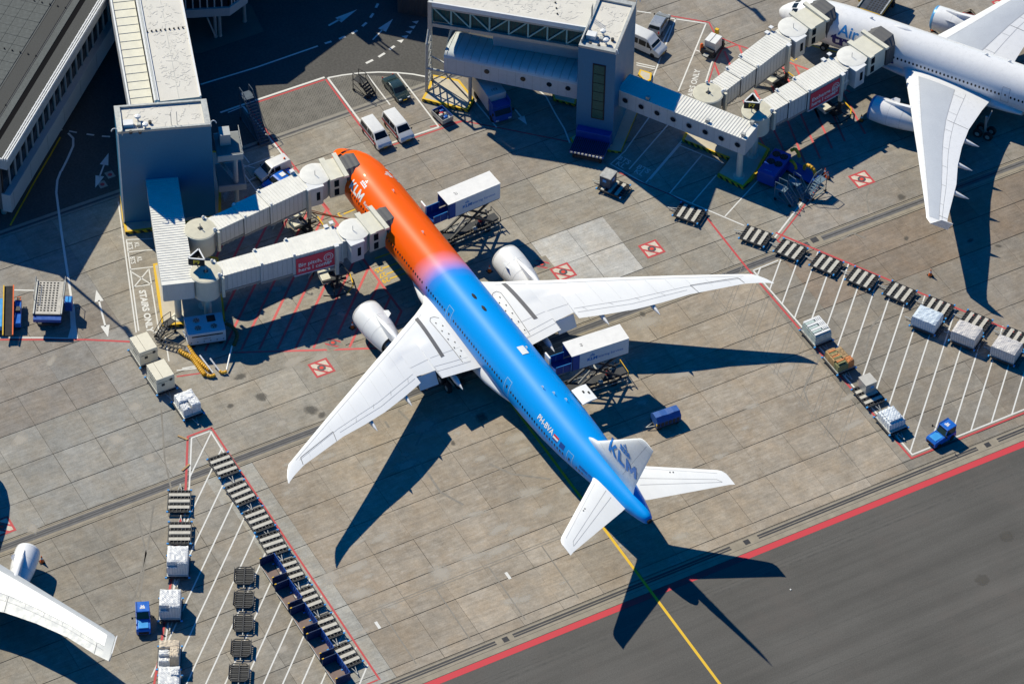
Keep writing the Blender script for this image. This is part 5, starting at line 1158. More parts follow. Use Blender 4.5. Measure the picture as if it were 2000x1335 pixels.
    for s_ in (-1,1):
        y=s_*(wd/2+.22); MB().bar((xl,y,3.0),(xl,y,zr+.15),.42,.42).build('lift_column',CREAM,t); MB().bar((xl,y,.9),(xl,y,3.2),.28,.28).build('lift_piston',BLACK,t)
        MB().cbox((xl,y,zr+.2),(.55,.55,.14)).build('column_cap',WHITE,t)
    bog=MB().box(xl-.35,xl+.35,-wd/2-.4,wd/2+.4,.75,1.2).build('bogie_beam',DARK,t)
    MB().box(xl-1.5,xl-.4,-.8,.7,.8,1.5).build('hydraulic_pack',CREAM,bog,bevel=.06); MB().bar((xl-1.6,-1.0,1.5),(xl+1.4,-1.0,1.1),.25).build('drive_arm',DARK,bog); MB().bar((xl-1.6,.6,1.55),(xl+.5,.6,1.55),.3).build('cylinder',CREAM,bog)
    for s_ in (-1,1):
        for e in (-1,1): MB().wheel(xl+.0,s_*.75+e*.25,.55,.55,.36).build('wheel',BLACK,bog,smooth=40)
    hoop=[(xl-2.0,-2.3,.55),(xl-.8,-2.9,.5),(xl+.9,-2.9,.5),(xl+2.0,-1.9,.5),(xl+2.3,0,.5),(xl+2.0,1.9,.5),(xl+.9,2.8,.5),(xl-1.2,2.6,.55),(xl-2.0,1.2,.7)]
    MB().path(hoop,.07).build('safety_hoop',BLACK,bog); MB().path([Vector(p)+Vector((0,0,.03)) for p in hoop[2:5]],.085).build('hoop_marking',YELLOW,bog)
    for p in hoop[1:-1]: MB().tube(p,(lerp(p[0],xl,.75),p[1]*.3,.8),.05,n=5).build('hoop_stay',BLACK,bog)
    # cab
    ca=heading(C0,F0)-an; cl_=local((D,0),ca); DF=math.hypot(F0.x-C0.x,F0.y-C0.y)
    zc=zr+.25
    cabm=MB().lathe([(zc-3.0,1.72),(zc-.15,1.75)],(D,0,0),n=28).build('cab',BRIDGE,t,smooth=40)
    MB().lathe([(zc-.15,1.9),(zc,1.92),(zc+.06,1.5),(zc+.1,.1)],(D,0,0),n=30).build('cab_roof',mat('cab_roof',(.74,.73,.69),.5,var=.08,scale=1.2),cabm,smooth=30)
    MB().tube((D-.2,-.2,zc+.08),(D-.2,-.2,zc+.8),.04,n=6).build('antenna_rod',GALV,cabm); 
    def cb(x0,x1,y0,y1,z0,z1,m,nm,par):
        mb=MB(); mb.box(x0,x1,y0,y1,z0,z1); mb.v=[cl_(*v) for v in mb.v]; return mb.build(nm,m,par)
    svc=cb(-1.6,.1,-2.25,-1.2,zc-3.0,zc-.12,BRIDGE,'service_room',cabm); cb(-1.7,.2,-2.35,-1.1,zc-.12,zc-.02,WHITE,'service_roof',svc); cb(-.75,-.3,-2.29,-2.24,zc-2.2,zc-.9,GLASS,'window',svc)
    corr=cb(1.2,DF-1.1,-1.75,1.75,zc-2.95,zc+.05,CREAM,'corridor',cabm)
    cb(1.2,1.9,-2.05,2.05,zc+.05,zc+.28,CREAM,'roof_beam',corr); cb(DF-1.5,DF-.95,-2.2,2.2,zc+.1,zc+.42,CREAM,'roof_beam',corr); 
    for a_,b_ in ((-1.1,-.3),(-2.5,-1.7)): cb(1.75,2.35,-1.8,-1.74,zc+a_-.2,zc+b_,GLASS,'window',corr)
    # bellows canopy against the fuselage
    mb=MB(); n=7
    rgs=[]
    for k in range(n):
        x=DF-1.0+1.45*k/(n-1); e=.08*(k%2); w2=1.95+e; zt_=zc+.30+e+.05*k; dp=.14*k
        rgs.append([cl_(x,-w2,zc-2.9),cl_(x+dp*0,-w2,zt_-.7),cl_(x+dp*.6,-w2*.55,zt_),cl_(x+dp*.6,w2*.55,zt_),cl_(x,w2,zt_-.7),cl_(x,w2,zc-2.9)])
    mb.rings(rgs).build('bellows_canopy',mat('bellows',(.10,.10,.105),.75,var=.15,scale=3),cabm)
    MB().path([cl_(1.5,-1.6,.9)]+[cl_(1.0,-1.7,3.0)],.03,5).build('cable',BLACK,cabm) if False else None
    # service stair beside the cab
    mb=MB()
    for k in range(12):
        x=D-2.4-.26*k; z=4.5-.36*k; mb.box(x,x+.28,1.55,2.35,z-.05,z)
    mb.bar((D-2.3,1.55,4.5),(D-5.4,1.55,.2),.08,.2); mb.bar((D-2.3,2.35,4.5),(D-5.4,2.35,.2),.08,.2); mb.bar((D-2.3,2.35,5.5),(D-5.4,2.35,1.2),.05)
    mb.build('service_stair',GALV,t)
    for q in ((D-2.2,1.6),): MB().cbox((q[0],q[1]+.2,zr+.55),(.5,.5,.1)).build('floodlight',WHITE,t); MB().tube((D-2.2,1.8,zr-.2),(D-2.2,1.8,zr+.5),.06,n=6).build('lamp_post',GALV,t)
    return t
jet_bridge('rear jet bridge with a red advertising panel at the orange airliner',(402,531),(691,447),(757,421),[(.07,.345),(.34,.56),(.555,.89)],('Big pitch,','here I come'),leg=.845)
jet_bridge('front jet bridge without a panel at the orange airliner nose',(391,447),(616,339),(683,320),[(.08,.33),(.325,.55),(.545,.89)],leg=.87)
jet_bridge('jet bridge with a red advertising panel at the white airliner',(1478,216),(1664,109),(1722,72),[(.09,.27),(.265,.46),(.455,.86)],('Exchange program,','here I come'),zr=7.2,leg=.80)
jet_bridge('plain jet bridge nearest the nose of the white airliner',(1383,182),(1549,52),(1608,18),[(.10,.30),(.295,.47),(.465,.86)],zr=7.2,leg=.82)
# gate sign boards
def gate_sign(q,txt,label):
    p=at(*q,7.6); t=thing('gate_sign',label,'sign',(p.x,p.y,0),rad(55))
    MB().tube((0,0,7.3),(0,0,8.3),.07,n=8).build('post',GALV,t)
    for a in (0,120,240):
        c,s=math.cos(rad(a)),math.sin(rad(a)); r=.55
        mb=MB(); mb.box(-.95,.95,-.04,.04,8.3,9.35); mb.v=[(c*x-s*(y-r),s*x+c*(y-r),z) for x,y,z in mb.v]; f_=mb.build('sign_board',BLACK,t)
        me=text_mesh(txt,.85,.02); me.materials.clear(); me.materials.append(mat('sign_yellow',(.85,.62,.02),.5,var=.02)); me.transform(Matrix.Rotation(rad(a),4,'Z')@frame((0,-r-.05,8.82),(1,0,0),(0,0,1))); o=bpy.data.objects.new('sign_lettering',me); COL.objects.link(o); o.parent=f_
        mb=MB(); mb.box(-1.0,1.0,-.1,.06,9.36,9.44); mb.v=[(c*x-s*(y-r),s*x+c*(y-r),z) for x,y,z in mb.v]; mb.build('sign_frame',WHITE,t)
gate_sign((386,520),'F9','triangular gate sign on the left rotunda')
gate_sign((1468,215),'F7','triangular gate sign marked F7 on the right rotunda')
# ------------------------------------------------------------------ external stairs on the right side of the left tower
es=thing('external_stair','grey balcony stair stacked on the right flank of the left tower','stair',(-.6,-15.6,0),heading(PL[1],PL[2]))
# local x runs back along the tower flank, local y outward(negative = right of heading) 
for z,y1 in ((8.6,-3.2),(3.6,-3.4)):
    lp=MB().box(.2,4.4,y1,-.05,z,z+.9).build('balcony_parapet',TERRW,es); MB().box(.35,4.25,y1+.15,-.05,z+.3,z+.94).build('balcony_floor',mat('balcony_floor',(.20,.21,.21),.7),es)
    for k in range(8): MB().tube((.35+.55*k,y1+.1,z+.9),(.35+.55*k,y1+.1,z+1.9),.03,n=5).build('baluster',GALV,es)
    MB().tube((.3,y1+.1,z+1.9),(4.3,y1+.1,z+1.9),.04,n=6).build('handrail',GALV,es)
for k in range(14): MB().box(.3,1.5,-.3-.17*k,-.12-.17*k,8.4-.33*k,8.46-.33*k).build('tread',GALV,es)
for k in range(11): MB().box(1.8,3.0,-2.6+.17*k,-2.42+.17*k,3.4-.3*k,3.46-.3*k).build('tread',GALV,es)
MB().lathe([(0,.3),(8.6,.3)],(.8,-2.2,0),n=12).build('column',TERRW,es); MB().box(2.0,3.6,-1.9,-.6,9.5,11.2).build('door_hood',TERRW,es)
# floodlight masts standing outside the picture, their shadows fall into it
def mast(p,h,label):
    t=thing('floodlight_mast',label,'light mast',(p[0],p[1],0)); MB().lathe([(0,.45),(.5,.3),(h,.16)],(0,0,0),n=12).build('mast',GALV,t,smooth=40); MB().box(-1.2,1.2,-.25,.25,h-.6,h).build('lamp_head',GALV,t); 
    for k in range(4): MB().cbox((-.9+.6*k,.2,h-.35),(.4,.3,.4)).build('floodlight',DARK,t)
mast((-14.0,-40.45),25.5,'tall floodlight mast by the terminal end, outside the left edge')
mast((-25.2,56.3),22,'tall floodlight mast outside the top edge')
print('buildings ok')
# ------------------------------------------------------------------ more markings at the right stand
zb=lambda x,y:(1080+x/3.3333,130+y/3.3333)
for q in [((630,325),(490,520),(470,550),(375,635),(610,768),(1010,935),(1245,1035)),((495,670),(750,378)),((605,755),(865,452)),((632,735),(835,500)),((760,825),(970,575)),((905,890),(1065,705)),((1120,975),(1345,730)),((820,510),(1115,632))]: line([zb(*p) for p in q],.17,PW,apron,.007)
line([zb(*p) for p in ((430,690),(600,765),(760,832),(965,945))],.2,PR,apron,.009)
tr_=heading(at(*zb(420,600)),at(*zb(500,640)))
for q in ((462,610),(588,668)): ground_text('BTS',at(*zb(*q)),1.1,tr_,PW,bold=.015)
for q in ((440,640),(560,690)): ground_text('KL',at(*zb(*q)),1.1,tr_,PW,bold=.015)
line(((1513,464),(1555,410),(1596,356),(1612,332)),.22,PW,apron,.008); line(((1518,470),(1560,416),(1600,362)),.2,PR,apron,.007); line(((1518,470),(1526,474)),.2,PR,apron,.007)
for q in [((1268,170),(1320,36)),((1325,178),(1379,46)),((1310,36),(1379,46)),((1378,161),(1391,120)),((1359,98),(1378,105)),((1243,123),(1280,131)),((1243,127),(1279,135)),((1244,22),(1272,26)),((1281,110),(1310,50))]: line(q,.18,PW,apron,.007)
line(((1302,30),(1385,44),(1398,70),(1440,88),(1470,98)),.2,PR,apron,.008); line(((1383,163),(1396,122),(1405,150)),.2,PR,apron,.008)
line(((1396,122),(1410,96),(1440,88)),.2,PR,apron,.006)
ground_text('STAIRS ONLY',at(1354,168),1.05,heading(at(1345,200),at(1362,140)),PW,bold=.02)
hp=[((1443,88),(1462,140)),((1415,100),(1432,142)),((1397,128),(1407,152)),((1452,196),(1470,232)),((1474,176),(1494,214)),((1500,150),(1520,195)),((1524,120),(1560,205)),((1553,128),(1600,230)),((1480,262),(1498,294)),((1507,245),(1532,296)),((1535,228),(1572,318)),((1560,214),(1602,310)),((1587,203),(1625,290)),((1612,190),(1650,276)),((1640,170),(1690,262)),((1535,120),(1590,140)),((1590,140),(1660,180))]
for q in hp: line(q,.28,PRF,apron,.006)
line(((1557,110),(1577,86),(1601,94),(1635,102)),.25,PY,apron,.009); ground_text('13',at(1550,116),1.0,heading(at(1545,120),at(1556,112))+math.pi/2*0,PY,bold=.02)
line(((1480,286),(1503,295)),.15,PY,apron,.009)
# lane lines under the pier bridge
z6=lambda x,y:(840+x/4.762,y/4.762)
for q in [((380,900),(620,1185)),((1000,830),(1080,900),(1160,1050),(1250,1200),(1300,1330)),((790,1020),(860,1100))]: line([z6(*p) for p in q],.2,PW,apron,.007)
arrow(at(*z6(800,1030)),at(*z6(900,1160)),PW,apron,.2,1.6,.5); line([z6(*p) for p in ((0,1180),(300,1125),(700,1200),(1300,1320))],.2,PR,apron,.006)
# ------------------------------------------------------------------ dollies
ROLL=mat('roller_steel',(.10,.10,.10),.5,.5,var=.3)
def make_dolly():
    t=thing('cargo_dolly','','dolly',(0,0,0))
    f=MB()
    for y in (-1.28,1.28): f.box(-1.66,1.66,y-.05,y+.05,.40,.56)
    for x in (-1.66,-1.0,-.33,.33,1.0,1.66): f.box(x-.045,x+.045,-1.28,1.28,.38,.50)
    for x in (-1.1,1.1): f.box(x-.05,x+.05,-.9,.9,.25,.36)
    f.build('deck_frame',DARK,t)
    for x in (-.95,0,.95): MB().box(x-.22,x+.22,-1.2,1.2,.52,.57).build('deck_board',DECK,t)
    for x in (-1.42,-.48,.48,1.42):
        m=MB()
        for k in range(6):
            y=-1.05+.42*k
            m.tube((x-.2,y,.5),(x+.2,y,.5),.05,n=6)
        for k in range(3): m.box(x-.2,x-.17,-.95+.8*k,-.65+.8*k,.5,.56)
        m.build('rollers',ROLL,t); MB().box(x-.2,x+.2,-1.2,1.2,.40,.43).build('roller_tray',BLACK,t)
    for sx in (-1,1):
        for sy in (-1,1):
            MB().cbox((sx*1.66,sy*1.3,.52),(.16,.24,.16)).build('corner_guide',SKYB,t); MB().wheel(sx*1.1,sy*.95,.2,.2,.14,12).build('wheel',BLACK,t)
    MB().bar((1.7,.25,.35),(2.7,0,.28),.07).add([],[]).bar((1.7,-.25,.35),(2.7,0,.28),.07).cbox((2.78,0,.28),(.2,.12,.08)).build('tow_bar',GALV,t)
    m=MB()
    for k in range(5): m.bar((-1.72,-1.1+.55*k,.30),(-2.0,-1.1+.55*k,.2),.05)
    m.bar((-2.0,-1.15,.2),(-2.0,1.15,.2),.06); m.build('rear_step',DARK,t)
    return t
D0=make_dolly(); D0_used=[False]
def dolly(p,rz,label,group):
    if not D0_used[0]:
        D0_used[0]=True; D0.location=(p[0],p[1],0); D0.rotation_euler=(0,0,rz); D0['label']=label; D0['group']=group; return D0
    return dup(D0,(p[0],p[1],0),rz,label,group)
ORD=['first','second','third','fourth','fifth','sixth','seventh','eighth','ninth','tenth']
rowR=[(1476,461),(1544,488),(1614,515),(1684,543),(1757,571),(1831,600),(1905,628),(1984,660)]
aR=heading(at(*rowR[0],.5),at(*rowR[-1],.5))
for k,q in enumerate(rowR): dolly(at(*q,.5),aR+math.pi+rad(random.uniform(-3.5,3.5)),'empty flat dolly, %s from the left in the slanting row near the white airliner wing'%ORD[k],'empty dollies along the right bay')
rowL=[(447,907),(478,962),(509,1018),(539,1060),(569,1114),(599,1163),(630,1217),(663,1268),(697,1312)]
for k in range(8):
    q=rowL[k]; 
for k in range(8):
    x=[37.75,42.5,47.1,51.1,55.7,60.3,65.0,69.7][k]; dolly((x+random.uniform(-.15,.15),-33.55-.06*k+random.uniform(-.12,.12),0),rad(180)+rad(random.uniform(-1.2,1.2)) if False else rad(random.uniform(-3,3)),'empty flat dolly, %s from the top of the long diagonal row'%ORD[k],'empty dollies along the left bay')
cA,cB=at(350,978,.5),at(331,1318,.5); aC=heading(cA,cB)
for k,q in enumerate([(350,978),(351,1040)]): dolly(at(*q,.5),aC+math.pi,['empty dolly at the head of the column left of the slanted lines','empty dolly second in the column, touching the white pallet'][k],'dollies in the left column')
dolly(at(1346,416,.5),rad(216),'lone empty dolly on the shadow edge below the right island','single dollies on the right stand')
# ------------------------------------------------------------------ pallet loads
def load(name,label,p,rz,blocks,mats,cat,group=None,z0=.58,net=None):
    t=thing(name,label,cat,(p[0],p[1],z0),rz,group)
    MB().box(-1.55,1.55,-1.22,1.22,0,.06).build('pallet_sheet',ALU,t)
    R=random.Random(sum(map(ord,label)))
    for i,(x0,x1,y0,y1,z1) in enumerate(blocks):
        mb=MB(); n=9; rg=[]
        # wrapped block: uneven top, bulging sides
        hv=[[R.uniform(-.05,.05) for _ in range(n+1)] for _ in range(n+1)]
        def P_(a,b,zf):
            ex=min(a,n-a,b,n-b); return (lerp(x0,x1,a/n)+R.uniform(-.012,.012),lerp(y0,y1,b/n)+R.uniform(-.012,.012),zf)
        top=[[P_(a,b,z1+hv[a][b]-(.07 if min(a,n-a,b,n-b)==0 else 0)) for b in range(n+1)] for a in range(n+1)]
        vs=[p for r_ in top for p in r_]; fs=[(a*(n+1)+b,(a+1)*(n+1)+b,(a+1)*(n+1)+b+1,a*(n+1)+b+1) for a in range(n) for b in range(n)]
        mb.add(vs,fs)
        edge=[top[a][0] for a in range(n+1)]+[top[n][b] for b in range(1,n+1)]+[top[a][n] for a in range(n-1,-1,-1)]+[top[0][b] for b in range(n-1,0,-1)]
        cx,cy=(x0+x1)/2,(y0+y1)/2
        rows=[edge]
        for kz,f in ((.72,1.03),(.42,1.045),(.15,1.03),(0,1.0)):
            rows.append([(cx+(e[0]-cx)*(f+R.uniform(-.012,.012)),cy+(e[1]-cy)*(f+R.uniform(-.012,.012)),lerp(.07,e[2],kz)) for e in edge])
        mb.rings(rows,cap=False); o=mb.build('cargo_block',mats[i%len(mats)],t)
    return t
def sx_(l): return l
def dload(q,zt,rz,label,blocks,mats,grp,dl,dg,tow=0):
    p=at(*q,zt); dolly(p,rz+tow,dl,dg); return load('cargo_pallet',label,p,rz,blocks,mats,'cargo',grp)
aU=rad(1.2)
# stack of crossed boxes, teal-white
R=random.Random(2)
bl=[(-1.4,1.4,-1.1,1.1,1.35)]
t=dload((1596,638),1.9,aU,'netted pallet of pale green cartons at the head of the right bay line',bl,[GREENW],'pallets in the right bay','dolly under the pale green cartons','loaded dollies in the right bay')
for k in range(7): MB().box(-1.4+.4*k,-1.1+.4*k,-1.1,.1 if k%2 else 1.05,1.40,1.52+.03*(k%3)).build('carton',GREENW if k%2 else WHITE,t)
for k in range(4): MB().box(-1.3,.9,.25+.22*k,.4+.22*k,1.53,1.6).build('carton',WHITE,t)
for z in (.35,.7,1.05):
    MB().box(-1.43,1.43,-1.13,1.13,z,z+.03).build('strap',DARK,t)
t=dload((1640,694),1.7,aU,'pallet of stacked brown and orange boxes in the right bay',[(-1.4,.5,-1.1,.2,1.2),(-1.4,.5,.25,1.1,.95),(.55,1.45,-1.1,.3,1.0),(.55,1.45,.32,1.12,1.15)],[CARD,mat('brown_box',(.36,.24,.12),.8,var=.25,scale=4),mat('green_box',(.22,.22,.10),.8,var=.3,scale=4),mat('orange_box',(.60,.22,.07),.7,var=.25,scale=4)],'pallets in the right bay','dolly under the brown boxes','loaded dollies in the right bay')
for k in range(9): MB().box(-1.35+.3*k,-1.12+.3*k,-.95,-.1+.1*(k%3),1.17,1.28+.05*(k%2)).build('box',[CARD,mat('orange_box',(0,0,0)),mat('green_box',(0,0,0))][k%3],t)
p=at(1693,748,1.9); dolly((p.x+.6,p.y,0),aU,'dolly under the small grey container','loaded dollies in the right bay')
t=thing('air_cargo_container','small grey metal container on a dolly in the right bay','container',(p.x-.35,p.y+.35,.58),aU)
MB().box(-.8,.8,-.75,.75,.0,1.45).build('shell',ALU,t,bevel=.03); MB().box(.81,.84,-.1,.35,.7,1.0).build('label_plate',SKYB,t); MB().box(-.84,.84,-.79,.79,1.45,1.5).build('roof',mat('container_lid',(.50,.48,.44),.6),t)
dload((1742,810),1.75,aU,'silver netted pallet at the lower end of the right bay line',[(-1.3,1.2,-1.05,1.05,1.1),(-1.0,.95,-.85,.85,1.38)],[NETS],'pallets in the right bay','dolly under the silver netted pallet','loaded dollies in the right bay')
for k,(q,m_,nm) in enumerate([((1812,615),NETB,'blue-white wrapped pallet'),((1889,644),NETC,'cream netted pallet between two others'),((1967,674),NETC,'cream netted pallet at the right edge')]):
    dload(q,2.0,aR,nm+' in front of the slanting dolly row',[(-1.5,1.5,-1.15,1.15,1.5+.05*k)],[m_],'pallets before the slanting row',['dolly under the blue-white pallet','dolly under the middle cream pallet','dolly under the right-edge cream pallet'][k],'loaded dollies before the slanting row',math.pi)
for k,(q,lab,bl,mm) in enumerate([((347,1090),'white netted pallet, topmost in the left column',[(-1.35,1.05,-1.15,1.15,2.0),(1.06,1.35,-1.15,0,1.3),(1.06,1.35,.02,1.15,2.0)],[NETW]),((332,1174),'white netted pallet beside the blue tractor',[(-1.35,1.0,-1.15,1.15,1.9),(1.01,1.35,-1.15,-.1,1.2),(1.01,1.35,-.05,1.15,1.9)],[NETW]),((330,1268),'pallet of pale brown and white cartons in the left column',[(-1.3,-.2,-1.1,1.1,1.5),(-.15,.6,-1.1,.1,1.25),(-.15,1.25,.15,1.1,1.65),(.65,1.3,-1.1,.1,.9)],[mat('carton_beige',(.60,.50,.38),.6,var=.25,scale=4),WRAP]),((330,1325),'white netted pallet at the bottom edge',[(-1.35,1.3,-1.15,1.15,1.9),(-1.0,0,.2,1.1,2.1)],[NETW])]):
    dload(q,1.9,aC,lab,bl,mm,'pallets in the left column',['dolly under the topmost white pallet','dolly under the pallet beside the tractor','dolly under the brown carton pallet','dolly under the bottom-edge pallet'][k],'dollies in the left column')
aM=heading(at(281,673,2.8),at(314,723,2.8))
for k,q in enumerate([(280,668),(313,721)]):
    p=at(*q,2.75); dolly(p,aM,['dolly under the upper cream container','dolly under the lower cream container'][k],'dollies near the left air unit')
    t=thing('air_cargo_container',['cream cargo container touching the shadow of the mast, upper of the pair','cream cargo container with dark markings, lower of the pair'][k],'container',(p.x,p.y,.58),aM,'cream containers by the left island')
    MB().box(-1.45,1.45,-1.15,1.15,.06,2.15).build('shell',CONT,t,bevel=.05); MB().box(-1.5,1.5,-1.2,1.2,0,.08).build('base',ALU,t)
    for s in (-1,1):
        MB().box(-1.46,1.46,s*1.155-.012,s*1.155+.012,1.5,1.56).build('seam',DARK,t); MB().box(-.5,.5,s*1.16-.012,s*1.16+.012,1.0,1.12).build('marking',DARK,t)
    MB().box(1.452,1.47,-1.0,1.0,1.5,1.55).build('seam',DARK,t); MB().box(1.452,1.472,-.55,-.15,.9,1.3).build('marking',DARK,t); MB().box(1.452,1.472,.5,.85,1.35,1.75).build('marking',DARK,t); MB().box(-1.46,1.46,-.3,-.27,2.15,2.165).build('roof_seam',DARK,t)
    for e in range(7): MB().cbox((-1.3+.43*e,-1.16,2.12),(.06,.05,.1)).build('lashing',DARK,t); MB().cbox((-1.3+.43*e,1.16,2.12),(.06,.05,.1)).build('lashing',DARK,t)
dload((366,780),1.85,aM,'wrapped pallet of white and dark cartons left of the red painted corner',[(-1.3,.1,-1.1,1.1,1.45),(.15,1.3,-1.1,-.1,1.2),(.15,1.3,0,1.1,1.5)],[WRAP,NETW],'pallets by the left island','dolly under the white and dark cartons','dollies near the left air unit')
p=at(1198,365,.5); dolly(p,rad(212),'dolly carrying the dark blue container, half empty','single dollies on the right stand')
t=thing('air_cargo_container','dark blue container with pale roof on a dolly by the right shadow edge','container',(p.x-.75,p.y-.35,.58),rad(32)); MB().box(-.75,.75,-.85,.85,.02,1.65).build('shell',mat('dark_container',(.03,.06,.11),.5),t,bevel=.03); MB().box(-.78,.78,-.88,.88,1.65,1.72).build('roof',ALU,t); MB().box(.76,.78,-.3,.25,.9,1.3).build('label_plate',SKYB,t); MB().box(-.3,.2,-.88,-.86,.9,1.3).build('label_plate',SKYB,t)
# small container dollies (column of five)
def make_small():
    t=thing('container_dolly','','dolly',(0,0,0)); m=MB()
    pts=[(-1.25,-.7),(-.9,-1.05),(.9,-1.05),(1.25,-.7),(1.25,.7),(.9,1.05),(-.9,1.05),(-1.25,.7)]
    for a,b in zip(pts,pts[1:]+pts[:1]): m.bar((a[0],a[1],.45),(b[0],b[1],.45),.1)
    m.bar((-1.25,0,.45),(1.25,0,.45),.12); m.build('frame',DARK,t)
    for k in range(8):
        x=-.95+.27*k; b=MB()
        b.box(x-.05,x+.05,-.98,-.10,.42,.50); b.box(x-.05,x+.05,.10,.98,.42,.50); b.build('roller_bar',ROLL if k%2 else DARK,t)
    for k in (-1,1): MB().box(-1.0,1.0,k*1.12-.03,k*1.12+.03,.5,.75).build('side_rail',DARK,t)
    MB().bar((1.25,0,.35),(1.75,0,.3),.1).build('tow_bar',GALV,t)
    for sx in (-.8,.8):
        for sy in (-.75,.75): MB().wheel(sx,sy,.18,.18,.12,12).build('wheel',BLACK,t)
    MB().box(-1.1,1.1,-.95,.95,.24,.30).build('under_tray',BLACK,t)
    return t
S0=make_small(); sA,sB=at(477,1122,.45),at(467,1308,.45); aS=heading(sA,sB)
for k,q in enumerate([(477,1123),(476,1169),(475,1215),(471,1264),(467,1312)]):
    p=at(*q,.45); lab='dark container dolly, %s from the top of the short column'%ORD[k]
    if k==0: S0.location=(p.x,p.y,0); S0.rotation_euler=(0,0,aS); S0['label']=lab; S0['group']='column of small dark dollies'
    else: dup(S0,(p.x,p.y,0),aS+rad(random.uniform(-2,2)),lab,'column of small dark dollies')
# open blue baggage carts
def make_cart():
    t=thing('baggage_cart','','baggage cart',(0,0,0))
    MB().box(-1.6,1.6,-.85,.85,.45,.55).build('floor',mat('cart_floor',(.20,.14,.12),.8,var=.25),t)
    for x in (-1.6,1.6): 
        MB().box(x-.04,x+.04,-.9,.9,.5,1.75).build('end_wall',CARTB,t); MB().box(x-.06,x+.06,-.92,-.70,1.7,1.78).build('yellow_tip',YELLOW,t)
    cu=MB(); n=24
    rr=[]
    for k in range(n+1):
        x=-1.55+3.1*k/n; rr.append([(x,.82+.07*math.sin(k*1.9),.55),(x,.84+.05*math.sin(k*1.9+1),1.2),(x,.86+.03*math.sin(k*2.3),1.8)])
    cu.rings(rr,cap=False,closed=False).build('side_curtain',mat('curtain_blue',(.008,.09,.36),.6,var=.25,scale=4),t,fix=False); MB().tube((-1.6,.88,1.8),(1.6,.88,1.8),.05,n=6).build('curtain_rail',DBLUE,t)
    MB().box(-1.6,1.6,-.9,-.84,.5,.62).build('side_sill',GALV,t)
    for sx in (-1.1,1.1):
        for sy in (-.7,.7): MB().wheel(sx,sy,.22,.22,.16,12).build('wheel',BLACK,t)
    MB().bar((1.65,0,.4),(2.3,0,.35),.1).build('tow_bar',GALV,t); return t
C0_=make_cart()
for k,q in enumerate([(533,1112),(562,1162),(592,1208),(624,1259),(656,1309)]):
    p=at(*[(534,1113),(564,1163),(594,1210),(626,1260),(657,1309)][k],.9); p=Vector((p.x,p.y-.0,0)); lab='open blue baggage cart, %s from the top beside the long dolly row'%ORD[k]
    x=55.1+4.35*k*.985; 
    if k==0: C0_.location=(p.x,p.y,0); C0_.rotation_euler=(0,0,0); C0_['label']=lab; C0_['group']='open blue baggage carts'
    else: dup(C0_,(p.x,p.y,0),rad(random.uniform(-2,2)),lab,'open blue baggage carts')
# covered baggage cart
a,b=at(1281,822,1),at(1322,808,1); p=at(1301,806,1.6); t=thing('baggage_cart','blue tarpaulin-covered baggage cart standing alone right of the tail','baggage cart',(p.x,p.y,0),heading(b,a))
MB().rings([[(x,-.85,.5),(x,.85,.5),(x,.9,1.35),(x,.45,1.85+dz),(x,-.45,1.85+dz),(x,-.9,1.35)] for x,dz in [(-1.55,0),(-.8,.04),(0,-.03),(.8,.05),(1.55,0)]]).build('tarpaulin',mat('blue_tarp',(.02,.10,.36),.6,var=.2,scale=2,bump=.4),t); MB().box(-1.6,1.6,-.88,.88,.38,.5).build('chassis',DARK,t)
for k in range(6): MB().box(-1.3+.5*k,-.95+.5*k,.86,.93,.65,1.2).build('side_slat',DARK,t)
MB().bar((1.6,.3,.4),(2.6,0,.3),.07).bar((1.6,-.3,.4),(2.6,0,.3),.07).build('tow_bar',GALV,t)
for sx in (-1.1,1.1):
    for sy in (-.7,.7): MB().wheel(sx,sy,.22,.22,.16,12).build('wheel',BLACK,t)
MB().cbox((1.57,.75,.9),(.1,.2,.3)).build('reflector',YELLOW,t)
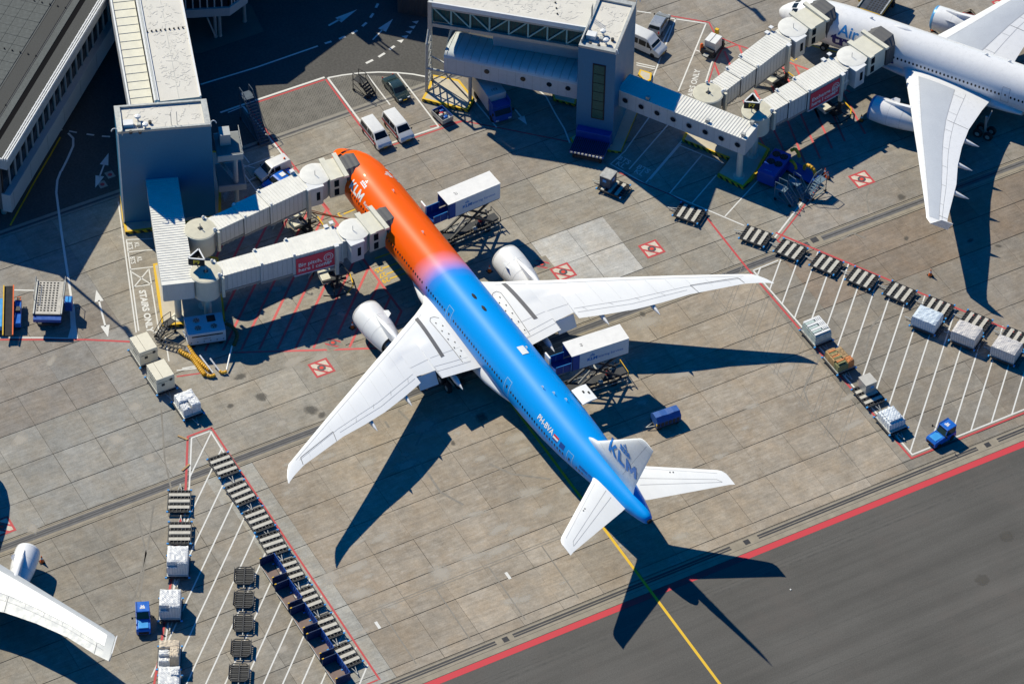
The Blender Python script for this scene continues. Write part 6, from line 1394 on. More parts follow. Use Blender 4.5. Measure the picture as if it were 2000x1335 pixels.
# ------------------------------------------------------------------ vehicles
def side_plate(root,pts,W,taper,m,nm,off=.014,sides=(-1,1)):
    for s in sides: MB().add([(x,s*(W/2-taper(z)+off),z) for x,z in pts],[list(range(len(pts)))]).build(nm,m,root,fix=False)
def cross_plate(root,a,b,W,taper,m,nm,off=.015,ins=.1):
    """plate across the car between profile points a,b (x,z)"""
    d=Vector((b[0]-a[0],b[1]-a[1])); n=Vector((-d.y,d.x)).normalized()
    if n.y<0: n=-n
    A=Vector(a)+n*off; B=Vector(b)+n*off; wa=W/2-taper(a[1])-ins; wb=W/2-taper(b[1])-ins
    MB().add([(A.x,-wa,A.y),(A.x,wa,A.y),(B.x,wb,B.y),(B.x,-wb,B.y)],[(0,1,2,3)]).build(nm,m,root,fix=False)
def vehicle(name,label,cat,p,rz,L,W,prof,belt,tp,paint,wx,wr=.33,windows=(),ws=None,rw=None,group=None,stripe=None,lamps=True,roof=None):
    t=thing(name,label,cat,(p[0],p[1],0),rz,group); taper=lambda z:max(0,z-belt)*tp
    MB().xprism(prof,-W/2,W/2,taper).build('body',paint,t,bevel=.06,smooth=35)
    for q in windows: side_plate(t,q,W,taper,GLASS,'side_window')
    if ws: cross_plate(t,ws[0],ws[1],W,taper,GLASS,'windscreen')
    if rw: cross_plate(t,rw[0],rw[1],W,taper,GLASS,'rear_window')
    if stripe: 
        for (x0,x1,z0,z1,m_) in stripe: side_plate(t,[(x0,z0),(x1,z0),(x1,z1),(x0,z1)],W,taper,m_,'side_stripe',.018)
    for x in wx:
        for s in (-1,1):
            w_=MB().wheel(x,s*(W/2-.1),wr,wr,.22,18).build('wheel',BLACK,t,smooth=40); MB().lathe([(-.1,wr*.58),(.125*1,wr*.58)],(x,s*(W/2-.1),wr),'y',14).build('rim',GALV,w_)
    for s in (-1,1): MB().cbox((ws[1][0]-.15 if ws else L*.25,s*(W/2+.12),belt+.12),(.12,.2,.2)).build('mirror',BLACK,t,bevel=.03)
    if lamps:
        for s in (-1,1):
            MB().cbox((L/2-.06,s*(W/2-.28),.72),(.14,.36,.18)).build('headlight',mat('lamp_glass',(.6,.62,.65),.15),t,bevel=.03); MB().cbox((-L/2+.02,s*(W/2-.16),.9),(.08,.16,.3)).build('tail_light',REDP,t)
    MB().cbox((L/2+.0,0,.42),(.12,W*.8,.2)).build('bumper',DARK,t,bevel=.04); MB().cbox((L/2+.06,0,.55),(.03,.5,.12)).build('number_plate',YELLOW,t)
    return t
VANP=[(-2.45,.35),(-2.5,1.0),(-2.42,1.8),(-2.28,1.95),(.7,1.95),(.95,1.88),(1.68,1.2),(2.3,1.0),(2.48,.78),(2.5,.4),(2.3,.28),(-2.25,.28)]
VW=[[(.75,1.18),(1.42,1.2),(.86,1.78),(.72,1.78)],[(-.45,1.18),(.62,1.18),(.60,1.78),(-.45,1.78)],[(-2.2,1.18),(-.6,1.18),(-.6,1.76),(-2.15,1.76)]]
vh=heading(at(722,232),at(745,285))
for k,(q0,q1) in enumerate([((716,236),(752,281)),((759,223),(796,267))]):
    a,b=at(*q0,1.0),at(*q1,1.0); p=(a+b)/2
    vehicle('passenger_van',['white van with red side stripe, left of the parked pair','white van with red side stripe, right of the parked pair'][k],'van',p,heading(a,b),5.0,1.95,VANP,1.1,.2,WHITE,(-1.55,1.6),.34,VW,((.98,1.84),(1.62,1.25)),((-2.47,1.2),(-2.42,1.75)),'red-striped vans',[(-2.4,1.75,.62,.95,REDP),(-2.35,1.6,.98,1.04,DBLUE)])
    o=[c for c in COL.objects if c.name.startswith('passenger_van')][-1]
a,b=at(560,315,1.0),at(505,340,1.0); 
vn=vehicle('delivery_van','white panel van half in the shade of the left tower','van',(a+b)/2,heading(a,b),4.4,1.85,[(-2.2,.35),(-2.25,1.0),(-2.15,1.75),(-2.0,1.85),(.35,1.85),(.6,1.78),(1.3,1.12),(1.95,.95),(2.2,.75),(2.2,.4),(2.0,.28),(-2.0,.28)],1.05,.18,WHITE,(-1.35,1.4),.32,[[(.3,1.12),(1.08,1.12),(.55,1.68),(.3,1.68)],[(-.6,1.12),(.2,1.12),(.2,1.68),(-.6,1.68)]],((.63,1.74),(1.25,1.17)),((-2.22,1.15),(-2.16,1.65)))
MB().lathe([(0,.14),(.14,.12),(.18,.04)],(-1.6,.2,1.85),n=12).build('beacon',ORANGE,vn)
CARP=[(-2.25,.38),(-2.3,.75),(-2.15,.98),(-1.45,1.02),(-.9,1.36),(-.55,1.43),(.25,1.43),(.55,1.36),(1.2,.98),(2.0,.86),(2.25,.68),(2.28,.4),(2.1,.28),(-2.1,.28)]
CW=[[(-1.2,1.02),(-.2,1.02),(-.2,1.34),(-.85,1.34)],[(-.1,1.02),(1.0,1.0),(.48,1.33),(-.1,1.35)]]
a,b=at(757,150,.8),at(791,192,.8); vehicle('passenger_car','dark green saloon car parked in the bay above the white vans','car',(a+b)/2,heading(a,b),4.6,1.8,CARP,.98,.3,mat('green_car_paint',(.022,.045,.045),.25,var=.08,coat=.8),(-1.35,1.4),.31,CW,((.58,1.33),(1.16,1.01)),((-1.38,1.05),(-.92,1.34)))
a,b=at(566,340,.8),at(527,362,.8); vc=vehicle('passenger_car','bright blue small car between the white panel van and the front jet bridge','car',(a+b)/2,heading(a,b),4.2,1.75,CARP,.98,.3,mat('blue_car_paint',(.005,.12,.6),.25,var=.05,coat=.8),(-1.3,1.35),.3,CW,((.58,1.33),(1.16,1.01)),((-1.38,1.05),(-.92,1.34))); MB().box(-.75,-.1,-.35,.35,1.43,1.5).build('roof_sign',WHITE,vc)
HB=[(-1.95,.38),(-2.0,.8),(-1.85,1.1),(-1.5,1.5),(-1.3,1.55),(.3,1.55),(.6,1.45),(1.2,1.02),(1.85,.9),(2.05,.7),(2.05,.4),(1.9,.28),(-1.8,.28)]
a,b=at(1277,60,.9),at(1297,27,.9); vehicle('passenger_car','silver hatchback with red tail lights beside the white minibus','car',(a+b)/2,heading(a,b),4.1,1.8,HB,1.0,.26,mat('silver_paint',(.42,.44,.46),.3,.4,var=.06,coat=.5),(-1.25,1.3),.31,[[(-1.4,1.06),(-.4,1.06),(-.4,1.44),(-1.3,1.44)],[(-.3,1.06),(1.0,1.06),(.52,1.42),(-.3,1.46)]],((.63,1.42),(1.15,1.06)),((-1.8,1.15),(-1.52,1.47)))
a,b=at(1233,68,1.2),at(1286,92,1.2); vehicle('minibus','white high-roof minibus parked behind the right tower','van',(a+b)/2,heading(a,b),5.6,2.05,[(-2.8,.4),(-2.85,1.1),(-2.75,2.3),(-2.5,2.5),(.6,2.5),(.95,2.35),(1.85,1.35),(2.55,1.1),(2.8,.85),(2.8,.42),(2.6,.3),(-2.6,.3)],1.25,.13,WHITE,(-1.75,1.8),.36,[[(.9,1.3),(1.65,1.35),(1.1,2.05),(.85,2.05)],[(-.3,1.3),(.75,1.3),(.75,2.05),(-.3,2.05)],[(-2.6,1.3),(-.45,1.3),(-.45,2.05),(-2.55,2.05)]],((1.0,2.25),(1.78,1.42)),None)
# box truck under the pier bridge
a,b=at(938,158,1.5),at(984,226,1.5); t=thing('box_truck','catering box truck with blue cab driving out from under the walkway','truck',((a+b)/2).to_tuple()[:2]+(0,),heading(a,b))
MB().box(-3.6,1.5,-1.25,1.25,1.0,3.4).build('cargo_box',mat('grey_box',(.50,.51,.52),.5,var=.06),t,bevel=.04); MB().box(-3.6,3.3,-.9,.9,.5,.95).build('chassis',DARK,t)
MB().xprism([(1.7,.6),(1.7,2.2),(3.0,2.2),(3.45,1.6),(3.5,.6)],-1.2,1.2).build('cab',DBLUE,t,bevel=.06); MB().box(1.55,2.9,-1.2,1.2,2.25,2.45).build('deck_platform',DBLUE,t); cross_plate(t,(3.02,2.16),(3.46,1.58),2.4,lambda z:0,GLASS,'windscreen')
for s in (-1,1): MB().box(1.6,2.9,s*1.2-.03,s*1.2+.03,2.45,3.2).build('platform_rail',DBLUE,t); MB().cbox((3.5,s*.85,.85),(.1,.4,.2)).build('headlight',mat('lamp_glass',(0,0,0)),t); MB().cbox((3.3,s*1.4,1.9),(.12,.2,.4)).build('mirror',BLACK,t)
for x in (-2.4,2.4):
    for s in (-1,1): MB().wheel(x,s*1.05,.48,.48,.35).build('wheel',BLACK,t,smooth=40)
text_obj('fleet_number','103',.6,BLACK,t,frame((.6,0,3.42),(0,1,0),(-1,0,0)))
# catering high-loaders
def catering(label,fl,rr_,bl_,zt,num):
    """fl: near front roof corner px, rr_: near rear roof corner px, bl_: far front roof corner px"""
    A,B,C=at(*fl,zt),at(*rr_,zt),at(*bl_,zt); an=heading(A,B); L=math.hypot(B.x-A.x,B.y-A.y); W=math.hypot(C.x-A.x,C.y-A.y)
    o_=(A+C)/2; t=thing('catering_truck',label,'truck',(o_.x,o_.y,0),an,'catering trucks raised at the airliner')
    z1=zt; z0=zt-2.45; h=W/2
    bx=MB().box(1.0,L,-h,h,z0,z1-.06).build('cargo_box',mat('catering_white',(.74,.76,.78),.4,var=.04),t); MB().box(-.05,L+.03,-h-.04,h+.04,z1-.06,z1+.02).build('box_roof',mat('catering_roof',(.82,.80,.77),.5,var=.05),bx)
    MB().box(.0,1.0,-h,-h+.08,z0,z1-.06).build('front_frame',DBLUE,bx) ; MB().box(.0,1.0,h-.08,h,z0,z1-.06).build('front_frame',DBLUE,bx); MB().box(.98,1.0,-h+.08,h-.08,z0,z1-.06).build('shutter',GALV,bx)
    MB().box(.05,.12,-h-.01,-h+.09,z0,z1-.06).build('corner_post',BLACK,bx)
    pf=MB().box(-1.9,1.0,-h*.8,h*.8,z0-.12,z0).build('front_platform',DBLUE,t)
    for s in (-1,1):
        MB().box(-1.9,.0,s*h*.8-.03,s*h*.8+.03,z0,z0+1.05).build('guard_panel',DBLUE,pf); MB().tube((-1.9,s*h*.8,z0+1.12),(.0,s*h*.8,z0+1.12),.05,n=6).build('handrail',SKYB,pf)
        for x in (-1.9,-1.0,.0): MB().tube((x,s*h*.8,z0),(x,s*h*.8,z0+1.12),.045,n=6).build('rail_post',GALV,pf)
    MB().box(-1.95,-1.85,-h*.8,h*.8,z0-.2,z0+.05).build('bumper_pad',BLACK,pf)
    # lettering on the side turned to the camera
    X=Vector((1,0,0)); Z=Vector((0,0,1))
    text_obj('side_lettering','KLM',.62,KBLUE,bx,frame((L*.36,-h-.012,z0+1.05),X,Z),bold=.03,sx=1.1); text_obj('side_lettering','Catering Services',.5,KBLUE,bx,frame((L*.665,-h-.012,z0+1.05),X,Z),bold=.004)
    cm=crown(.28); cm.materials.append(KBLUE); cm.transform(frame((L*.36,-h-.013,z0+1.55),X,Z)); o=bpy.data.objects.new('crown_emblem',cm); COL.objects.link(o); o.parent=bx
    text_obj('roof_number',num,.55,DARK,bx,frame((1.8,0,z1+.024),(0,1,0),(-1,0,0)))
    # chassis and scissor lift
    ch=MB().box(-.6,L+.3,-.55,.55,.7,.95).build('chassis',DARK,t)
    for y in (-1.1,1.1): MB().bar((-.5,y,.95),(L+.3,y,.95),.12).build('deck_rail',DARK,ch); MB().bar((-.2,y*1.12,.6),(L,y*1.12,.6),.08).build('side_guard',GALV,ch)
    for k in range(9): MB().bar((.2+k*L/9,-1.1,.93),(.2+k*L/9,1.1,.93),.08).build('cross_member',DARK,ch)
    for s in (-.75,.75):
        MB().bar((.6,s,1.0),(L-.8,s,z0-.1),.2,.24).build('scissor_arm',DARK,t); MB().bar((L-.6,s*1.12,1.0),(1.3,s*1.12,z0-.1),.2,.24).build('scissor_arm',DARK,t)
    MB().tube((L/2,-.95,(1.0+z0)/2),(L/2,.95,(1.0+z0)/2),.12).build('scissor_pin',GALV,t); MB().tube((1.6,0,1.1),(L*.45,0,(1.0+z0)/2-.1),.14).build('lift_ram',GALV,t)
    for s in (-1,1): MB().bar((1.1,s*(h-.15),z0-.1),(L-.05,s*(h-.15),z0-.1),.12,.18).build('box_rail',DARK,bx)
    for x in (.6,L-1.6):
        for s in (-1,1): MB().wheel(x,s*1.0,.46,.46,.36).build('wheel',BLACK,t,smooth=40)
    MB().xprism([(-2.3,.5),(-2.3,1.3),(-2.0,1.95),(-.7,1.95),(-.7,.5)],-1.05,1.05).build('cab',DBLUE,t,bevel=.06); cross_plate(t,(-2.29,1.32),(-2.02,1.92),2.1,lambda z:0,GLASS,'windscreen',.02)
    for x in (.1,L-.2):
        for s in (-1,1): MB().bar((x,s*1.0,.8),(x,s*1.75,.75),.12).build('outrigger',DARK,ch); MB().tube((x,s*1.75,.0),(x,s*1.75,.85),.08,n=8).build('outrigger_leg',GALV,ch)
    for k in range(3): MB().cbox((L*.55+.7*k,-.85+.5*k,1.15),(.5,.4,.35)).build('hydraulic_unit',[GALV,DARK,REDP][k],ch)
    pts=[(L+.2,-1.1,.95),(L+.2,-1.1,1.6),(L+.2,1.1,1.6),(L+.2,1.1,.95)]; MB().path(pts,.05).build('rear_hoop',YELLOW if num=='44' else DARK,ch)
    return t
catering('raised white catering truck at the front right door, roof fully in sun',(876,400),(977,358),(855,376),7.45,'07')
catering('raised white catering truck behind the right wing, beside the open cargo door',(1118,696),(1229,660),(1099,669),7.45,'44')
# tractors
def tractor(label,qa,qb):
    a,b=at(*qa,1.0),at(*qb,1.0); p=(a+b)/2; t=thing('baggage_tractor',label,'tractor',(p.x,p.y,0),heading(a,b),'blue baggage tractors')
    MB().xprism([(-1.7,.3),(-1.7,1.0),(-.2,1.0),(.1,1.15),(1.5,1.05),(1.7,.85),(1.7,.3)],-.8,.8).build('body',BLUE,t,bevel=.07)
    MB().xprism([(-1.55,1.0),(-1.5,1.95),(-.25,1.95),(.15,1.12)],-.72,.72,lambda z:max(0,z-1.0)*.06).build('cab',CABGLASS,t)
    MB().box(-1.65,-.15,-.78,.78,1.95,2.08).build('cab_roof',BLUE,t,bevel=.05); MB().box(-1.62,-.18,-.75,-.6,2.08,2.12).build('roof_edge',DBLUE,t)
    for x,y in ((-1.55,-.7),(-1.55,.7),(-.25,-.7),(-.25,.7)): MB().bar((x if x<-1 else x+.35,y,1.0),(x,y*.97,1.97),.1).build('pillar',BLUE,t)
    for s in (-1,1):
        MB().wheel(-1.05,s*.7,.38,.38,.28).build('wheel',BLACK,t,smooth=40); MB().wheel(1.05,s*.72,.33,.33,.24).build('wheel',BLACK,t,smooth=40)
        MB().path([(.15,s*.75,1.5),(.35,s*1.15,1.7)],.03,5).build('mirror_arm',BLACK,t); MB().cbox((.36,s*1.18,1.65),(.08,.2,.3)).build('mirror',BLACK,t)
    text_obj('roof_number','16',.5,WORD,t,frame((-.9,0,2.09),(0,1,0),(-1,0,0)),bold=.02); MB().cbox((1.72,0,.6),(.06,1.1,.3)).build('grille',BLACK,t)
    cm=crown(.28); cm.materials.append(WORD); cm.transform(frame((-.62,0,2.095),(0,1,0),(-1,0,0))); o=bpy.data.objects.new('crown_emblem',cm); COL.objects.link(o); o.parent=t
    MB().box(.25,1.45,-.55,.55,1.08,1.14).build('bonnet_panel',SKYB,t,bevel=.04)
    return t
tractor('blue baggage tractor at the lower corner of the right bay',(1863,832),(1814,862)); tractor('blue baggage tractor parked left of the white pallets',(278,1176),(281,1240))
# ------------------------------------------------------------------ ground support equipment
def fans(t,pts,z,r,m=BLACK):
    for x,y in pts:
        f=MB().lathe([(0,r),(.05,r),(.06,r*.9)],(x,y,z),n=20).build('fan_ring',m,t)
        b=MB()
        for k in range(6):
            a=1.047*k; b.add([(x,y,z+.07),(x+r*.85*math.cos(a),y+r*.85*math.sin(a),z+.07),(x+r*.85*math.cos(a+.5),y+r*.85*math.sin(a+.5),z+.09)],[(0,1,2)])
        b.build('fan_blades',GALV if m is BLACK and t.get('lightfan') else DARK,f,fix=False)
def hose(t,pts,r,m=HOSE):
    # ribbed hose along a smoothed path
    P=[Vector(p) for p in pts]; out=[]
    for i in range(len(P)-1):
        p0=P[max(0,i-1)];p1=P[i];p2=P[i+1];p3=P[min(len(P)-1,i+2)]
        n=max(3,int((p2-p1).length/.14))
        for k in range(n):
            u=k/n; out.append(.5*((2*p1)+(-p0+p2)*u+(2*p0-5*p1+4*p2-p3)*u*u+(-p0+3*p1-3*p2+p3)*u**3))
    out.append(P[-1]); rgs=[]
    for i,p in enumerate(out):
        d=(out[min(i+1,len(out)-1)]-out[max(0,i-1)]).normalized(); x=d.cross(Vector((0,0,1))).normalized(); y=x.cross(d); rr=r*(1 if i%2 else .8)
        rgs.append([p+x*(rr*math.cos(a))+y*(rr*math.sin(a)) for a in [6.2832*k/8 for k in range(8)]])
    return MB().rings(rgs).build('hose',m,t)
def G3(q,z): p=at(*q,z); return (p.x,p.y,z)
A,B,C=at(367,655,2.3),at(441,644,2.3),at(363,619,2.3); an=heading(A,B); L=(B-A).length; W=(C-A).length
ac=thing('air_conditioning_unit','white air conditioning unit with three roof fans under the left jet bridge','air conditioner',(A.x,A.y,0),an)
PLB=mat('unit_white_blue',(.50,.60,.68),.4,var=.05); MB().box(0,L,0,W,.55,2.3).build('housing',PLB,ac,bevel=.05); MB().box(.2,L-.2,.1,W-.1,.3,.55).build('chassis',DARK,ac)
fans(ac,[(L*.30,W*.72),(L*.30,W*.30),(L*.72,W*.30)],2.3,.42,GALV); MB().box(L*.58,L*.80,W*.56,W*.9,2.31,2.34).build('roof_opening',BLACK,ac); MB().box(L*.1,L*.92,-.02,0,1.75,1.95).build('vent_slot',BLACK,ac)
for k in range(6): MB().cbox((L*.08+k*L*.17,-.01,.95),(.12,.03,.12)).build('catch',DARK,ac)
text_obj('unit_lettering','AIRCO',.3,DARK,ac,frame((L*.5,-.014,1.35),(1,0,0),(0,0,1)))
for x in (.6,L-.6):
    for y in (.2,W-.2): MB().wheel(x,y,.3,.3,.2).build('wheel',BLACK,ac)
hs=thing('ventilation_hose','two ribbed yellow hoses lying below the white air unit','hose',(0,0,0))
z4=lambda x,y:(200+x/4.943,560+y/4.943)
hose(hs,[G3(z4(745,612),.3),G3(z4(800,650),.25),G3(z4(870,690),.22),G3(z4(930,770),.22),G3(z4(990,850),.22)],.33); hose(hs,[G3(z4(830,570),.5),G3(z4(870,640),.3),G3(z4(940,720),.25),G3(z4(1040,805),.22)],.30)
hose(hs,[G3(z4(1010,855),.25),G3(z4(1050,862),.25),G3(z4(1090,848),.3)],.22); hose(hs,[G3(z4(1130,810),.3),G3(z4(1160,828),.25),G3(z4(1200,815),.3)],.2)
hose(hs,[G3(z4(1190,350),1.2),G3(z4(1270,400),.9),G3(z4(1300,470),.5),G3(z4(1270,560),.35)],.25,mat('dark_hose',(.12,.10,.03),.7))
for a,b in [((780,420),(830,540)),((940,660),(1070,830)),((1040,690),(1130,810)),((1250,570),(1200,800)),((810,580),(850,650))]: MB().tube(G3(z4(*a),.9),G3(z4(*b),.35),.1,n=8).build('support_pole',WHITE,hs)
A,B,C=at(1512,345,2.3),at(1546,301,2.3),at(1480,332,2.3); an=heading(A,B); L=(B-A).length; W=(C-A).length
ab=thing('air_conditioning_unit','blue air conditioning unit with four black roof fans by the right island','air conditioner',(A.x,A.y,0),an)
MB().box(0,L,0,W,.5,2.3).build('housing',mat('unit_blue',(.004,.06,.36),.4,var=.08),ab,bevel=.06); MB().box(.2,L-.2,.2,W-.2,.25,.5).build('chassis',DARK,ab)
fans(ab,[(L*.48,W*.25),(L*.48,W*.70),(L*.80,W*.25),(L*.80,W*.70)],2.3,.52); MB().box(.3,L-.4,-.03,0,.8,1.7).build('side_panel',mat('unit_blue_dark',(.003,.02,.22),.5),ab)
text_obj('unit_lettering','AIRCO',.35,SKYB,ab,frame((L*.12,W*.5,2.31),(0,-1,0),(1,0,0)))
for x in (.6,L-.6):
    for y in (.25,W-.25): MB().wheel(x,y,.28,.28,.2).build('wheel',BLACK,ab)
z8=lambda x,y:(1470+x/8.9,270+y/8.9)
hy=thing('hose_reel_cart','low blue cart with two coils of yellow hose beside the blue air unit','hose cart',at(1568,344).to_tuple(),rad(20))
hose(hy,[(-1.6+.75*math.cos(a),-.4+.2*math.sin(a*.5),.9+.75*math.sin(a)) for a in [0,.6,1.2,1.8,2.4,3.0,3.6]],.22); hose(hy,[(.6+.85*math.cos(a),.5,.9+.85*math.sin(a)) for a in [-.2,.4,1.0,1.6,2.2,2.8,3.4]],.24)
MB().box(-2.4,1.8,-.8,1.0,.35,.5).build('cart_bed',DBLUE,hy)
for x in (-1.9,1.3):
    for y in (-.7,.9): MB().wheel(x,y,.2,.2,.14).build('wheel',BLACK,hy)
hose(hy,[(-3.0,1.2,1.6),(-2.6,1.5,1.9),(-2.2,1.6,1.5),(-1.9,1.6,.9)],.24)
def stair(label,qa,h,ln,mt=GALV,wd=1.0,rz=0,name='boarding_stair',grp=None):
    p=at(*qa); t=thing(name,label,'stair',(p.x,p.y,0),rz,grp); n=max(5,int(h/.26)); 
    for k in range(n): MB().box(ln*k/n,ln*k/n+.26,-wd/2,wd/2,h*(k+1)/n-.05,h*(k+1)/n).build('tread',mt,t)
    for s in (-1,1):
        y=s*wd/2; MB().bar((0,y,.15),(ln,y,h),.06,.2).build('stringer',mt,t); MB().bar((0,y,1.1),(ln,y,h+1.0),.06).bar((0,y,.15),(0,y,1.1),.05).bar((ln,y,h),(ln+1.2,y,h),.1).bar((ln,y,h+1.0),(ln+1.2,y,h+1.0),.06).bar((ln,y,h),(ln,y,h+1.0),.05).bar((ln+1.2,y,0.2),(ln+1.2,y,h+1.0),.07).bar((ln*.5,y,.2),(ln+1.2,y,h*.6),.05).bar((0.2,y,.2),(ln+1.2,y,.2),.08).build('side_frame',mt,t)
    MB().box(ln,ln+1.2,-wd/2,wd/2,h-.05,h).build('platform',mt,t)
    for x in (.4,ln+1.0):
        for y in (-wd/2-.1,wd/2+.1): MB().wheel(x,y,.2,.2,.12,12).build('wheel',BLACK,t)
    return t
BST=mat('blue_grey_steel',(.13,.20,.26),.5,.2,var=.1)
stair('wheeled stair nearest the blue air unit, left of three',(1552,402),1.9,1.5,BST,.9,heading(at(1552,402),at(1523,388)),grp='wheeled stairs beside the blue air unit')
stair('wheeled stair in the middle of three behind the blue air unit',(1573,391),1.8,1.4,BST,.9,heading(at(1573,391),at(1553,377)),grp='wheeled stairs beside the blue air unit')
stair('wheeled stair with its platform in the sun, right of three',(1577,391),2.0,1.7,BST,.9,heading(at(1577,391),at(1604,371)),grp='wheeled stairs beside the blue air unit')
stair('black wheeled maintenance stand on the block paving',(728,190),1.8,1.6,mat('black_steel',(.02,.021,.023),.5),1.1,heading(at(728,190),at(690,168)),'maintenance_stand')
stair('tall dark passenger stair in the shade beside the left tower',(518,283),4.2,4.6,mat('dark_blue_steel',(.06,.09,.13),.5),1.3,heading(at(518,283),at(470,215)))
stair('grey folding stair leaning at the white air unit',(306,664),1.6,1.5,DARK,.8,heading(at(306,664),at(345,638)))
# open cart with luggage behind the vans
a,b=at(850,210,.9),at(878,236,.9); p=(a+b)/2; t=thing('luggage_trolley','small blue open trolley with mixed luggage beside the pale island','trolley',(p.x,p.y,0),heading(a,b))
MB().box(-1.2,1.2,-.8,.8,.4,.5).build('floor',GALV,t)
for y in (-.8,.8): MB().box(-1.2,1.2,y-.03,y+.03,.5,1.1).build('side_wall',DBLUE if y>0 else GALV,t)
for x in (-1.2,1.2): MB().box(x-.03,x+.03,-.8,.8,.5,1.1).build('end_wall',GALV if x>0 else DBLUE,t)
for k in range(6): o=MB().cbox((-.8+.3*k,(-.3,.25,0)[k%3],.8+.08*(k%2)),(.35,.5,.45)).build('bag',[BLACK,DBLUE,REDP,GALV,NAVY,BLUE][k],t,bevel=.05)
for sx in (-.8,.8):
    for sy in (-.7,.7): MB().wheel(sx,sy,.22,.22,.15,12).build('wheel',BLACK,t)
# ground power cart, upper right
p=at(1392,88,.9); t=thing('ground_power_unit','white ground power unit with red cylinder and yellow box near the painted stairs bay','generator',(p.x,p.y,0),rad(-60))
MB().box(-1.5,1.5,-1.0,1.0,.35,.55).build('chassis',DARK,t); MB().box(-.9,.9,-.75,.85,.55,2.1).build('housing',WHITE,t,bevel=.05); MB().box(-.92,.92,-.05,0,2.1,2.13).build('roof_seam',DARK,t); MB().box(.95,1.5,-.9,.9,.55,1.1).build('front_tray',DARK,t); MB().lathe([(.5,.22),(1.5,.22),(1.65,.1)],(1.25,-.9,0),n=14).build('extinguisher',ORANGE,t,smooth=40); MB().box(-1.3,-.95,.3,1.0,.55,1.3).build('battery_box',DARK,t); MB().box(-1.75,-1.35,-.55,-.1,1.5,2.3).build('yellow_box',YELLOW,t); MB().bar((-1.55,-.3,.4),(-1.55,-.3,1.5),.1).build('post',DARK,t); MB().box(1.5,2.1,-.3,.4,.5,.6).build('step',GALV,t)
for sx in (-1.1,1.1):
    for sy in (-.9,.9): MB().wheel(sx,sy,.28,.28,.2).build('wheel',BLACK,t)
# container loaders
def loader(label,p,rz,W,L,zd,mt,deckm,cabm,rails=True,holes=True):
    t=thing('container_loader',label,'cargo loader',(p[0],p[1],0),rz)
    MB().box(-L/2,L/2,-W/2,W/2,zd-.25,zd).build('platform',mt,t)
    dk=MB().box(-L/2+.1,L/2-.1,-W/2+.25,W/2-.25,zd,zd+.04).build('deck',deckm,t)
    nx,ny=int((L-.6)/.42),int((W-.9)/.42)
    if holes:
        for i in range(nx):
            m=MB()
            for j in range(ny): 
                x,y=-L/2+.4+.42*i,-W/2+.5+.42*j; m.box(x-.11,x+.11,y-.11,y+.11,zd+.042,zd+.06)
            m.build('roller_row',BLACK,dk)
    for s in (-1,1):
        MB().box(-L/2,L/2,s*(W/2-.1)-.08,s*(W/2-.1)+.08,zd,zd+.22).build('side_guide',GALV,t)
        if rails: MB().path([(-L/2+.2,s*W/2,zd),(-L/2+.2,s*W/2,zd+1.0),(L*.1,s*W/2,zd+1.0),(L*.1,s*W/2,zd)],.04,5).build('guard_rail',GALV,t)
        MB().bar((-L*.35,s*W*.3,.5),(L*.3,s*W*.3,zd-.3),.18).bar((L*.3,s*W*.3,.5),(-L*.35,s*W*.3,zd-.3),.18).build('scissor_arm',DARK,t)
    MB().box(-L/2,L/2,-W*.36,W*.36,.35,.65).build('chassis',DARK,t)
    MB().box(L/2-.1,L/2+.7,-W/2+.1,W/2-.1,zd-.6,zd-.15).build('front_beam',cabm,t)
    for x in (-L*.35,L*.35):
        for s in (-1,1): MB().wheel(x,s*W*.38,.42,.42,.3).build('wheel',BLACK,t,smooth=40)
    cb_=MB().box(-.2,1.0,W/2+.1,W/2+1.0,1.0,2.4).build('operator_stand',cabm,t,bevel=.05); MB().box(0,.9,W/2+.2,W/2+.9,2.4,2.45).build('stand_top',SKYB,cb_)
    return t
a,b=at(101,545,2.2),at(92,618,2.2); p=(a+b)/2
loader('container loader with dotted deck at the left edge',(p.x,p.y),heading(a,b),3.5,5.7,2.2,DARK,mat('deck_silver',(.42,.40,.37),.5,.3,var=.15,scale=2),DBLUE)
a,b=at(1155,250,2.6),at(1150,315,1.2); pa=at(1152,285,1.4); t=thing('container_loader','dark blue container loader with roller deck at the foot of the right tower','cargo loader',(pa.x,pa.y,0),rad(-45+90-90))
MB().box(-1.2,1.6,-2.2,2.2,1.1,1.35).build('platform',DBLUE,t)
for k in range(18): MB().bar((-1.1,-2.1+.247*k,1.42),(1.5,-2.1+.247*k,1.42),.1).build('roller',DARK,t)
for k in range(9): MB().cbox((1.62,-1.9+.47*k,1.3),(.2,.26,.2)).build('end_stop',GALV,t)
MB().box(-2.4,-1.3,-2.2,2.2,.5,2.4).build('machine_housing',DBLUE,t,bevel=.06); MB().box(-2.2,1.4,-1.6,1.6,.35,.7).build('chassis',DARK,t)
for x in (-1.6,1.0):
    for s in (-1,1): MB().wheel(x,s*1.7,.4,.4,.3).build('wheel',BLACK,t)
p=at(1716,-4,2.6); tl_=loader('container loader with yellow edges at the right door of the white airliner',(p.x,p.y),rad(124),3.4,6.0,2.6,YELLOW,mat('deck_dark',(.05,.06,.08),.5,.2),YELLOW,False)
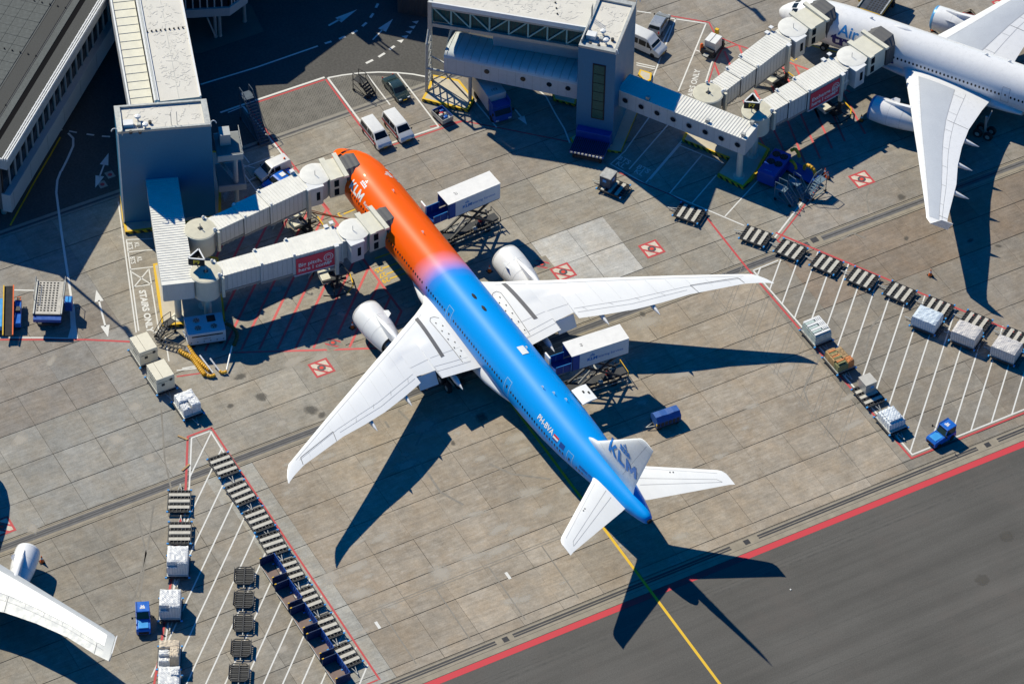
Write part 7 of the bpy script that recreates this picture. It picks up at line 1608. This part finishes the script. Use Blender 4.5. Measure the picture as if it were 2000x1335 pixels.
# belt loader at the left edge
a,b=at(21,565,1.6),at(12,655,.9); p=(a+b)/2; t=thing('belt_loader','blue belt loader with black belt and orange rail cut by the left edge','belt loader',(p.x,p.y,0),heading(at(18,560),at(14,660)))
MB().rings([[(x,-.5,z-.12),(x,.5,z-.12),(x,.5,z),(x,-.5,z)] for x,z in ((-3.6,2.1),(3.6,.95))]).build('belt',BLACK,t)
for s,m_ in ((-1,YELLOW),(1,ORANGE)): MB().bar((-3.6,s*.58,2.2),(3.6,s*.58,1.05),.14,.2).build('side_rail',m_,t)
MB().box(-2.6,2.2,-1.6,-.7,.4,1.1).build('body',SKYB,t,bevel=.08); MB().box(-2.2,1.8,.7,1.5,.4,1.15).build('body',BLUE,t,bevel=.08); MB().box(-2.4,2.0,-.7,.7,.35,.7).build('chassis',DARK,t); MB().cbox((-.4,1.1,1.3),(.7,.6,.35)).build('driver_seat',DARK,t)
for k in range(3): MB().bar((-2.9,1.0+.18*k,.9),(-1.9,1.0+.18*k,1.3),.09).build('orange_bar',ORANGE,t)
for x in (-1.7,1.4):
    for s in (-1,1): MB().wheel(x,s*1.25,.36,.36,.25).build('wheel',BLACK,t)
ld=thing('folded_gangway','dark ladder-like gangway frame lying below the white air unit','gangway',(0,0,0)); A_,B_=Vector(G3((308,664),.5)),Vector(G3((372,684),.5)); dn=(B_-A_).normalized(); nn_=Vector((-dn.y,dn.x,0))*.35
MB().bar(A_+nn_,B_+nn_,.12).bar(A_-nn_,B_-nn_,.12).build('side_rail',DARK,ld)
for k in range(9): q_=A_.lerp(B_,(k+.5)/9); MB().bar(q_+nn_,q_-nn_,.1).build('rung',DARK,ld)
for k in (0,1): q_=A_.lerp(B_,.1+.8*k); MB().tube((q_.x,q_.y,0),(q_.x,q_.y,.5),.07,n=6).build('foot',DARK,ld)
# traffic cones
def make_cone():
    t=thing('traffic_cone','','traffic cone'); MB().box(-.25,.25,-.25,.25,0,.05).build('base',BLACK,t); MB().lathe([(.05,.2),(.42,.115)],n=14).build('cone_body',ORANGE,t,smooth=40); MB().lathe([(.42,.115),(.62,.075)],n=14).build('reflective_band',WORD,t,smooth=40); MB().lathe([(.62,.075),(.85,.03)],n=14).build('cone_tip',ORANGE,t,smooth=40); return t
K0=make_cone()
for k,(q,lab) in enumerate([((1817,538),'orange cone on open concrete below the white airliner wingtip'),((688,640),'orange cone left of the near engine of the orange airliner'),((1611,341),'orange cone in shade behind the wheeled stairs, farther one'),((1616,348),'orange cone in shade behind the wheeled stairs, nearer one'),((1822,60),'orange cone beside the far engine of the white airliner'),((82,1097),'orange cone right of the lower left engine'),((956,530),'orange cone under the right wing root of the orange airliner'),((1682,236),'orange cone at the near engine of the white airliner')]):
    p=at(*q)
    if k==0: K0.location=p; K0['label']=lab; K0['group']='traffic cones'; K0.scale=(1.25,1.25,1.25)
    else:
        o=dup(K0,p,.3*k,lab,'traffic cones')
# light hoses on the ground at the nose
cb2=thing('ground_cable','thin orange cables lying on concrete between the two left jet bridges','cable',(0,0,0)); MB().path([G3((600,412),.05),G3((625,418),.05),G3((660,424),.05),G3((690,428),.05)],.06,5).build('cable',mat('rust_cable',(.30,.08,.03),.7),cb2); MB().path([G3((597,408),.3),G3((640,419),.05),G3((682,428),.05)],.06,5).build('cable',mat('rust_cable',(0,0,0)),cb2)
print('objects ok',len(bpy.data.objects))
